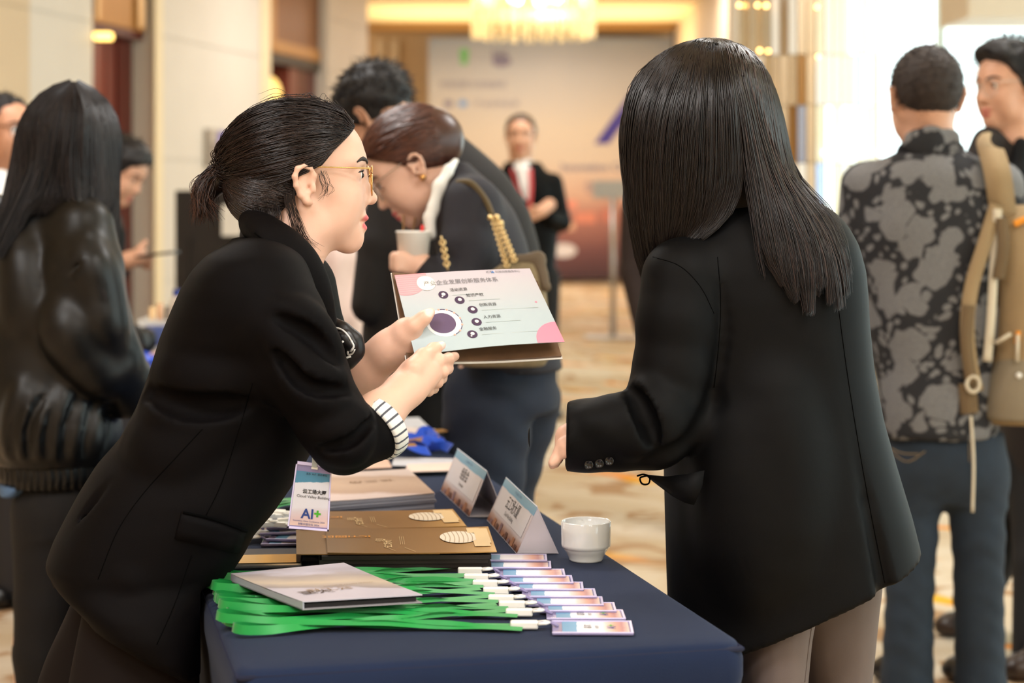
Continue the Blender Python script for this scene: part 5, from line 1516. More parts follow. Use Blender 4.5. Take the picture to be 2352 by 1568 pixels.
# wide dark trousers
M_trA = mat('charcoal_brown_trousers', (26, 21, 20), 0.85, var=0.15, scale=10, bump=0.12, bscale=1200, spec=0.12)
tr = Sh()
tr.ilo(YA - .10, [(1250, 230, 480, .06), (1330, 205, 478, .06), (1420, 188, 474, .06), (1500, 172, 472, .065), (1568, 160, 470, .075), (1800, 130, 455, .09), (2200, 110, 420, .09), (2530, 110, 390, .09)], .02, pw=2.4)
tr.ilo(YA + .06, [(1250, 230, 450, .09), (1330, 190, 440, .09), (1420, 150, 425, .09), (1500, 112, 410, .09), (1568, 88, 395, .09), (1800, 60, 370, .09), (2200, 40, 340, .09), (2450, 40, 320, .09)], .012, pw=2.4)
tr.rc(P(165, 1400, 2.62), P(120, 2000, 2.62), .012, .014, .02, 'sub')
tr.cut(T0 - TE * .008, TE, .004, ((-1.2, 2.2, 0.0), (0.0, 3.4, TZ + .008)))
trA = Cloth('trousers', tr, .011, M_trA, A.root)
for yo, x0 in ((-.13, 280), (.06, 220)):
    q = P(x0, 2545, YA + yo); shoe(A.root, q + (.085, 0, 0), q + (-.10, 0, 0))

# hair: cap, swept strands, pony tail, tie
M_hairA = mat('hair_dark_brown', (34, 24, 22), 0.36, var=0.45, scale=120, spec=0.5, stretch=(1, 1, 1))
M_hairA2 = mat('hair_brown_ends', (92, 58, 42), 0.4, var=0.35, scale=120)
M_hairA3 = mat('hair_lock_brown', (52, 36, 31), 0.34, var=0.45, scale=120, spec=0.5)
tie = HA.loc(P(537, 400, 2.875))
cenA, radA = (-.010, 0, .044), (.106, .082, .086)
hc = hair_cap(HA, cenA, radA, ((.078, .094), (.016, .020)), extra=(((-.046, 0, .000), (.050, .067, .062)),))
hc.rc(HA(-.078, 0, .018), HA(*tie), .026, .009, .02)
hc.rc(HA(-.055, 0, -.045), HA(-.070, 0, -.075), .042, .022, .03)
hc.el(HA(.006, -.092, .006), np.array((.027, .034, .042)), HA.R, .006, 'sub')
hc.el(HA(.006, .092, .006), np.array((.027, .034, .042)), HA.R, .006, 'sub')
capA = sh_obj('hair_cap', hc, .0030, mat('hair_under_layer', (22, 17, 16), 0.8), A.root)
rr_ = np.random.default_rng(11)
pth = []
radS = np.array(radA) + .0015
for k in range(2900):
    u = rr_.random()
    side = -1 if rr_.random() < 0.72 else 1
    # hairline from the forehead parting down to the ear
    th = u * .93
    x = .079 * (1 - th) + .016 * th; z = .096 * (1 - th) + .026 * th
    yv = side * (.006 + .074 * math.sin(min(1, th * 1.15) * math.pi / 2))
    x += rr_.uniform(-.085, .0) * (rr_.random() < .5)
    a = np.array((x, yv, z + (.0 if th > .1 else .004)))
    b = tie + rr_.normal(size=3) * .005
    mid = (a + b) / 2 + np.array((0, 0, .03 * (1 - th)))
    p1 = sweep(HA, a, b, cenA, radS, 16, lift=rr_.uniform(0.0, .03))
    p1 += np.sin(np.linspace(0, math.pi, 16))[:, None] * rr_.normal(size=3) * .0035
    pth.append(p1)
for k in range(1300):
    u = rr_.random(); side = -1 if rr_.random() < .75 else 1
    a = np.array((-.022 - .05 * u + rr_.normal() * .006, side * (.078 - .045 * u), -.012 - .055 * u + rr_.uniform(0, .05)))
    b = tie + rr_.normal(size=3) * .005
    p1 = sweep(HA, a, b, (-.050, 0, .006), np.array((.066, .074, .074)), 16, lift=rr_.uniform(0, .03))
    pth.append(p1)
for k in range(800):
    a = np.array((rr_.uniform(-.10, -.03), rr_.normal() * .045, rr_.uniform(.0, .10)))
    rel = (a - np.array(cenA)) / radS; a = np.array(cenA) + rel / np.linalg.norm(rel) * radS
    b = tie + rr_.normal(size=3) * .006
    t_ = np.linspace(0, 1, 16)[:, None]
    m_ = (a + b) / 2 + np.array((-.010, np.sign(a[1]) * .006, .004))
    m_ = m_ + unit((m_ - np.array((-.03, 0, .02)))) * .012
    pth.append(np.array([HA(*q) for q in spline([a, m_, b], 16)]))
pth = np.array([spline(p_, 12) for p_ in push_out(np.array(pth), capA, .0004, .0030)])
rr_.shuffle(pth)
strands('hair_strands', pth[:3300], taper(12, .00062, .0004), M_hairA, A.root)
strands('hair_strands', pth[3300:], taper(12, .00055, .0003), M_hairA3, A.root)
# fine stray hairs on the crown, temple and nape
fly = []
for k in range(38):
    a = np.array((rr_.uniform(-.03, .06), rr_.uniform(-.05, .04), .128)); rel = (a - np.array(cenA)) / radS; a = np.array(cenA) + rel / np.linalg.norm(rel) * radS
    e_ = a + np.array((rr_.uniform(-.06, .03), rr_.normal() * .01, rr_.uniform(-.004, .012)))
    m_ = (a + e_) / 2 + np.array((0, 0, rr_.uniform(.004, .016)))
    fly.append(spline([HA(*a), HA(*m_), HA(*e_)], 10))
for k in range(12):
    x0 = 736 + rr_.uniform(-6, 14); fly.append(spline([P(x0, 394 + rr_.uniform(-4, 6), 2.805), P(x0 + 8 + rr_.normal() * 5, 418, 2.802), P(x0 + 14 + rr_.normal() * 8, 436 + rr_.normal() * 8, 2.806), P(x0 + 6 + rr_.normal() * 8, 452 + rr_.normal() * 8, 2.81)], 10))
for k in range(46):
    x0 = 668 + rr_.uniform(-14, 12); w_ = rr_.random(); fly.append(spline([P(x0, 410, 2.80), P(x0 - 2, 460, 2.795), P(x0 + 4 + 10 * w_, 500 + rr_.normal() * 4, 2.795), P(x0 + 30 * w_ + 10, 535 + 16 * w_, 2.80), P(x0 + 60 * w_ + 8, 545 + 26 * w_ + rr_.normal() * 5, 2.81)], 10))
for k in range(120):
    x0 = rr_.uniform(575, 640); fly.append(spline([P(x0, 455, 2.80 + rr_.uniform(-.01, .05)), P(x0 + 5, 490, 2.80), P(x0 + rr_.normal() * 8, 520 + rr_.normal() * 10, 2.80), P(x0 + 10 + rr_.normal() * 12, 545 + rr_.normal() * 12, 2.79)], 10))
strands('stray_hairs', np.array(fly), taper(10, .00035, .00015), M_hairA, A.root)
# pony tail
pt = []
for k in range(850):
    j = rr_.normal(size=(4, 3)); s_ = rr_.random()
    e1 = (505 - 26 * s_, 396 + rr_.normal() * 6); e2 = (478 - 26 * s_ + rr_.normal() * 7, 428 + 30 * (1 - s_) + rr_.normal() * 12); e3 = (462 - 22 * s_ + 46 * rr_.random() ** 2 + rr_.normal() * 7, 486 + rr_.normal() * 14)
    yo = rr_.normal() * .012
    pt.append(spline([P(543, 399 + rr_.normal() * 5, 2.875 + yo * .3), P(*e1, 2.873 + yo * .7), P(*e2, 2.872 + yo * 1.2), P(*e3, 2.872 + yo * 1.5)], 14))
pt = np.array(pt)
strands('pony_tail', pt[:600], taper(14, .0006, .0002, .5), M_hairA3, A.root)
strands('pony_tail_ends', pt[600:], taper(14, .0006, .0002, .4), M_hairA2, A.root)
lp_ = []
for k in range(220):
    s_ = rr_.random()
    lp_.append(spline([P(530, 410 + 6 * s_, 2.862), P(550 + 8 * s_, 416 + 10 * s_, 2.845), P(575 + 6 * s_, 432 + 12 * s_, 2.835), P(590 + rr_.normal() * 5, 458 + rr_.normal() * 8, 2.835)], 12))
strands('tucked_lock', np.array(lp_), taper(12, .0006, .0003), M_hairA3, A.root)
pc_ = Sh().chain([P(540, 400, 2.875), P(500, 412, 2.873), P(480, 448, 2.872)], [.012, .019, .012], .01)
sh_obj('pony_core', pc_, .004, M_hairA, A.root)
te = empty('hair_tie', (0, 0, 0)); te.parent = A.root; te.location = Vector(P(533, 400, 2.86) - wloc(A.root))
for k in range(10):
    a = 2 * math.pi * k / 10
    q = P(533, 401, 2.875) + np.array((.004 * math.cos(a * 2), .017 * math.cos(a), .017 * math.sin(a)))
    MB().sphere(q, .0042, 8, 6).build('bead', mat('tie_bead', (112, 84, 62), 0.15, trans=0.3), te, True)
MB().box(P(538, 391, 2.856), (.014, .003, .010), unit((1, 0, .3))).build('gold_charm', mat('gold_charm', (230, 190, 120), 0.2, metal=1.0), te, bevel=.001)

# badge on a lanyard hanging from her neck
bd_ = empty('hanging_badge', P(706, 1222, 2.66), 'clear lilac name badge hanging from the leaning woman by a white clip', 'badge')
q00, q10, q11, q01 = P(660, 1212, 2.66), P(755, 1220, 2.66), P(762, 1068, 2.66), P(681, 1058, 2.66)
def BQ(u, v, off=0.0):
    return (q00 * (1 - u) + q10 * u) * (1 - v) + (q01 * (1 - u) + q11 * u) * v + np.array((0, -off, 0))
m_ = MB().hexa([BQ(0, 0), BQ(1, 0), BQ(1, 0, -.003), BQ(0, 0, -.003)], [BQ(0, 1), BQ(1, 1), BQ(1, 1, -.003), BQ(0, 1, -.003)])
hold = m_.build('badge_holder', M_plast, bd_, bevel=.001)
M_card2 = print_mat('badge_print_upright', [(0.0, (196, 170, 190)), (0.06, (214, 186, 176)), (0.16, (206, 180, 182)), (0.30, (206, 196, 204)), (0.36, (214, 212, 222)), (0.79, (214, 214, 224)), (0.80, (72, 134, 166)), (1.0, (72, 128, 160))], 'Z', cloud=0.04, cscale=7)
MB().hexa([BQ(.04, .05, .0006), BQ(.96, .05, .0006), BQ(.96, .05, .0001), BQ(.04, .05, .0001)], [BQ(.04, .86, .0006), BQ(.96, .86, .0006), BQ(.96, .86, .0001), BQ(.04, .86, .0001)]).build('card', M_card2, hold)
for (u0, u1, v0, v1) in ((0, .035, 0, 1), (.965, 1, 0, 1), (.0, 1, 0, .03), (0, 1, .955, 1)):
    MB().hexa([BQ(u0, v0, .0012), BQ(u1, v0, .0012), BQ(u1, v0), BQ(u0, v0)], [BQ(u0, v1, .0012), BQ(u1, v1, .0012), BQ(u1, v1), BQ(u0, v1)]).build('rim', mat('lilac_rim', (214, 206, 244), 0.15), hold)
Rb, Ub = unit(BQ(1, .5) - BQ(0, .5)), unit(BQ(.5, 1) - BQ(.5, 0))
text('lettering', '云工场大厦', BQ(.58, .545, .0012), Rb, Ub, .0066, M_txt, bd_, align='CENTER', bold=.0002)
text('lettering', 'Cloud Valley Building', BQ(.56, .475, .0012), Rb, Ub, .0054, M_txt, bd_, align='CENTER')
text('lettering', 'AI', BQ(.30, .17, .0012), Rb, Ub, .0190, M_txtb, bd_, bold=.0004)
text('lettering', '+', BQ(.61, .185, .0012), Rb, Ub, .0170, M_txtg, bd_, bold=.0006)
text('lettering', 'Innovation China Conference 2024', BQ(.5, .115, .0012), Rb, Ub, .0031, M_txtb, bd_, align='CENTER')
text('lettering', '创新中国论坛 2024', BQ(.5, .065, .0012), Rb, Ub, .0036, M_txtb, bd_, align='CENTER')
text('lettering', '主办  IIoT  协办单位', BQ(.6, .82, .0012), Rb, Ub, .0034, M_txt, bd_, align='CENTER')
MB().hexa([BQ(.44, .91, .002), BQ(.62, .91, .002), BQ(.62, .91), BQ(.44, .91)], [BQ(.44, .945, .002), BQ(.62, .945, .002), BQ(.62, .945), BQ(.44, .945)]).build('slot', M_clip, bd_)
MB().hexa([BQ(.45, .94, .003), BQ(.60, .94, .003), BQ(.60, .94, .001), BQ(.45, .94, .001)], [BQ(.43, 1.10, .003), BQ(.58, 1.10, .003), BQ(.58, 1.10, .001), BQ(.43, 1.10, .001)]).build('clip', mat('clip_clear', (206, 214, 212), 0.2, trans=0.3), bd_, bevel=.0006)
MB().tube(spline([BQ(.52, 1.08, .002), BQ(.60, 1.16, .002), P(712, 1020, 2.68), P(716, 940, 2.72)], 12), .003, 6, ry=.0012).build('strap', mat('strap_grey', (190, 196, 190), 0.4), bd_, True)

# ------------------------------------------------------------------ the booklet in her hands
C_tl, C_tr, C_br, C_bl = P(906, 632, 2.905), P(1217, 616, 2.965), P(1297, 785, 2.875), P(953, 816, 2.815)
def booklet(name, corners, label, m, bow, th=.0012, pages=True):
    tl, tr_, br, bl = corners
    n_ = unit(np.cross(tr_ - tl, bl - tl)); n_ = n_ if n_[1] < 0 else -n_
    def S(u, v, off=0.0):
        p = (tl * (1 - u) + tr_ * u) * (1 - v) + (bl * (1 - u) + br * u) * v
        return p + n_ * (off + bow * math.sin(u * math.pi) * (0.4 + 0.6 * v))
    e_ = empty(name, S(.5, 1.0), label, 'booklet')
    MB().sheet([[S(u, v) for u in np.linspace(0, 1, 17)] for v in np.linspace(0, 1, 9)], th, n_).build('cover', m, e_)
    return e_, S, n_
M_pageA = print_mat('booklet_page', [(0.0, (176, 192, 198)), (0.45, (180, 194, 200)), (0.75, (192, 192, 198)), (1.0, (198, 188, 198))], 'Z', cloud=0.25, cscale=2.0, rough=0.4)
e2, S2, n2_ = booklet('black_booklet', [c + np.array(d) for c, d in zip((C_tl, C_tr, C_br, C_bl), ((-.004, .012, .004), (.012, .014, -.020), (-.004, .014, -.022), (-.012, .014, -.008)))], 'dark booklet with a gold picture held behind the pink and white page', mat('booklet_dark', (40, 30, 28), 0.35, var=0.6, scale=14, col2=(150, 112, 80)), -.006, .004)
slabs = MB().sheet([[S2(u, v, -.0042) for u in np.linspace(-.006, 1.008, 17)] for v in np.linspace(-.01, 1.02, 9)], .0016, n2_).build('pages', M_white, e2)
e1, S1, n1_ = booklet('pink_white_page', [C_tl, C_tr, C_br, C_bl], 'pale page with pink circles and a round diagram held up over the table', M_pageA, .006, .0010)
M_pink = mat('print_pink', (248, 142, 164), 0.45); M_pink2 = mat('print_rose', (240, 158, 166), 0.45); M_plum = mat('print_plum', (96, 78, 108), 0.45); M_plum2 = mat('print_dark_plum', (70, 52, 80), 0.45); M_cream = mat('print_cream', (244, 236, 226), 0.45)
ASP = 1.45
def blob(name, u, v, ru, m, off, a0=0, a1=360, n=40, rv=None):
    rv = ru * ASP if rv is None else rv
    angs = np.radians(np.linspace(a0, a1, n, endpoint=(a1 - a0) < 360))
    pts = []
    for a in angs:
        uu, vv = u + ru * math.cos(a), v + rv * math.sin(a)
        pts.append((min(max(uu, 0.001), .999), min(max(vv, .001), .999)))
    ctr = (min(max(u, .001), .999), min(max(v, .001), .999))
    V = [S1(*ctr, off)] + [S1(*p, off) for p in pts]
    k = len(pts); F_ = [(0, 1 + i, 1 + (i + 1) % k) for i in range(k if (a1 - a0) >= 360 else k - 1)]
    return mk(name, V, F_, m, e1)
blob('corner_disc', 0.06, 0.03, .165, M_pink2, .0004)
for k in range(9):                                             # fine rules across the corner disc
    v_ = 0.03 + k * .026
    w_ = .165 * math.sqrt(max(0, 1 - ((v_ - .03) / (.165 * ASP)) ** 2))
    mk('rule', [S1(.004, v_, .0006), S1(.06 + w_, v_, .0006), S1(.06 + w_, v_ + .006, .0006), S1(.004, v_ + .006, .0006)], [(0, 1, 2, 3)], mat('print_rule', (250, 186, 190), 0.5), e1)
blob('title_disc', 0.205, 0.135, .065, M_cream, .0009)
blob('corner_disc', 1.0, 1.0, .185, M_pink, .0004)
blob('ring', 0.245, 0.655, .118, mat('ring_white', (226, 232, 236), 0.45), .0003)
blob('hub', 0.235, 0.655, .088, M_plum, .0006)
blob('dot', .93, .46, .008, M_pink, .0004)
for k, a in enumerate((-95, -68, -42, -14, 14, 42, 68)):
    uu, vv = .245 + .118 * math.cos(math.radians(a)), .655 + .118 * ASP * math.sin(math.radians(a))
    blob('ring_dot', uu, vv, .0075, mat('print_salmon', (246, 166, 150), 0.5), .0008, n=12)
    if k < 6:
        arc = [S1(.245 + .118 * math.cos(math.radians(q)), .655 + .118 * ASP * math.sin(math.radians(q)), .0007) for q in np.linspace(a + 5, a + 21, 6)]
        MB().tube(arc, .0006, 4).build('arc', M_plum, e1)
icons = [(.300, .300, '活动资源', 0), (.400, .385, '知识产权', 1), (.465, .520, '创新资源', 2), (.462, .680, '人力资源', 3), (.405, .830, '金融服务', 4)]
for (u, v, w, k) in icons:
    blob('icon_disc', u, v, .034, M_plum2, .0006, n=24)
    blob('icon_mark', u + .002, v - .006, .014, M_cream, .0009, n=14)
    if k in (0, 4): blob('icon_mark', u - .010, v + .022, .006, M_cream, .0009, n=8)
def stext(s, u, v, hgt, m, **kw):
    W_ = np.linalg.norm(S1(1, v) - S1(0, v)); H_ = np.linalg.norm(S1(u, 1) - S1(u, 0))
    text('lettering', s, None, None, None, hgt, m, e1, warp=lambda x, y: S1(u + x / W_, v - y / H_, .0012), **kw)
stext('产业企业发展创新服务体系', .185, .165, .0098, M_txt2)
stext('ICTI', .66, .050, .0062, M_txt2); stext('▲', .695, .050, .0060, mat('logo_blue', (70, 130, 200), .5)); stext('科技创新服务中心', .73, .050, .0050, M_txt2)
for (u, v, w, k) in icons:
    stext(w, u + .055, v - .035, .0068, M_txt)
    ln = (.22, .22, .40, .24, .38)[k]
    mk('rule', [S1(u + .062, v + .012, .0008), S1(u + .062 + ln, v + .012, .0008), S1(u + .062 + ln, v + .018, .0008), S1(u + .062, v + .018, .0008)], [(0, 1, 2, 3)], mat('print_faint', (178, 188, 188), .5), e1)
# ------------------------------------------------------------------ the long-haired woman in the loose black blazer
YB = 2.97
B = Person((0.42, YB, 0), 'long-haired woman in a loose black blazer seen from behind beside the table', SK1)
HB = Frame(P(1590, 300, 2.985), (-.86, .40, -.26), (-.22, .1, 1), 1.02)
hb = head_shape(HB)
hb.rc(HB(-.014, 0, -.035), P(1680, 470, 2.99), .050, .055, .03)
hb.rc(P(1680, 470, 2.99), P(1730, 560, 2.98), .055, .08, .03)
B.add_skin(hb, .004); B.heads.append(HB)
# left hand reaching out of the sleeve, seen edge on, fingers pointing down
hd_ = Sh()
hd_.chain([P(1400, 985, 2.86), P(1340, 995, 2.835), P(1302, 1003, 2.825)], [.030, .025, .017], .02)
hd_.rc(P(1302, 1006, 2.825), P(1292, 1024, 2.822), .0150, .011, .012, flat=((1, 0, .3), .7))
for k, (dx, dyy, yo, ln) in enumerate(((0, 0, -.020, .9), (-2, 4, -.004, 1.0), (2, 2, .012, .95), (6, -4, .026, .78))):
    hd_.chain([P(1292 + dx, 1018, 2.822 + yo), P(1284 + dx, 1018 + 24 * ln, 2.818 + yo), P(1276 + dx, 1018 + 40 * ln, 2.815 + yo), P(1268 + dx + 3 * k, 1018 + 50 * ln, 2.812 + yo)], [.0090, .0080, .0074, .0060], .004)
hd_.chain([P(1310, 1016, 2.802), P(1302, 1030, 2.792), P(1298, 1042, 2.790)], [.0100, .0085, .0066], .008)
B.add_skin(hd_, .0024)
coreB = Sh()
coreB.ilo(YB, [(540, 1620, 1880, .11), (640, 1560, 1930, .13), (900, 1590, 1930, .12), (1100, 1600, 1930, .12), (1290, 1640, 1940, .11)], .03)
coreB.chain([P(1570, 630, 2.86), P(1540, 820, 2.84), P(1520, 960, 2.845), P(1420, 990, 2.85), P(1340, 995, 2.84)], [.045, .04, .036, .032, .028], .03)
coreB.chain([P(1880, 600, 3.00), P(1900, 850, 3.02), P(1920, 1080, 3.02)], [.045, .04, .035], .03)
for (x0, yo) in ((1775, -.06), (1915, .10)):
    coreB.chain([P(x0, 1280, YB + yo), P(x0, 1600, YB + yo), P(x0 - 5, 2300, YB + yo)], [.055, .035, .03], .03)
B.add_skin(coreB, .012)
B.finish()

jb = Sh()
jb.ilo(YB, [(452, 1680, 1850, .07), (475, 1620, 1900, .10), (510, 1566, 1938, .125), (560, 1526, 1966, .145), (620, 1503, 1982, .155), (680, 1500, 1987, .16), (740, 1503, 1990, .16), (850, 1512, 2001, .16), (960, 1520, 2022, .165), (1060, 1526, 2050, .172), (1180, 1529, 2086, .18), (1320, 1533, 2121, .185), (1500, 1540, 2150, .19)], .02, pw=2.5)
jb.chain([P(1568, 640, 2.865), P(1556, 740, 2.85), P(1545, 850, 2.842), P(1528, 945, 2.840)], [.062, .060, .058, .060], .03)
jb.chain([P(1528, 945, 2.840), P(1500, 985, 2.838), P(1420, 995, 2.832), P(1350, 1000, 2.826), P(1290, 1003, 2.822)], [.060, .058, .054, .052, .050], .02)
jb.cut(P(1300, 1003, 2.822), (-1, 0.02, .03), .004, (P(1230, 1110, 2.70), P(1330, 900, 2.95)))
add_folds(jb, .011, [([(1476, 905), (1500, 950), (1515, 1005)], .030, .006), ([(1395, 935), (1440, 958), (1472, 1005)], .026, .004), ([(1462, 905), (1486, 958), (1498, 1015)], .014, -.004), ([(1350, 950), (1400, 985), (1470, 1030)], .02, .003),
    ([(1500, 1052), (1580, 1015), (1642, 900)], .018, -.005), ([(1642, 900), (1662, 760), (1655, 660)], .010, -.004), ([(1780, 900), (1800, 1100), (1790, 1300)], .05, .006), ([(1690, 1000), (1700, 1180), (1720, 1350)], .05, .005)])
# slanting hem: long in front, kicked up behind, vent at the right
hn = np.cross((0, -1, 0), P(2032, 1340, 2.85) - P(1720, 1478, 2.85)); hn = hn if hn[2] < 0 else -hn
jb.cut(P(1720, 1478, 2.85), hn, .004)
jb.chain([P(1925, 700, 2.815), P(1962, 960, 2.810), P(1995, 1150, 2.808), P(2034, 1350, 2.806)], [.003, .006, .009, .014], .014, 'sub')
jbB = Cloth('blazer', jb, .0056, M_blk2, B.root)
jbB.seam([(1648, 590), (1655, 680), (1650, 800), (1640, 890)], M_seam, .0007)
jbB.seam([(1500, 590), (1560, 610), (1610, 660), (1640, 720)], M_seam, .0007)
jbB.seam([(1925, 700), (1945, 850), (1962, 960), (1995, 1150), (2032, 1338)], M_seam, .0008)
for k, (x, y) in enumerate(((1352, 1065), (1376, 1062), (1399, 1056))):
    q = jbB.at(x, y, .0015); MB().lathe((0, 0, 0), [(.001, .002), (.0048, .0026), (.0062, .0022), (.0066, 0)], 14, cap=False)
    m_ = MB().lathe((0, 0, 0), [(.0005, .0012), (.0045, .0014), (.0056, .0026), (.0068, .0018), (.0070, 0)], 16, cap=True)
    V_ = np.array(m_.V); V_ = np.c_[V_[:, 0], -V_[:, 2], V_[:, 1]] + q
    mk('cuff_button', V_, m_.F, mat('black_button', (20, 19, 20), 0.22), jbB.o, True)
# pocket flap lifting away from the jacket, with a loop of cord
fl = [[P(1480, 1090, 2.865), P(1530, 1094, 2.83), P(1580, 1088, 2.800), P(1618, 1080, 2.797)], [P(1500, 1106, 2.855), P(1535, 1120, 2.822), P(1578, 1124, 2.795), P(1612, 1118, 2.793)], [P(1512, 1112, 2.85), P(1545, 1140, 2.818), P(1572, 1154, 2.792), P(1594, 1160, 2.790)]]
MB().sheet(fl, .003, (-.3, -1, 0)).build('pocket_flap', M_blk2, B.root, True)
MB().tube(spline([P(1463, 1093, 2.86), P(1478, 1089, 2.86), P(1492, 1096, 2.855), P(1490, 1110, 2.855), P(1474, 1110, 2.86), P(1470, 1098, 2.86), P(1486, 1092, 2.855)], 24), .0014, 6).build('cord_loop', M_seam, B.root, True)

M_trB = mat('taupe_trousers', (104, 92, 88), 0.85, var=0.10, scale=14, bump=0.12, bscale=1300, spec=0.25)
tb_ = Sh()
tb_.ilo(YB - .06, [(1250, 1660, 1890, .10), (1330, 1660, 1890, .10), (1450, 1690, 1862, .10), (1568, 1702, 1850, .10), (1900, 1690, 1850, .10), (2350, 1690, 1830, .10)], .02, pw=2.3)
tb_.ilo(YB + .10, [(1250, 1760, 2000, .09), (1330, 1760, 2025, .10), (1400, 1800, 2015, .10), (1568, 1846, 1996, .10), (1900, 1850, 1980, .10), (2250, 1850, 1970, .10)], .012, pw=2.3)
trB = Cloth('trousers', tb_, .011, M_trB, B.root)
trB.seam([(1870, 1400), (1858, 1480), (1848, 1566)], mat('taupe_seam', (92, 80, 76), 0.9), .0012)
for x0, yo in ((1770, -.06), (1920, .10)):
    q = P(x0, 2390, YB + yo); shoe(B.root, q + (-.12, .12, 0), q + (.03, -.03, 0))

# hair
M_hb = mat('hair_black_brown', (24, 18, 18), 0.30, var=0.45, scale=90, spec=0.6)
M_hb2 = mat('hair_warm_brown', (34, 25, 24), 0.30, var=0.45, scale=90, spec=0.5)
M_hb3 = mat('hair_light_ends', (66, 49, 44), 0.38, var=0.4, scale=90, spec=0.5)
cap = Sh()
cap.el(P(1594, 266, 2.975), (.092, .102, .108), None, .02)
cap.el(P(1660, 215, 2.985), (.072, .090, .075), None, .05)
cap.el(P(1532, 300, 2.975), (.052, .085, .090), None, .05)
cap.chain([P(1500, 330, 2.97), P(1490, 470, 2.97), P(1500, 590, 2.96)], [.048, .038, .018], .05)
cap.chain([P(1640, 330, 2.98), P(1660, 440, 2.96), P(1560, 545, 2.94)], [.090, .070, .022], .05)
cap.chain([P(1690, 330, 2.98), P(1740, 450, 2.94), P(1840, 545, 2.90), P(1895, 610, 2.885)], [.070, .060, .036, .014], .05)
M_cap = mat('hair_under_layer', (22, 17, 16), 0.8)
capB = sh_obj('hair_cap', cap, .0055, M_cap, B.root)
G = [[(1610, 99, 2.985), (1540, 121, 2.975), (1500, 146, 2.965), (1452, 182, 2.955), (1437, 240, 2.95), (1435, 340, 2.95), (1440, 440, 2.95), (1454, 560, 2.95), (1478, 650, 2.95), (1500, 686, 2.95)],
     [(1615, 98, 2.975), (1560, 122, 2.945), (1515, 165, 2.915), (1482, 220, 2.898), (1466, 310, 2.892), (1464, 430, 2.895), (1476, 550, 2.90), (1494, 628, 2.91)],
     [(1620, 98, 2.970), (1585, 125, 2.930), (1555, 180, 2.885), (1528, 260, 2.870), (1514, 350, 2.868), (1510, 450, 2.872), (1508, 540, 2.885), (1508, 600, 2.90)],
     [(1628, 97, 2.965), (1612, 128, 2.918), (1600, 195, 2.868), (1585, 340, 2.855), (1575, 450, 2.86), (1548, 530, 2.88), (1515, 600, 2.895)],
     [(1636, 97, 2.965), (1642, 128, 2.915), (1648, 195, 2.866), (1650, 340, 2.853), (1645, 440, 2.854), (1610, 510, 2.86), (1555, 570, 2.86)],
     [(1642, 97, 2.968), (1664, 128, 2.918), (1682, 195, 2.870), (1694, 335, 2.856), (1696, 430, 2.852), (1670, 500, 2.85), (1610, 545, 2.845)]]
G2 = [[(1645, 97, 2.968), (1670, 128, 2.920), (1690, 195, 2.874), (1710, 335, 2.860), (1724, 440, 2.848), (1740, 530, 2.825), (1748, 600, 2.815), (1790, 655, 2.808)],
      [(1648, 98, 2.970), (1684, 132, 2.930), (1708, 200, 2.888), (1738, 335, 2.872), (1766, 435, 2.855), (1795, 530, 2.822), (1815, 610, 2.808), (1835, 690, 2.80)],
      [(1652, 99, 2.975), (1698, 138, 2.945), (1726, 205, 2.905), (1757, 335, 2.890), (1790, 430, 2.868), (1838, 520, 2.83), (1866, 610, 2.81), (1862, 712, 2.80)],
      [(1656, 100, 2.98), (1710, 145, 2.96), (1740, 215, 2.930), (1770, 335, 2.915), (1806, 425, 2.890), (1872, 510, 2.845), (1910, 600, 2.82), (1922, 700, 2.81)],
      [(1660, 101, 2.99), (1718, 150, 2.98), (1750, 225, 2.965), (1772, 315, 2.955), (1798, 375, 2.945), (1832, 425, 2.925), (1900, 492, 2.880), (1944, 580, 2.855), (1952, 668, 2.845)]]
for g in G + G2: g[0] = (g[0][0], g[0][1] + 9, g[0][2] + .03)
toW = lambda GG: [[P(*q) for q in g] for g in GG]
L1 = locks(toW(G), 640, 15, .0040, 3, .10); L2 = locks(toW(G2), 640, 15, .0048, 4, .13)
L1 = push_out(L1, capB); L2 = push_out(L2, capB)
L2 = clump(L2, [P(*q) for q in ((1748, 640, 2.805), (1772, 598, 2.808), (1798, 648, 2.803), (1822, 690, 2.80), (1855, 722, 2.797), (1884, 668, 2.803), (1912, 690, 2.806), (1930, 712, 2.808), (1948, 676, 2.838), (1955, 640, 2.85))], .55, 2.5)
L1 = clump(L1, [P(*q) for q in ((1500, 690, 2.95), (1492, 640, 2.915), (1510, 610, 2.90), (1540, 585, 2.875), (1580, 565, 2.855), (1618, 545, 2.845))], .6)
r5 = np.random.default_rng(9); r5.shuffle(L1); r5.shuffle(L2)
strands('hair_strands', L1[:2200], taper(15, .0009, .0002, .55), M_hb, B.root)
strands('hair_strands', L1[2200:], taper(15, .0008, .0002, .55), M_hb2, B.root)
strands('hair_strands', L2[:1300], taper(15, .0010, .0002, .55), M_hb, B.root)
strands('hair_strands', L2[1300:2150], taper(15, .0009, .0002, .55), M_hb2, B.root)
strands('light_locks', L2[2150:], taper(15, .0009, .0002, .55), M_hb3, B.root)
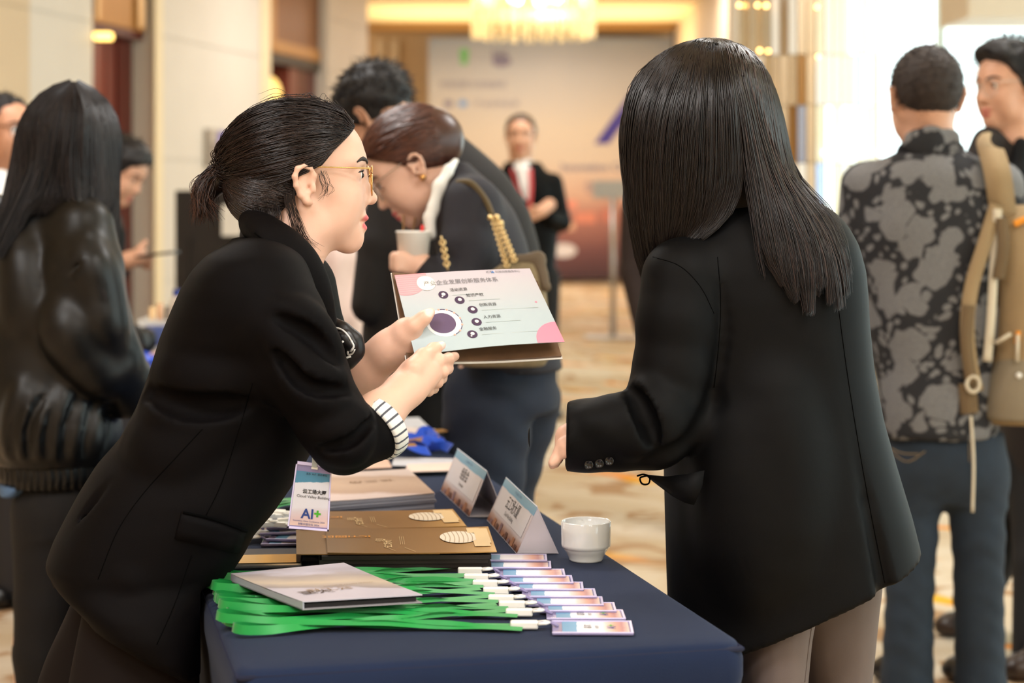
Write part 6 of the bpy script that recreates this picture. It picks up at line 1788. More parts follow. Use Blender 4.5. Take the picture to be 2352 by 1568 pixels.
# ------------------------------------------------------------------ man in the floral shirt with the khaki backpack
def floral_mat():
    m = bpy.data.materials.new('floral_cotton'); m.use_nodes = True
    N = m.node_tree.nodes; L = m.node_tree.links; b = N['Principled BSDF']; b.inputs['Roughness'].default_value = 0.85; b.inputs['Specular IOR Level'].default_value = 0.2
    tc = N.new('ShaderNodeTexCoord')
    nz = N.new('ShaderNodeTexNoise'); nz.inputs['Scale'].default_value = 9; nz.inputs['Detail'].default_value = 2
    L.new(tc.outputs['Object'], nz.inputs['Vector'])
    mv = N.new('ShaderNodeVectorMath'); mv.operation = 'MULTIPLY_ADD'; mv.inputs[1].default_value = (.10, .10, .10)
    L.new(nz.outputs['Color'], mv.inputs[0]); L.new(tc.outputs['Object'], mv.inputs[2])
    def vor(sc):
        v = N.new('ShaderNodeTexVoronoi'); v.inputs['Scale'].default_value = sc; L.new(mv.outputs[0], v.inputs['Vector']); return v.outputs['Distance']
    def less(o, t, w):
        r = N.new('ShaderNodeMapRange'); r.inputs['From Min'].default_value = t + w; r.inputs['From Max'].default_value = t - w; L.new(o, r.inputs['Value']); return r.outputs['Result']
    big = less(vor(13), .50, .02); small = less(vor(36), .36, .05)
    def mixc(f, a, bb):
        x = N.new('ShaderNodeMix'); x.data_type = 'RGBA'; L.new(f, x.inputs['Factor'])
        for i, v in (('A', a), ('B', bb)):
            if isinstance(v, tuple): x.inputs[i].default_value = v
            else: L.new(v, x.inputs[i])
        return x.outputs['Result']
    fine = N.new('ShaderNodeTexNoise'); fine.inputs['Scale'].default_value = 260; L.new(tc.outputs['Object'], fine.inputs['Vector'])
    grey = mixc(fine.outputs['Fac'], lin(84, 84, 86), lin(136, 135, 136))
    c = mixc(small, lin(44, 44, 47), grey); c = mixc(big, c, grey)
    L.new(c, b.inputs['Base Color']); return m
YC = 5.0
C = Person((P(2160, 0, YC)[0], YC, 0), 'man in a grey floral shirt and jeans seen from behind, wearing a backpack', SK2)
HC_ = Frame(P(2127, 232, YC), (-.10, .99, -.02), (0, 0, 1), 1.15)
hh = head_shape(HC_); hh.rc(HC_(-.02, 0, -.03), P(2135, 330, YC + .005), .056, .060, .03); hh.rc(P(2135, 330, YC + .005), P(2140, 400, YC), .06, .09, .03)
C.add_skin(hh, .0055); C.heads.append(HC_)
cc_ = Sh()
cc_.ilo(YC, [(370, 2040, 2250, .09), (480, 1990, 2290, .11), (800, 2030, 2270, .10), (1000, 2050, 2280, .11), (1100, 2050, 2290, .11)], .03)
for x0, x1 in ((2095, 2088), (2245, 2250)): cc_.chain([P(x0, 1060, YC), P(x1, 1330, YC), P(x1, 1570, YC)], [.075, .05, .038], .03)
cc_.chain([P(1985, 440, YC), P(1975, 620, YC + .05), P(2010, 760, YC + .20)], [.05, .04, .03], .03); cc_.chain([P(2310, 440, YC), P(2320, 620, YC + .05), P(2280, 760, YC + .22)], [.05, .04, .03], .03)
C.add_skin(cc_, .014); C.finish()
sh_ = Sh()
sh_.ilo(YC, [(318, 2095, 2185, .050), (340, 2082, 2200, .075), (360, 2040, 2235, .10), (385, 1985, 2290, .125), (420, 1958, 2318, .14), (520, 1955, 2325, .15), (700, 1985, 2310, .145), (850, 2010, 2292, .14), (1000, 2026, 2285, .145)], .02, pw=2.3, smooth=.03)
sh_.chain([P(1988, 425, YC), P(1966, 540, YC + .03), P(1985, 640, YC + .10)], [.062, .058, .052], .04)
sh_.chain([P(2295, 425, YC), P(2322, 540, YC + .03), P(2315, 640, YC + .10)], [.062, .058, .052], .04)
sh_.disp(lambda X, Y, Z: (.0025 * wav(X, Y, Z, 26, .4)).astype(np.float32))
clC = Cloth('floral_shirt', sh_, .010, floral_mat(), C.root)
cl_ = Sh().chain([P(2075, 350, YC - .03), P(2105, 330, YC - .075), P(2140, 322, YC - .085), P(2180, 328, YC - .07), P(2200, 348, YC - .02)], [.022, .030, .032, .030, .022], .02, flat=((0, 1, 0), .3))
sh_obj('shirt_collar', cl_, .006, _m.get('floral') or bpy.data.materials['floral_cotton'], C.root)
M_den = mat('blue_denim', (24, 32, 42), 0.85, var=0.35, scale=12, bump=0.3, bscale=700, col2=(42, 56, 72))
jn = Sh()
jn.ilo(YC, [(985, 2040, 2300, .12), (1060, 2030, 2312, .13), (1110, 2038, 2308, .11), (1150, 2060, 2290, .07)], .05, pw=2.3, smooth=.03)
jn.chain([P(2095, 1100, YC), P(2094, 1240, YC), P(2090, 1340, YC), P(2084, 1568, YC), P(2082, 1592, YC)], [.078, .066, .062, .068, .068], .04)
jn.chain([P(2240, 1100, YC), P(2247, 1240, YC), P(2248, 1340, YC), P(2252, 1568, YC), P(2252, 1588, YC)], [.078, .068, .064, .066, .066], .04)
jn.disp(lambda X, Y, Z: (.0016 * np.sin(Z * 95 + 3 * np.sin(X * 30)) * np.clip((0.62 - Z) / .2, 0, 1)).astype(np.float32))
jC = Cloth('jeans', jn, .010, M_den, C.root)
M_st = mat('denim_stitch', (150, 126, 90), 0.8)
jC.seam([(2035, 1022), (2070, 1040), (2110, 1042)], M_st, .0012, lift=.001); jC.seam([(2040, 1030), (2085, 1060), (2125, 1036)], M_st, .0012, lift=.001); jC.seam([(2225, 1000), (2226, 1060)], M_st, .0012, lift=.001)
for x0 in (2084, 2252): q = P(x0, 1590, YC); shoe(C.root, q + (-.02, .20, 0), q + (0, .01, 0), hgt=.02)
M_hc = mat('hair_cropped', (58, 46, 40), 0.7, var=0.5, scale=60, col2=(30, 24, 22))
hcp = Sh(); hcp.el(HC_(-.008, 0, .038), np.array((.098, .079, .089)) * 1.15, HC_.R, .01)
hcp.cut(HC_(.06, 0, .09), HC_.R @ np.array((.9, 0, -.4)), .006); hcp.cut(HC_(-.08, 0, -.050), HC_.R @ np.array((.55, 0, -.85)), .012)
for sg in (-1, 1): hcp.el(HC_(.006, sg * .092, .006), np.array((.030, .030, .044)) * 1.1, HC_.R, .006, 'sub')
tufts(HC_, C.root, (-.008, 0, .040), (.097, .078, .088), ((.058, .09), (.02, -.02)), 1100, .010, M_hc, zmin=-.045)
hcp.disp(lambda X, Y, Z: (.0012 * wav(X, Y, Z, 260)).astype(np.float32))
sh_obj('cropped_hair', hcp, .005, M_hc, C.root)

# khaki backpack slung from his right shoulder
M_kh = mat('khaki_canvas', (156, 132, 98), 0.85, var=0.15, scale=8, bump=0.3, bscale=600); M_kh2 = mat('khaki_dark', (110, 90, 64), 0.85, var=0.15, scale=8, bump=0.3, bscale=600); M_kh3 = mat('khaki_grey', (136, 124, 104), 0.85, var=0.15, scale=8); M_or2 = mat('orange_pull', (232, 146, 34), 0.6); M_web = mat('webbing_cream', (206, 194, 172), 0.7)
bp = empty('backpack', P(2330, 965, YC + .02), 'khaki canvas backpack with cream straps hanging from the floral-shirted man', 'backpack')
YK = YC - .02
bs = Sh()
bs.ilo(YK, [(470, 2275, 2350, .06), (510, 2262, 2420, .10), (600, 2262, 2450, .13), (760, 2266, 2460, .14), (880, 2252, 2465, .145), (940, 2240, 2465, .14), (966, 2246, 2455, .12)], .02, pw=2.8)
bs.rc(P(2290, 640, YK - .13), P(2300, 900, YK - .14), .012, .014, .02, 'sub')
Cloth('pack_body', bs, .009, M_kh, bp)
po = Sh().ilo(YK - .05, [(800, 2290, 2430, .08), (850, 2268, 2440, .105), (920, 2252, 2450, .11), (960, 2250, 2450, .10)], .02, pw=2.6); Cloth('front_pocket', po, .009, M_kh3, bp)
def band(pts, w, m, name, parent, nrm=(0, -1, 0), th=.006):
    p = spline(pts, 28); T_ = np.gradient(p, axis=0); g = []
    for i in range(len(p)):
        s_ = unit(np.cross(T_[i], nrm)); g.append((p[i] - s_ * w / 2, p[i] + s_ * w / 2))
    return MB().sheet(g, th, nrm).build(name, m, parent, True)
band([P(2262, 336, YC + .02), P(2275, 340, YC - .09), P(2292, 400, YC - .145), P(2302, 470, YC - .13), P(2306, 500, YC - .10)], .068, M_kh, 'shoulder_strap', bp)
band([P(2290, 470, YC - .14), P(2262, 560, YC - .165), P(2232, 660, YC - .17), P(2222, 760, YC - .17), P(2232, 850, YC - .16), P(2244, 900, YC - .14)], .036, M_kh, 'strap', bp)
band([P(2226, 700, YC - .176), P(2220, 780, YC - .176), P(2232, 880, YC - .166)], .030, M_kh2, 'strap_pad', bp)
band([P(2292, 480, YC - .150), P(2284, 600, YC - .155), P(2276, 740, YC - .155), P(2268, 830, YC - .15)], .022, M_web, 'piping_strap', bp)
band([P(2300, 500, YC - .152), P(2306, 560, YC - .17), P(2294, 640, YC - .17)], .030, M_kh2, 'gusset', bp)
band([P(2222, 880, YC - .15), P(2228, 950, YC - .15)], .045, M_kh2, 'strap_anchor', bp)
q = P(2235, 882, YC - .165)
MB().tube([q + np.array((.016 * math.cos(a), 0, .020 * math.sin(a))) for a in np.linspace(0, 2 * math.pi, 17)], .005, 8, cap=False).build('buckle', M_web, bp, True)
MB().tube(spline([P(2230, 955, YC - .15), P(2236, 1050, YC - .155), P(2234, 1176, YC - .155)], 16), .004, 6, ry=.0016).build('loose_webbing', M_web, bp, True)
MB().tube([P(2286, 788, YC - .165), P(2322, 766, YC - .17)], .005, 6).build('toggle', M_web, bp, True); MB().tube([P(2338, 768, YC - .17), P(2336, 830, YC - .175)], .005, 6).build('toggle', M_web, bp, True)
band([P(2330, 515, YC - .14), P(2352, 505, YC - .14), P(2380, 500, YC - .14)], .016, M_or2, 'zip_pull', bp); band([P(2340, 760, YC - .165), P(2336, 790, YC - .168)], .012, M_or2, 'zip_pull', bp)
MB().sphere(P(2340, 862, YC - .172), .008, 10, 8).build('stud', M_white, bp, True)

# ------------------------------------------------------------------ man in dark clothes at the right edge, facing the others
YD = 5.55
D = Person((P(2330, 0, YD)[0], YD, 0), 'young man with clear glasses and a dark coat at the right edge of the picture', SK2)
HD = Frame(P(2322, 212, YD), (-.88, -.46, -.05), (0, 0, 1), 1.06)
hdm = head_shape(HD); hdm.rc(HD(-.01, 0, -.03), P(2330, 330, YD), .056, .062, .03); hdm.rc(P(2330, 330, YD), P(2340, 420, YD), .062, .09, .03)
D.add_skin(hdm, .0045); D.heads.append(HD)
cd_ = Sh().ilo(YD, [(400, 2300, 2400, .07), (520, 2300, 2420, .09), (900, 2340, 2420, .09), (1000, 2340, 2420, .09)], .03)
for x0, x1, yo in ((2345, 2240, .05), (2385, 2378, -.28)): cd_.chain([P(x0, 1000, YD), P((x0 + x1) / 2 + 20, 1230, YD + yo / 2), P(x1, 1400, YD + yo)], [.055, .04, .03], .03)
D.add_skin(cd_, .014); D.finish(); eyes(HD, D.root, D)
glasses(HD, D.root, mat('clear_frame', (206, 190, 176), 0.2, metal=0.3), lens_r=(.026, .023), z=.012, x=.106, w=.034)
ct = Sh().ilo(YD, [(322, 2290, 2395, .06), (360, 2262, 2430, .10), (420, 2248, 2470, .13), (600, 2252, 2480, .15), (900, 2290, 2470, .16), (1158, 2314, 2470, .17)], .02, pw=2.4)
ct.chain([P(2270, 330, YD - .05), P(2258, 380, YD - .06)], [.05, .06], .03)
ct.chain([P(2420, 410, YD - .05), P(2440, 600, YD - .08), P(2400, 760, YD - .16)], [.07, .062, .05], .03)
ct.chain([P(2290, 420, YD + .08), P(2300, 600, YD + .10), P(2330, 760, YD + .02)], [.07, .062, .05], .03)
Cloth('dark_coat', ct, .012, mat('dark_brown_coat', (34, 28, 27), 0.8, var=0.2, scale=8), D.root)
col_ = Sh().chain([P(2345, 330, YD - .10), P(2335, 400, YD - .13), P(2350, 470, YD - .14)], [.02, .025, .02], .02); sh_obj('black_lapel', col_, .008, M_blk2, D.root)
legs(D.root, [[(P(2330, 1080, YD), .085), (P(2300, 1250, YD + .04), .07), (P(2235, 1380, YD + .05), .06)], [(P(2385, 1080, YD - .05), .085), (P(2385, 1300, YD - .2), .07), (P(2375, 1500, YD - .3), .06)]], mat('black_denim', (20, 20, 22), .85, var=.2, scale=10))
M_boot = mat('brown_black_boot', (48, 34, 26), 0.35, var=0.3, scale=12)
shoe(D.root, P(2156, 1462, 5.64), P(2236, 1450, 5.70), M_boot); shoe(D.root, P(2300, 1566, 5.16), P(2390, 1566, 5.16), M_boot)
M_hd = mat('hair_black', (22, 18, 18), 0.55, var=0.4, scale=60)
sh_obj('tousled_hair', hair_cap(HD, (-.008, 0, .054), (.108, .088, .092), ((.070, .082), (.024, .020)), extra=(((.040, 0, .112), (.055, .062, .034)),), mess=.0035, freq=90), .0045, M_hd, D.root)
tufts(HD, D.root, (-.008, 0, .058), (.108, .088, .094), ((.066, .082), (.024, .030)), 900, .034, M_hd)

# ------------------------------------------------------------------ woman in the black leather jacket, long straight hair
YE = 4.2
Ew = Person((P(140, 0, YE)[0], YE, 0), 'woman with long straight black hair in a black leather bomber jacket', SK1)
HE = Frame(P(166, 328, YE), (.55, .80, -.12), (0, 0, 1), 1.0)
he = head_shape(HE); he.rc(HE(-.014, 0, -.03), P(145, 440, YE), .05, .055, .03); he.rc(P(145, 440, YE), P(130, 520, YE), .055, .08, .03)
Ew.add_skin(he, .0055); Ew.heads.append(HE)
ce = Sh().ilo(YE, [(500, 40, 210, .10), (640, 10, 230, .12), (900, 40, 210, .10), (1080, 70, 220, .09), (1150, 90, 210, .09)], .03)
ce.chain([P(215, 560, YE - .06), P(225, 740, YE - .08), P(320, 885, YE + .06), P(360, 900, YE + .12)], [.045, .038, .03, .024], .03)
ce.chain([P(-10, 560, YE), P(-20, 760, YE), P(60, 880, YE + .10)], [.045, .038, .03], .03)
for x0, yo in ((85, -.06), (170, .08)): ce.chain([P(x0 + 40, 1140, YE + yo), P(x0, 1480, YE + yo), P(x0 - 10, 1800, YE + yo)], [.075, .05, .036], .03)
Ew.add_skin(ce, .013); Ew.finish()
M_lea = mat('black_leather', (8, 8, 9), 0.40, var=0.25, scale=14, bump=0.07, bscale=20, spec=0.45)
lj = Sh()
lj.ilo(YE, [(425, 95, 185, .06), (450, 62, 215, .10), (480, 30, 238, .13), (530, -5, 252, .155), (600, -28, 256, .17), (700, -38, 250, .18), (820, -40, 252, .185), (930, -30, 268, .19), (1010, -12, 276, .185), (1055, 0, 266, .165)], .03, pw=2.3, smooth=.03)
lj.chain([P(185, 520, YE - .10), P(190, 620, YE - .125), P(200, 740, YE - .125), P(238, 830, YE - .10), P(290, 890, YE - .04), P(318, 905, YE + .02)], [.072, .086, .092, .084, .066, .050], .03)
lj.chain([P(-25, 520, YE), P(-50, 680, YE), P(-30, 820, YE + .02)], [.075, .085, .08], .03)
# blouson gathers above the band and sleeve folds
fe = []
for k, (x0, x1) in enumerate(((18, 22), (50, 56), (86, 96), (125, 133), (165, 176), (208, 220))):
    fe.append(([(x0 + 30, 890 + 22 * (k % 3)), (x1 + 10, 970), (x1, 1040)], .024, .006)); fe.append(([(x0 + 48, 920), (x1 + 24, 985), (x1 + 16, 1042)], .014, -.004))
fe += [([(205, 560), (240, 660), (268, 790)], .034, .008), ([(100, 700), (150, 805), (225, 880)], .040, .007), ([(30, 560), (50, 660), (56, 740)], .04, .007),
       ([(118, 645), (160, 625), (205, 590)], .006, -.003)]
add_folds(lj, .013, fe)
ljc = Cloth('leather_jacket', lj, .0075, M_lea, Ew.root)
bnd = Sh().ilo(YE, [(1040, 2, 262, .158), (1056, 6, 262, .160), (1085, 8, 262, .160), (1104, 12, 256, .150)], .01, pw=2.3, smooth=.006)
bnd.disp(lambda X, Y, Z: (.0022 * np.sin(X * 420 + 1.5 * np.sin(Z * 60))).astype(np.float32))
Cloth('hem_band', bnd, .005, M_lea, Ew.root)
st_ = Sh().ilo(YE, [(1098, 10, 120, .13, -.01), (1126, 16, 70, .13, -.01)], .01); sh_obj('blue_shirt_tail', st_, .008, mat('pale_denim', (86, 112, 146), .8), Ew.root)
je = Sh()
je.ilo(YE, [(1080, 50, 250, .13), (1150, 52, 245, .14), (1210, 55, 230, .13)], .03)
je.chain([P(110, 1180, YE - .06), P(100, 1380, YE - .06), P(95, 1500, YE - .06), P(100, 1800, YE - .06)], [.078, .062, .060, .045], .03)
je.chain([P(175, 1180, YE + .08), P(160, 1380, YE + .08), P(150, 1500, YE + .08), P(150, 1780, YE + .08)], [.078, .062, .060, .045], .03)
Cloth('black_jeans', je, .010, mat('black_jeans', (18, 17, 19), .85, var=.3, scale=14, bump=.2, bscale=600), Ew.root)
for x0, yo in ((100, -.06), (150, .08)): q = P(x0, 1818, YE + yo); shoe(Ew.root, q + (.10, .14, 0), q + (-.02, -.03, 0))
M_he = mat('hair_blue_black', (20, 18, 21), 0.42, var=0.4, scale=90, spec=0.4)
M_he2 = mat('hair_black_shine', (36, 30, 32), 0.40, var=0.4, scale=90, spec=0.45)
ecap = Sh().el(P(165, 302, YE), (.096, .112, .108), None, .02)
ecap.chain([P(130, 340, YE - .01), P(80, 440, YE - .03), P(20, 520, YE - .06)], [.085, .06, .03], .05)
ecap.chain([P(195, 340, YE - .02), P(212, 470, YE - .06), P(230, 600, YE - .09), P(246, 670, YE - .10)], [.072, .052, .030, .010], .04)
capE = sh_obj('hair_cap', ecap, .007, M_cap, Ew.root)
GE = [[(160, 192, YE), (95, 235, YE - .01), (66, 310, YE - .02), (52, 380, YE - .03), (18, 470, YE - .06), (-25, 570, YE - .10)],
      [(162, 191, YE - .05), (115, 235, YE - .085), (92, 320, YE - .11), (78, 400, YE - .115), (45, 480, YE - .14), (0, 590, YE - .185)],
      [(165, 190, YE - .07), (140, 235, YE - .10), (122, 320, YE - .12), (110, 390, YE - .12), (90, 440, YE - .12), (55, 490, YE - .15)]]
GE2 = [[(168, 190, YE - .07), (165, 235, YE - .10), (155, 320, YE - .122), (150, 400, YE - .118), (160, 440, YE - .12), (178, 480, YE - .14)],
       [(170, 190, YE - .07), (190, 235, YE - .10), (190, 330, YE - .12), (188, 420, YE - .118), (200, 510, YE - .15), (222, 610, YE - .20), (240, 690, YE - .215)],
       [(175, 190, YE - .05), (215, 240, YE - .075), (225, 340, YE - .09), (225, 450, YE - .095), (232, 560, YE - .16), (246, 690, YE - .20)],
       [(180, 191, YE), (238, 250, YE - .02), (256, 340, YE - .03), (258, 450, YE - .04), (258, 580, YE - .10), (256, 700, YE - .14)],
       [(182, 192, YE + .03), (244, 255, YE + .03), (263, 345, YE + .02), (264, 460, YE + .0), (262, 580, YE - .05), (258, 690, YE - .10)]]
l1 = np.concatenate((locks(toW(GE), 380, 14, .004, 21), locks(toW([GE[-1], GE2[0]]), 500, 14, .004, 23), locks(toW([[(a, b, c) for a, b, c in g] for g in GE2]), 380, 14, .0035, 22)))
l1 = push_out(l1, capE, .001, .006)
r5.shuffle(l1)
strands('hair_strands', l1[:1500], taper(14, .0015, .0004), M_he, Ew.root); strands('hair_strands', l1[1500:2600], taper(14, .0014, .0004), M_he2, Ew.root)

# ------------------------------------------------------------------ man in the white shirt at the left edge
YF = 6.1
Fm = Person((P(5, 0, YF)[0], YF, 0), 'man with glasses and a white shirt at the left edge of the picture', SK3)
HF = Frame(P(6, 312, YF), (.80, -.52, -.02), (0, 0, 1), 1.02)
hf = head_shape(HF); hf.rc(HF(-.012, 0, -.03), P(2, 420, YF), .054, .058, .03); hf.rc(P(2, 420, YF), P(0, 480, YF), .06, .085, .03)
Fm.add_skin(hf, .006); Fm.heads.append(HF)
cf = Sh().ilo(YF, [(460, -60, 60, .09), (600, -80, 70, .11), (900, -70, 60, .11)], .03)
for x0 in (-40, 30): cf.chain([P(x0, 900, YF), P(x0, 1150, YF), P(x0, 1340, YF)], [.075, .05, .04], .03)
Fm.add_skin(cf, .015); Fm.finish(); eyes(HF, Fm.root, Fm)
glasses(HF, Fm.root, M_black, w=.034)
ws = Sh().ilo(YF, [(388, -25, 34, .06), (410, -55, 48, .09), (450, -95, 62, .12), (600, -105, 75, .14), (860, -95, 70, .14)], .02, smooth=.03)
ws.chain([P(55, 470, YF), P(75, 620, YF - .03), P(60, 760, YF - .10)], [.06, .055, .05], .03)
Cloth('white_shirt', ws, .012, mat('white_cotton', (226, 224, 222), .8, var=.04, scale=10, bump=.3, bscale=14), Fm.root)
legs(Fm.root, [[(P(-40, 850, YF), .10), (P(-40, 1100, YF), .08), (P(-40, 1370, YF), .07)], [(P(30, 850, YF), .10), (P(30, 1100, YF), .08), (P(30, 1370, YF), .07)]], mat('dark_grey_trousers', (44, 42, 44), .85))
for x0 in (-40, 30): q = P(x0, 1385, YF); shoe(Fm.root, q + (.10, -.10, 0), q + (-.03, .03, 0))
sh_obj('short_hair', hair_cap(HF, (-.008, 0, .048), (.100, .081, .088), ((.060, .092), (.022, .000)), mess=.0025, freq=140), .006, M_hd, Fm.root)
tufts(HF, Fm.root, (-.008, 0, .048), (.100, .081, .088), ((.058, .092), (.020, .000)), 400, .018, M_hd)

# ------------------------------------------------------------------ man looking down at a phone behind the leather jacket
YG = 7.25
Gm = Person((P(235, 0, YG)[0], YG, 0), 'dark-haired man bent over his phone behind the leather jacket', SK2)
HG = Frame(P(270, 398, YG), (.80, -.28, -.50), (.45, -.1, .9), 1.04)
hg = head_shape(HG); hg.rc(HG(-.012, 0, -.03), P(232, 450, YG), .054, .06, .03); hg.rc(P(232, 450, YG), P(215, 520, YG), .06, .085, .03)
Gm.add_skin(hg, .006); Gm.heads.append(HG)
hg2 = Sh()
hg2.chain([P(225, 640, YG - .05), P(268, 610, YG - .12), P(296, 597, YG - .14)], [.04, .034, .028], .02)
hg2.rc(P(296, 597, YG - .14), P(320, 590, YG - .15), .030, .032, .02)
hg2.chain([P(310, 590, YG - .15), P(322, 572, YG - .16), P(334, 556, YG - .16)], [.018, .014, .010], .012)
for k in range(4): hg2.chain([P(322, 590 + 5 * k, YG - .155 + .012 * k), P(342, 594 + 6 * k, YG - .155 + .01 * k), P(352 - 5 * k, 588 + 9 * k, YG - .15 + .01 * k)], [.012, .011, .009], .006)
Gm.add_skin(hg2, .005)
cg = Sh().ilo(YG, [(500, 150, 280, .10), (650, 130, 250, .11), (800, 110, 200, .11)], .03)
for x0 in (105, 165): cg.chain([P(x0, 800, YG), P(x0, 1030, YG), P(x0, 1220, YG)], [.06, .045, .035], .03)
Gm.add_skin(cg, .015); Gm.finish(); eyes(HG, Gm.root, Gm)
gj = Sh().ilo(YG, [(468, 195, 262, .06), (500, 165, 280, .10), (560, 145, 285, .13), (700, 110, 245, .14), (860, 95, 218, .12)], .02, smooth=.03)
gj.chain([P(255, 540, YG - .05), P(252, 640, YG - .10), P(268, 625, YG - .13)], [.055, .05, .045], .03)
Cloth('black_jacket', gj, .012, M_blk2, Gm.root)
legs(Gm.root, [[(P(x0, 840, YG), .09), (P(x0, 1040, YG), .075), (P(x0, 1225, YG), .065)] for x0 in (105, 165)], mat('dark_grey_trousers', (44, 42, 44), .85))
for x0 in (105, 165): q = P(x0, 1236, YG); shoe(Gm.root, q + (.06, -.10, 0), q + (-.03, .02, 0))
sh_obj('short_hair', hair_cap(HG, (-.006, 0, .052), (.106, .086, .092), ((.078, .074), (.030, .004)), extra=(((.03, 0, .09), (.06, .065, .045)),), mess=.003, freq=110), .006, M_hd, Gm.root)
tufts(HG, Gm.root, (-.006, 0, .052), (.106, .086, .092), ((.074, .074), (.028, .004)), 500, .026, M_hd)
po_ = empty('mobile_phone', P(372, 583, YG - .17), 'dark phone held flat by the man behind the leather jacket', 'phone')
MB().box(P(362, 584, YG - .16), (.15, .075, .008), unit((1, -.2, .12)), unit((.2, 1, 0)), unit((-.12, 0, 1))).build('phone_body', M_black, po_, bevel=.002)
MB().box(P(362, 583, YG - .16) + np.array((-.0005, 0, .0046)), (.142, .068, .0006), unit((1, -.2, .12)), unit((.2, 1, 0)), unit((-.12, 0, 1))).build('screen', mat('phone_screen', (30, 32, 40), .1), po_)

# ------------------------------------------------------------------ woman bent over the table with the chain bag and paper cup
YH = 4.4
Hw = Person((P(1140, 0, YH)[0], YH, 0), 'woman with glasses and a white shirt collar bending over the table with a paper cup', SK1)
HH = Frame(P(958, 392, YH), (-.80, -.12, -.60), (-.62, 0, .80), 1.06)
hw = head_shape(HH); hw.rc(HH(-.012, 0, -.03), P(1030, 440, YH), .050, .054, .03); hw.rc(P(1030, 440, YH), P(1062, 480, YH), .050, .05, .03)
Hw.add_skin(hw, .0042); Hw.heads.append(HH)
hh2 = Sh()
hh2.chain([P(1040, 640, YH - .16), P(985, 625, YH - .20), P(962, 608, YH - .20)], [.034, .030, .025], .02)
hh2.rc(P(962, 608, YH - .20), P(935, 600, YH - .20), .026, .028, .015)
for k in range(4): hh2.chain([P(935, 590 + 9 * k, YH - .215), P(912, 588 + 9 * k, YH - .225), P(905, 588 + 9 * k, YH - .20), P(912, 588 + 9 * k, YH - .165)], [.0105, .0098, .009, .008], .005)
hh2.chain([P(950, 596, YH - .17), P(958, 580, YH - .165), P(962, 566, YH - .17)], [.014, .011, .009], .008)
Hw.add_skin(hh2, .005)
chh = Sh().ilo(YH, [(470, 1040, 1110, .06), (540, 1040, 1150, .09), (640, 1060, 1170, .10), (780, 1080, 1210, .12), (880, 1080, 1210, .12)], .03)
for x0, yo in ((1110, -.09), (1165, .08)): chh.chain([P(x0, 880, YH + yo), P(x0 - 18, 1150, YH + yo), P(x0 - 18, 1680, YH + yo)], [.07, .045, .03], .03)
Hw.add_skin(chh, .014); Hw.finish(); eyes(HH, Hw.root, Hw)
glasses(HH, Hw.root, mat('silver_wire', (206, 196, 186), 0.25, metal=0.9), w=.034)
hj = Sh()
hj.ilo(YH, [(372, 1035, 1070, .05), (400, 1022, 1105, .09), (440, 1005, 1150, .13), (490, 998, 1186, .16), (560, 1000, 1212, .17), (640, 1015, 1226, .17), (740, 1040, 1246, .165), (820, 1035, 1290, .165), (846, 1040, 1292, .16)], .03, pw=2.3, smooth=.03)
hj.chain([P(1085, 470, YH - .13), P(1075, 570, YH - .17), P(1062, 660, YH - .19), P(1020, 650, YH - .20), P(992, 632, YH - .20)], [.065, .062, .058, .050, .044], .03)
Cloth('navy_jacket', hj, .008, mat('navy_black_jacket', (28, 27, 36), .75, var=.25, scale=8, bump=.12, bscale=900), Hw.root)
wc = Sh().chain([P(1046, 372, YH - .05), P(1030, 392, YH - .10), P(1008, 430, YH - .13), P(995, 480, YH - .145), P(988, 512, YH - .15)], [.010, .013, .016, .015, .008], .01, flat=((.6, -.6, 0), .6))
wc.chain([P(985, 500, YH - .15), P(990, 540, YH - .15)], [.014, .012], .01)
sh_obj('white_collar', wc, .0045, M_white, Hw.root)
hjn = Sh()
hjn.ilo(YH, [(820, 1050, 1275, .15), (880, 1030, 1282, .16), (940, 1020, 1278, .16)], .03, pw=2.3)
hjn.chain([P(1122, 930, YH - .09), P(1112, 1120, YH - .09), P(1108, 1300, YH - .09), P(1110, 1720, YH - .09)], [.105, .088, .078, .055], .03)
hjn.chain([P(1185, 930, YH + .08), P(1150, 1120, YH + .08), P(1140, 1300, YH + .08), P(1140, 1690, YH + .08)], [.105, .080, .07, .055], .03)
hjn.disp(lambda X, Y, Z: (.0025 * np.sin(Z * 70 + 3 * np.sin(X * 20))).astype(np.float32))
Cloth('indigo_jeans', hjn, .010, mat('indigo_denim', (18, 22, 34), .85, var=.35, scale=10, bump=.25, bscale=600, col2=(30, 42, 62)), Hw.root)
for x0, yo in ((1100, -.09), (1140, .08)): q = P(x0, 1752, YH + yo); shoe(Hw.root, q + (-.05, 0, 0), q + (.13, 0, 0))
M_hh = mat('hair_auburn', (66, 38, 30), 0.34, var=0.45, scale=70, spec=.5)
hcap = hair_cap(HH, (-.012, 0, .048), (.108, .084, .090), ((.074, .092), (.020, .018)), extra=(((-.075, 0, .03), (.060, .062, .062)),))
hcap.el(HH(.004, -.090, .004), np.array((.022, .030, .036)), HH.R, .006, 'sub'); hcap.el(HH(.004, .090, .004), np.array((.022, .030, .036)), HH.R, .006, 'sub')
sh_obj('pinned_hair', hcap, .005, M_hh, Hw.root)
clp = empty('hair_clip', (0, 0, 0)); clp.parent = Hw.root; clp.location = Vector(P(985, 285, YH) - wloc(Hw.root))
for k, (x, y) in enumerate(((962, 251), (972, 255), (982, 260), (992, 267), (1000, 275), (1008, 284))): MB().sphere(P(x, y, YH - .02), .008, 8, 6).build('pearl', mat('pearl_gold', (250, 214, 150), .15, metal=.5), clp, True)
MB().sphere(HH(.006, -.086, -.022) if HH(.006, -.086, 0)[1] < HH.c[1] else HH(.006, .086, -.022), .008, 8, 6).build('earring', M_goldm, Hw.root, True)
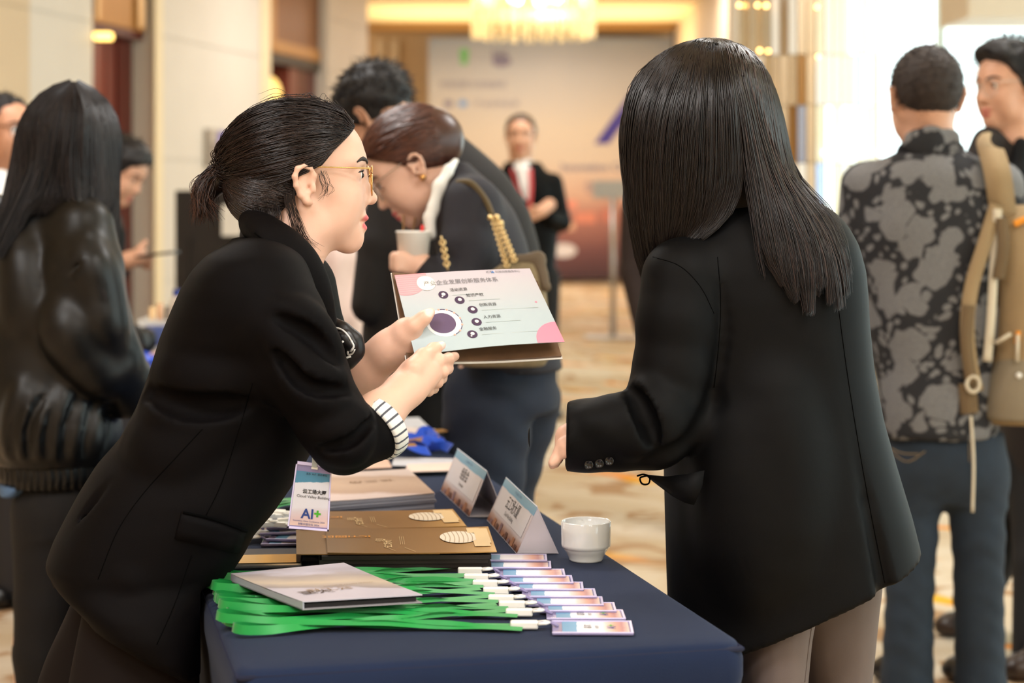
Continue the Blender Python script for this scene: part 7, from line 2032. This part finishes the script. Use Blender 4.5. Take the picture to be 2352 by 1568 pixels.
sweep_hair(HH, Hw.root, (-.085, 0, .030), (-.012, 0, .048), (.110, .086, .092), 700, [M_hh, mat('hair_auburn_light', (96, 58, 44), 0.34, var=.4, scale=70)], .0014)
# paper cup in her hand
pcup = P(950, 574, YH - .19); ce_ = empty('paper_cup', pcup - np.array((0, 0, .045)), 'white paper cup in the hand of the bending woman', 'cup')
MB().lathe(pcup, [(.001, -.043), (.030, -.043), (.038, .038), (.040, .040), (.038, .042), (.036, .038), (.029, -.038), (.001, -.038)], 24, cap=False).build('cup_wall', mat('paper_white', (232, 226, 218), .6), ce_, True)
MB().tube([pcup + (.012, 0, -.03), pcup + (.020, -.004, .055)], .004, 8).build('red_stirrer', mat('stirrer_red', (214, 40, 40), .4), ce_, True)
# her lanyard and chain bag
for k, (xa, xb) in enumerate(((928, 926), (958, 946))):
    MB().tube([P(xa, 478, YH - .01), P(xb, 545, YH - .10)], .007, 6, ry=.002).build('lanyard_strap', mat('tan_strap', (190, 150, 100), .6), Hw.root)
hb_ = empty('handbag', P(1150, 838, YH - .26), 'quilted khaki handbag with gold chains on the bending woman\'s arm', 'bag')
M_bag = mat('khaki_woven', (132, 116, 88), .8, var=.3, scale=60, bump=.5, bscale=220); M_chn = mat('gold_chain', (226, 196, 140), .3, metal=.8)
bg = Sh().ilo(YH - .23, [(600, 1160, 1238, .03), (640, 1100, 1252, .05), (740, 1052, 1262, .065), (815, 1042, 1264, .065), (840, 1060, 1250, .05)], .02, pw=3); Cloth('bag_body', bg, .008, M_bag, hb_)
fl_ = Sh().chain([P(1165, 600, YH - .25), P(1235, 596, YH - .25), P(1255, 660, YH - .27)], [.014, .016, .012], .01, flat=((0, 1, 0), .5)); sh_obj('bag_trim', fl_, .006, mat('bag_trim_brown', (92, 76, 56), .6), hb_)
def chain_links(a, b, n, parent):
    a, b = np.array(a), np.array(b); t = unit(b - a); s1_ = unit(np.cross(t, (0, 1, 0))); s2_ = np.cross(t, s1_); L_ = np.linalg.norm(b - a) / n
    for k in range(n):
        c = a + (b - a) * (k + .5) / n; w_ = s1_ if k % 2 else s2_
        ring = [c + t * math.cos(q) * L_ * .68 + w_ * math.sin(q) * .0058 for q in np.linspace(0, 2 * math.pi, 11)]
        MB().tube(ring, .0021, 5, cap=False).build('chain_link', M_chn, parent, True)
chain_links(P(1132, 503, YH - .225), P(1165, 612, YH - .27), 18, hb_); chain_links(P(1142, 503, YH - .225), P(1182, 600, YH - .275), 18, hb_); chain_links(P(1014, 545, YH - .26), P(1028, 618, YH - .28), 9, hb_)
MB().tube(spline([P(1048, 420, YH - .15), P(1080, 420, YH - .18), P(1112, 455, YH - .19), P(1133, 500, YH - .215)], 16), .008, 6, ry=.003).build('shoulder_strap', mat('strap_olive', (92, 78, 52), .6), hb_, True)
for (x, y) in ((1126, 500), (1141, 499), (1150, 512)): MB().sphere(P(x, y, YH - .225), .007, 8, 6).build('strap_rivet', M_chn, hb_, True)

# ------------------------------------------------------------------ man in the dark suit bent beside her
YI = 5.05
Im = Person((P(1010, 0, YI)[0], YI, 0), 'black-haired man in a dark suit bending behind the woman with the cup', SK2)
HI = Frame(P(880, 268, YI), (-.55, .40, -.72), (-.6, .3, .75), 1.06)
hi = head_shape(HI); hi.rc(HI(-.014, 0, -.03), P(960, 330, YI), .056, .06, .03); hi.rc(P(960, 330, YI), P(1000, 380, YI), .055, .05, .03)
Im.add_skin(hi, .006); Im.heads.append(HI)
ci = Sh().ilo(YI, [(400, 970, 1060, .08), (480, 920, 1130, .12), (640, 890, 1180, .13), (800, 930, 1140, .12)], .03)
for x0 in (1000, 1085): ci.chain([P(x0, 800, YI), P(x0, 1200, YI), P(x0, 1540, YI)], [.06, .045, .035], .03)
Im.add_skin(ci, .015); Im.finish(); eyes(HI, Im.root, Im)
ij = Sh().ilo(YI, [(282, 985, 1030, .05), (310, 965, 1060, .08), (350, 940, 1110, .12), (400, 905, 1165, .15), (480, 868, 1215, .17), (560, 850, 1238, .18), (650, 842, 1255, .18), (760, 832, 1230, .18), (860, 826, 1180, .18)], .03, pw=2.3, smooth=.03)
ij.chain([P(905, 430, YI - .05), P(870, 560, YI - .08), P(850, 700, YI - .10)], [.06, .055, .05], .03)
Cloth('dark_suit_jacket', ij, .010, mat('dark_suit', (24, 21, 21), .8, var=.2, scale=8), Im.root)
legs(Im.root, [[(P(1000, 830, YI), .11), (P(1000, 1150, YI), .085), (P(1000, 1540, YI), .07)], [(P(1090, 830, YI), .11), (P(1085, 1150, YI), .085), (P(1085, 1540, YI), .07)]], mat('black_suit_trousers', (16, 15, 17), .85))
for x0 in (1000, 1085): q = P(x0, 1572, YI); shoe(Im.root, q + (-.14, .04, 0), q + (.05, 0, 0))
sh_obj('short_hair', hair_cap(HI, (-.008, 0, .050), (.108, .088, .096), ((.066, .086), (.020, -.010)), mess=.004, freq=100), .006, M_hd, Im.root)
tufts(HI, Im.root, (-.008, 0, .050), (.108, .088, .096), ((.062, .086), (.018, -.010)), 700, .03, M_hd)

# ------------------------------------------------------------------ man in the suit in front of the backdrop
YJ = 11.1
Jm = Person((P(1215, 0, YJ)[0], YJ, 0), 'smiling man in a black suit and red lanyard in front of the backdrop', SK2)
HJ = Frame(P(1196, 318, YJ), (-.05, -.99, -.02), (0, 0, 1), 1.06)
hj_ = head_shape(HJ); hj_.rc(HJ(-.012, 0, -.03), P(1196, 370, YJ), .056, .06, .03); hj_.rc(P(1196, 370, YJ), P(1198, 410, YJ), .06, .09, .03)
Jm.add_skin(hj_, .007); Jm.heads.append(HJ)
jh = Sh().chain([P(1262, 470, YJ - .16), P(1244, 484, YJ - .22), P(1230, 492, YJ - .24)], [.036, .034, .03], .02)
for k in range(4): jh.chain([P(1228, 484 + 6 * k, YJ - .25), P(1216, 484 + 6 * k, YJ - .255), P(1212, 488 + 6 * k, YJ - .235)], [.013, .012, .010], .006)
jh.chain([P(1232, 480, YJ - .26), P(1222, 474, YJ - .27)], [.014, .011], .01)
Jm.add_skin(jh, .007)
cj = Sh().ilo(YJ, [(400, 1165, 1235, .09), (480, 1160, 1260, .11), (620, 1165, 1260, .11)], .03)
for x0 in (1190, 1245): cj.chain([P(x0, 640, YJ), P(x0, 800, YJ), P(x0, 930, YJ)], [.085, .06, .04], .03)
Jm.add_skin(cj, .016); Jm.finish(); eyes(HJ, Jm.root, Jm)
js = Sh().ilo(YJ, [(362, 1178, 1218, .06), (385, 1165, 1232, .10), (430, 1166, 1236, .125), (560, 1172, 1232, .13)], .02); Cloth('white_shirt', js, .010, mat('white_cotton', (226, 224, 222), .8), Jm.root)
jj = Sh().ilo(YJ, [(372, 1160, 1240, .07), (395, 1148, 1258, .11), (430, 1140, 1276, .135), (520, 1140, 1284, .14), (650, 1150, 1272, .14)], .02, smooth=.03)
jj.rc(P(1205, 380, YJ - .16), P(1218, 470, YJ - .16), .075, .035, .02, 'sub')
jj.chain([P(1270, 420, YJ), P(1290, 510, YJ - .03), P(1262, 500, YJ - .15)], [.06, .055, .045], .03); jj.chain([P(1150, 420, YJ), P(1140, 520, YJ - .02), P(1160, 560, YJ - .12)], [.06, .055, .045], .03)
Cloth('black_suit_jacket', jj, .010, M_blk2, Jm.root)
legs(Jm.root, [[(P(x0, 640, YJ), .10), (P(x0, 800, YJ), .085), (P(x0, 935, YJ), .075)] for x0 in (1195, 1248)], mat('black_suit_trousers', (16, 15, 17), .85))
for x0 in (1195, 1262): q = P(x0, 956, YJ); shoe(Jm.root, q + (.03, -.17, 0), q + (0, .05, 0))
sh_obj('brown_hair', hair_cap(HJ, (-.010, 0, .050), (.100, .085, .090), ((.062, .094), (.020, .010)), mess=.003), .007, mat('hair_brown', (76, 56, 40), .5, var=.4, scale=50), Jm.root)
for sg in (-1, 1): MB().tube(spline([P(1196 + sg * 22, 388, YJ - .11), P(1204 + sg * 16, 430, YJ - .15), P(1212 + sg * 3, 490, YJ - .16)], 10), .011, 6, ry=.003).build('red_lanyard', mat('red_strap', (206, 70, 74), .5), Jm.root, True)

# ------------------------------------------------------------------ guest in brown behind the long-haired woman, and one in blush behind the blazer
YK_ = 7.4
Kp = Person((P(1590, 0, YK_)[0], YK_, 0), 'guest in a dark brown coat half hidden behind the long-haired woman', SK2)
HK = Frame(P(1548, 330, YK_), (.3, .95, 0), (0, 0, 1), 1.0)
hk = head_shape(HK); hk.rc(HK(-.012, 0, -.03), P(1548, 420, YK_), .054, .058, .03); hk.rc(P(1548, 420, YK_), P(1550, 470, YK_), .06, .09, .03)
Kp.add_skin(hk, .007); Kp.heads.append(HK)
ck = Sh().ilo(YK_, [(470, 1505, 1600, .10), (700, 1520, 1600, .11), (860, 1530, 1620, .11)], .03)
for x0 in (1572, 1622): ck.chain([P(x0, 850, YK_), P(x0, 1050, YK_), P(x0, 1205, YK_)], [.06, .045, .035], .03)
ck.chain([P(1465, 500, YK_), P(1462, 640, YK_), P(1490, 770, YK_ - .05)], [.04, .035, .028], .03); ck.chain([P(1632, 500, YK_), P(1640, 640, YK_), P(1625, 790, YK_ - .02)], [.04, .035, .028], .03)
ck.el(P(1492, 792, YK_ - .055), (.024, .03, .045), None, .02); ck.el(P(1624, 812, YK_ - .02), (.024, .03, .045), None, .02)
Kp.add_skin(ck, .014); Kp.finish()
kj = Sh().ilo(YK_, [(420, 1520, 1580, .07), (455, 1478, 1622, .11), (560, 1462, 1642, .14), (660, 1476, 1632, .13), (760, 1486, 1636, .14), (890, 1492, 1660, .15)], .02, smooth=.03)
kj.chain([P(1462, 490, YK_), P(1456, 620, YK_), P(1482, 752, YK_ - .045)], [.062, .056, .046], .03); kj.chain([P(1634, 490, YK_), P(1644, 620, YK_), P(1628, 765, YK_ - .02)], [.062, .056, .046], .03)
Cloth('brown_coat', kj, .012, mat('dark_brown_wool', (40, 28, 24), .85, var=.2, scale=9), Kp.root)
legs(Kp.root, [[(P(x0, 860, YK_), .085), (P(x0, 1050, YK_), .065), (P(x0, 1205, YK_), .055)] for x0 in (1575, 1622)], mat('black_suit_trousers', (16, 15, 17), .85))
for x0 in (1575, 1622): q = P(x0, 1218, YK_); shoe(Kp.root, q + (.03, .14, 0), q + (0, -.05, 0))
sh_obj('long_hair', Sh().el(HK(-.01, 0, .04), (.10, .09, .095), HK.R, .02).chain([HK(-.04, 0, .02), HK(-.06, 0, -.10), HK(-.06, 0, -.20)], [.09, .075, .05], .04), .009, M_hb2, Kp.root)

YL = 6.2
Lp = Person((P(790, 0, YL)[0], YL, 0), 'guest in a pale blush outfit glimpsed behind the leaning woman', SK1)
HL = Frame(P(775, 395, YL), (.9, .3, -.2), (0, 0, 1), .98)
hl_ = head_shape(HL); hl_.rc(HL(-.012, 0, -.03), P(775, 480, YL), .05, .052, .03); hl_.rc(P(775, 480, YL), P(780, 530, YL), .052, .08, .03)
Lp.add_skin(hl_, .007); Lp.heads.append(HL)
cl2 = Sh().ilo(YL, [(540, 740, 820, .09), (700, 740, 820, .10), (880, 780, 840, .09)], .03)
for x0 in (800, 830): cl2.chain([P(x0, 880, YL), P(x0, 1150, YL), P(x0, 1345, YL)], [.07, .05, .04], .03)
Lp.add_skin(cl2, .016); Lp.finish()
M_bl = mat('blush_cloth', (222, 196, 186), .8, var=.08, scale=12, bump=.3, bscale=16)
lo_ = Sh().ilo(YL, [(500, 750, 810, .06), (540, 728, 838, .10), (580, 722, 846, .13), (640, 722, 836, .13), (720, 722, 842, .14), (780, 722, 840, .13), (900, 752, 850, .12), (1100, 760, 870, .12)], .02, smooth=.03)
lo_.disp(lambda X, Y, Z: (.006 * np.sin(X * 70 + 1.2 * np.sin(Z * 9))).astype(np.float32))
lo_.chain([P(735, 560, YL), P(722, 680, YL - .02), P(745, 780, YL - .08)], [.045, .04, .034], .03)
lo_.chain([P(838, 545, YL - .02), P(850, 505, YL - .06), P(846, 470, YL - .10)], [.035, .03, .026], .02)
Cloth('blush_dress', lo_, .011, M_bl, Lp.root)
for x0 in (800, 832): q = P(x0, 1368, YL); shoe(Lp.root, q + (.14, .04, 0), q + (-.05, 0, 0), M_white)
sh_obj('dark_hair', Sh().el(HL(-.012, 0, .045), (.103, .084, .09), HL.R, .02).chain([HL(-.05, 0, .02), HL(-.06, 0, -.09)], [.075, .05], .04).cut(HL(.07, 0, .09), HL.R @ np.array((.82, 0, -.57)), .004), .009, M_hb, Lp.root)
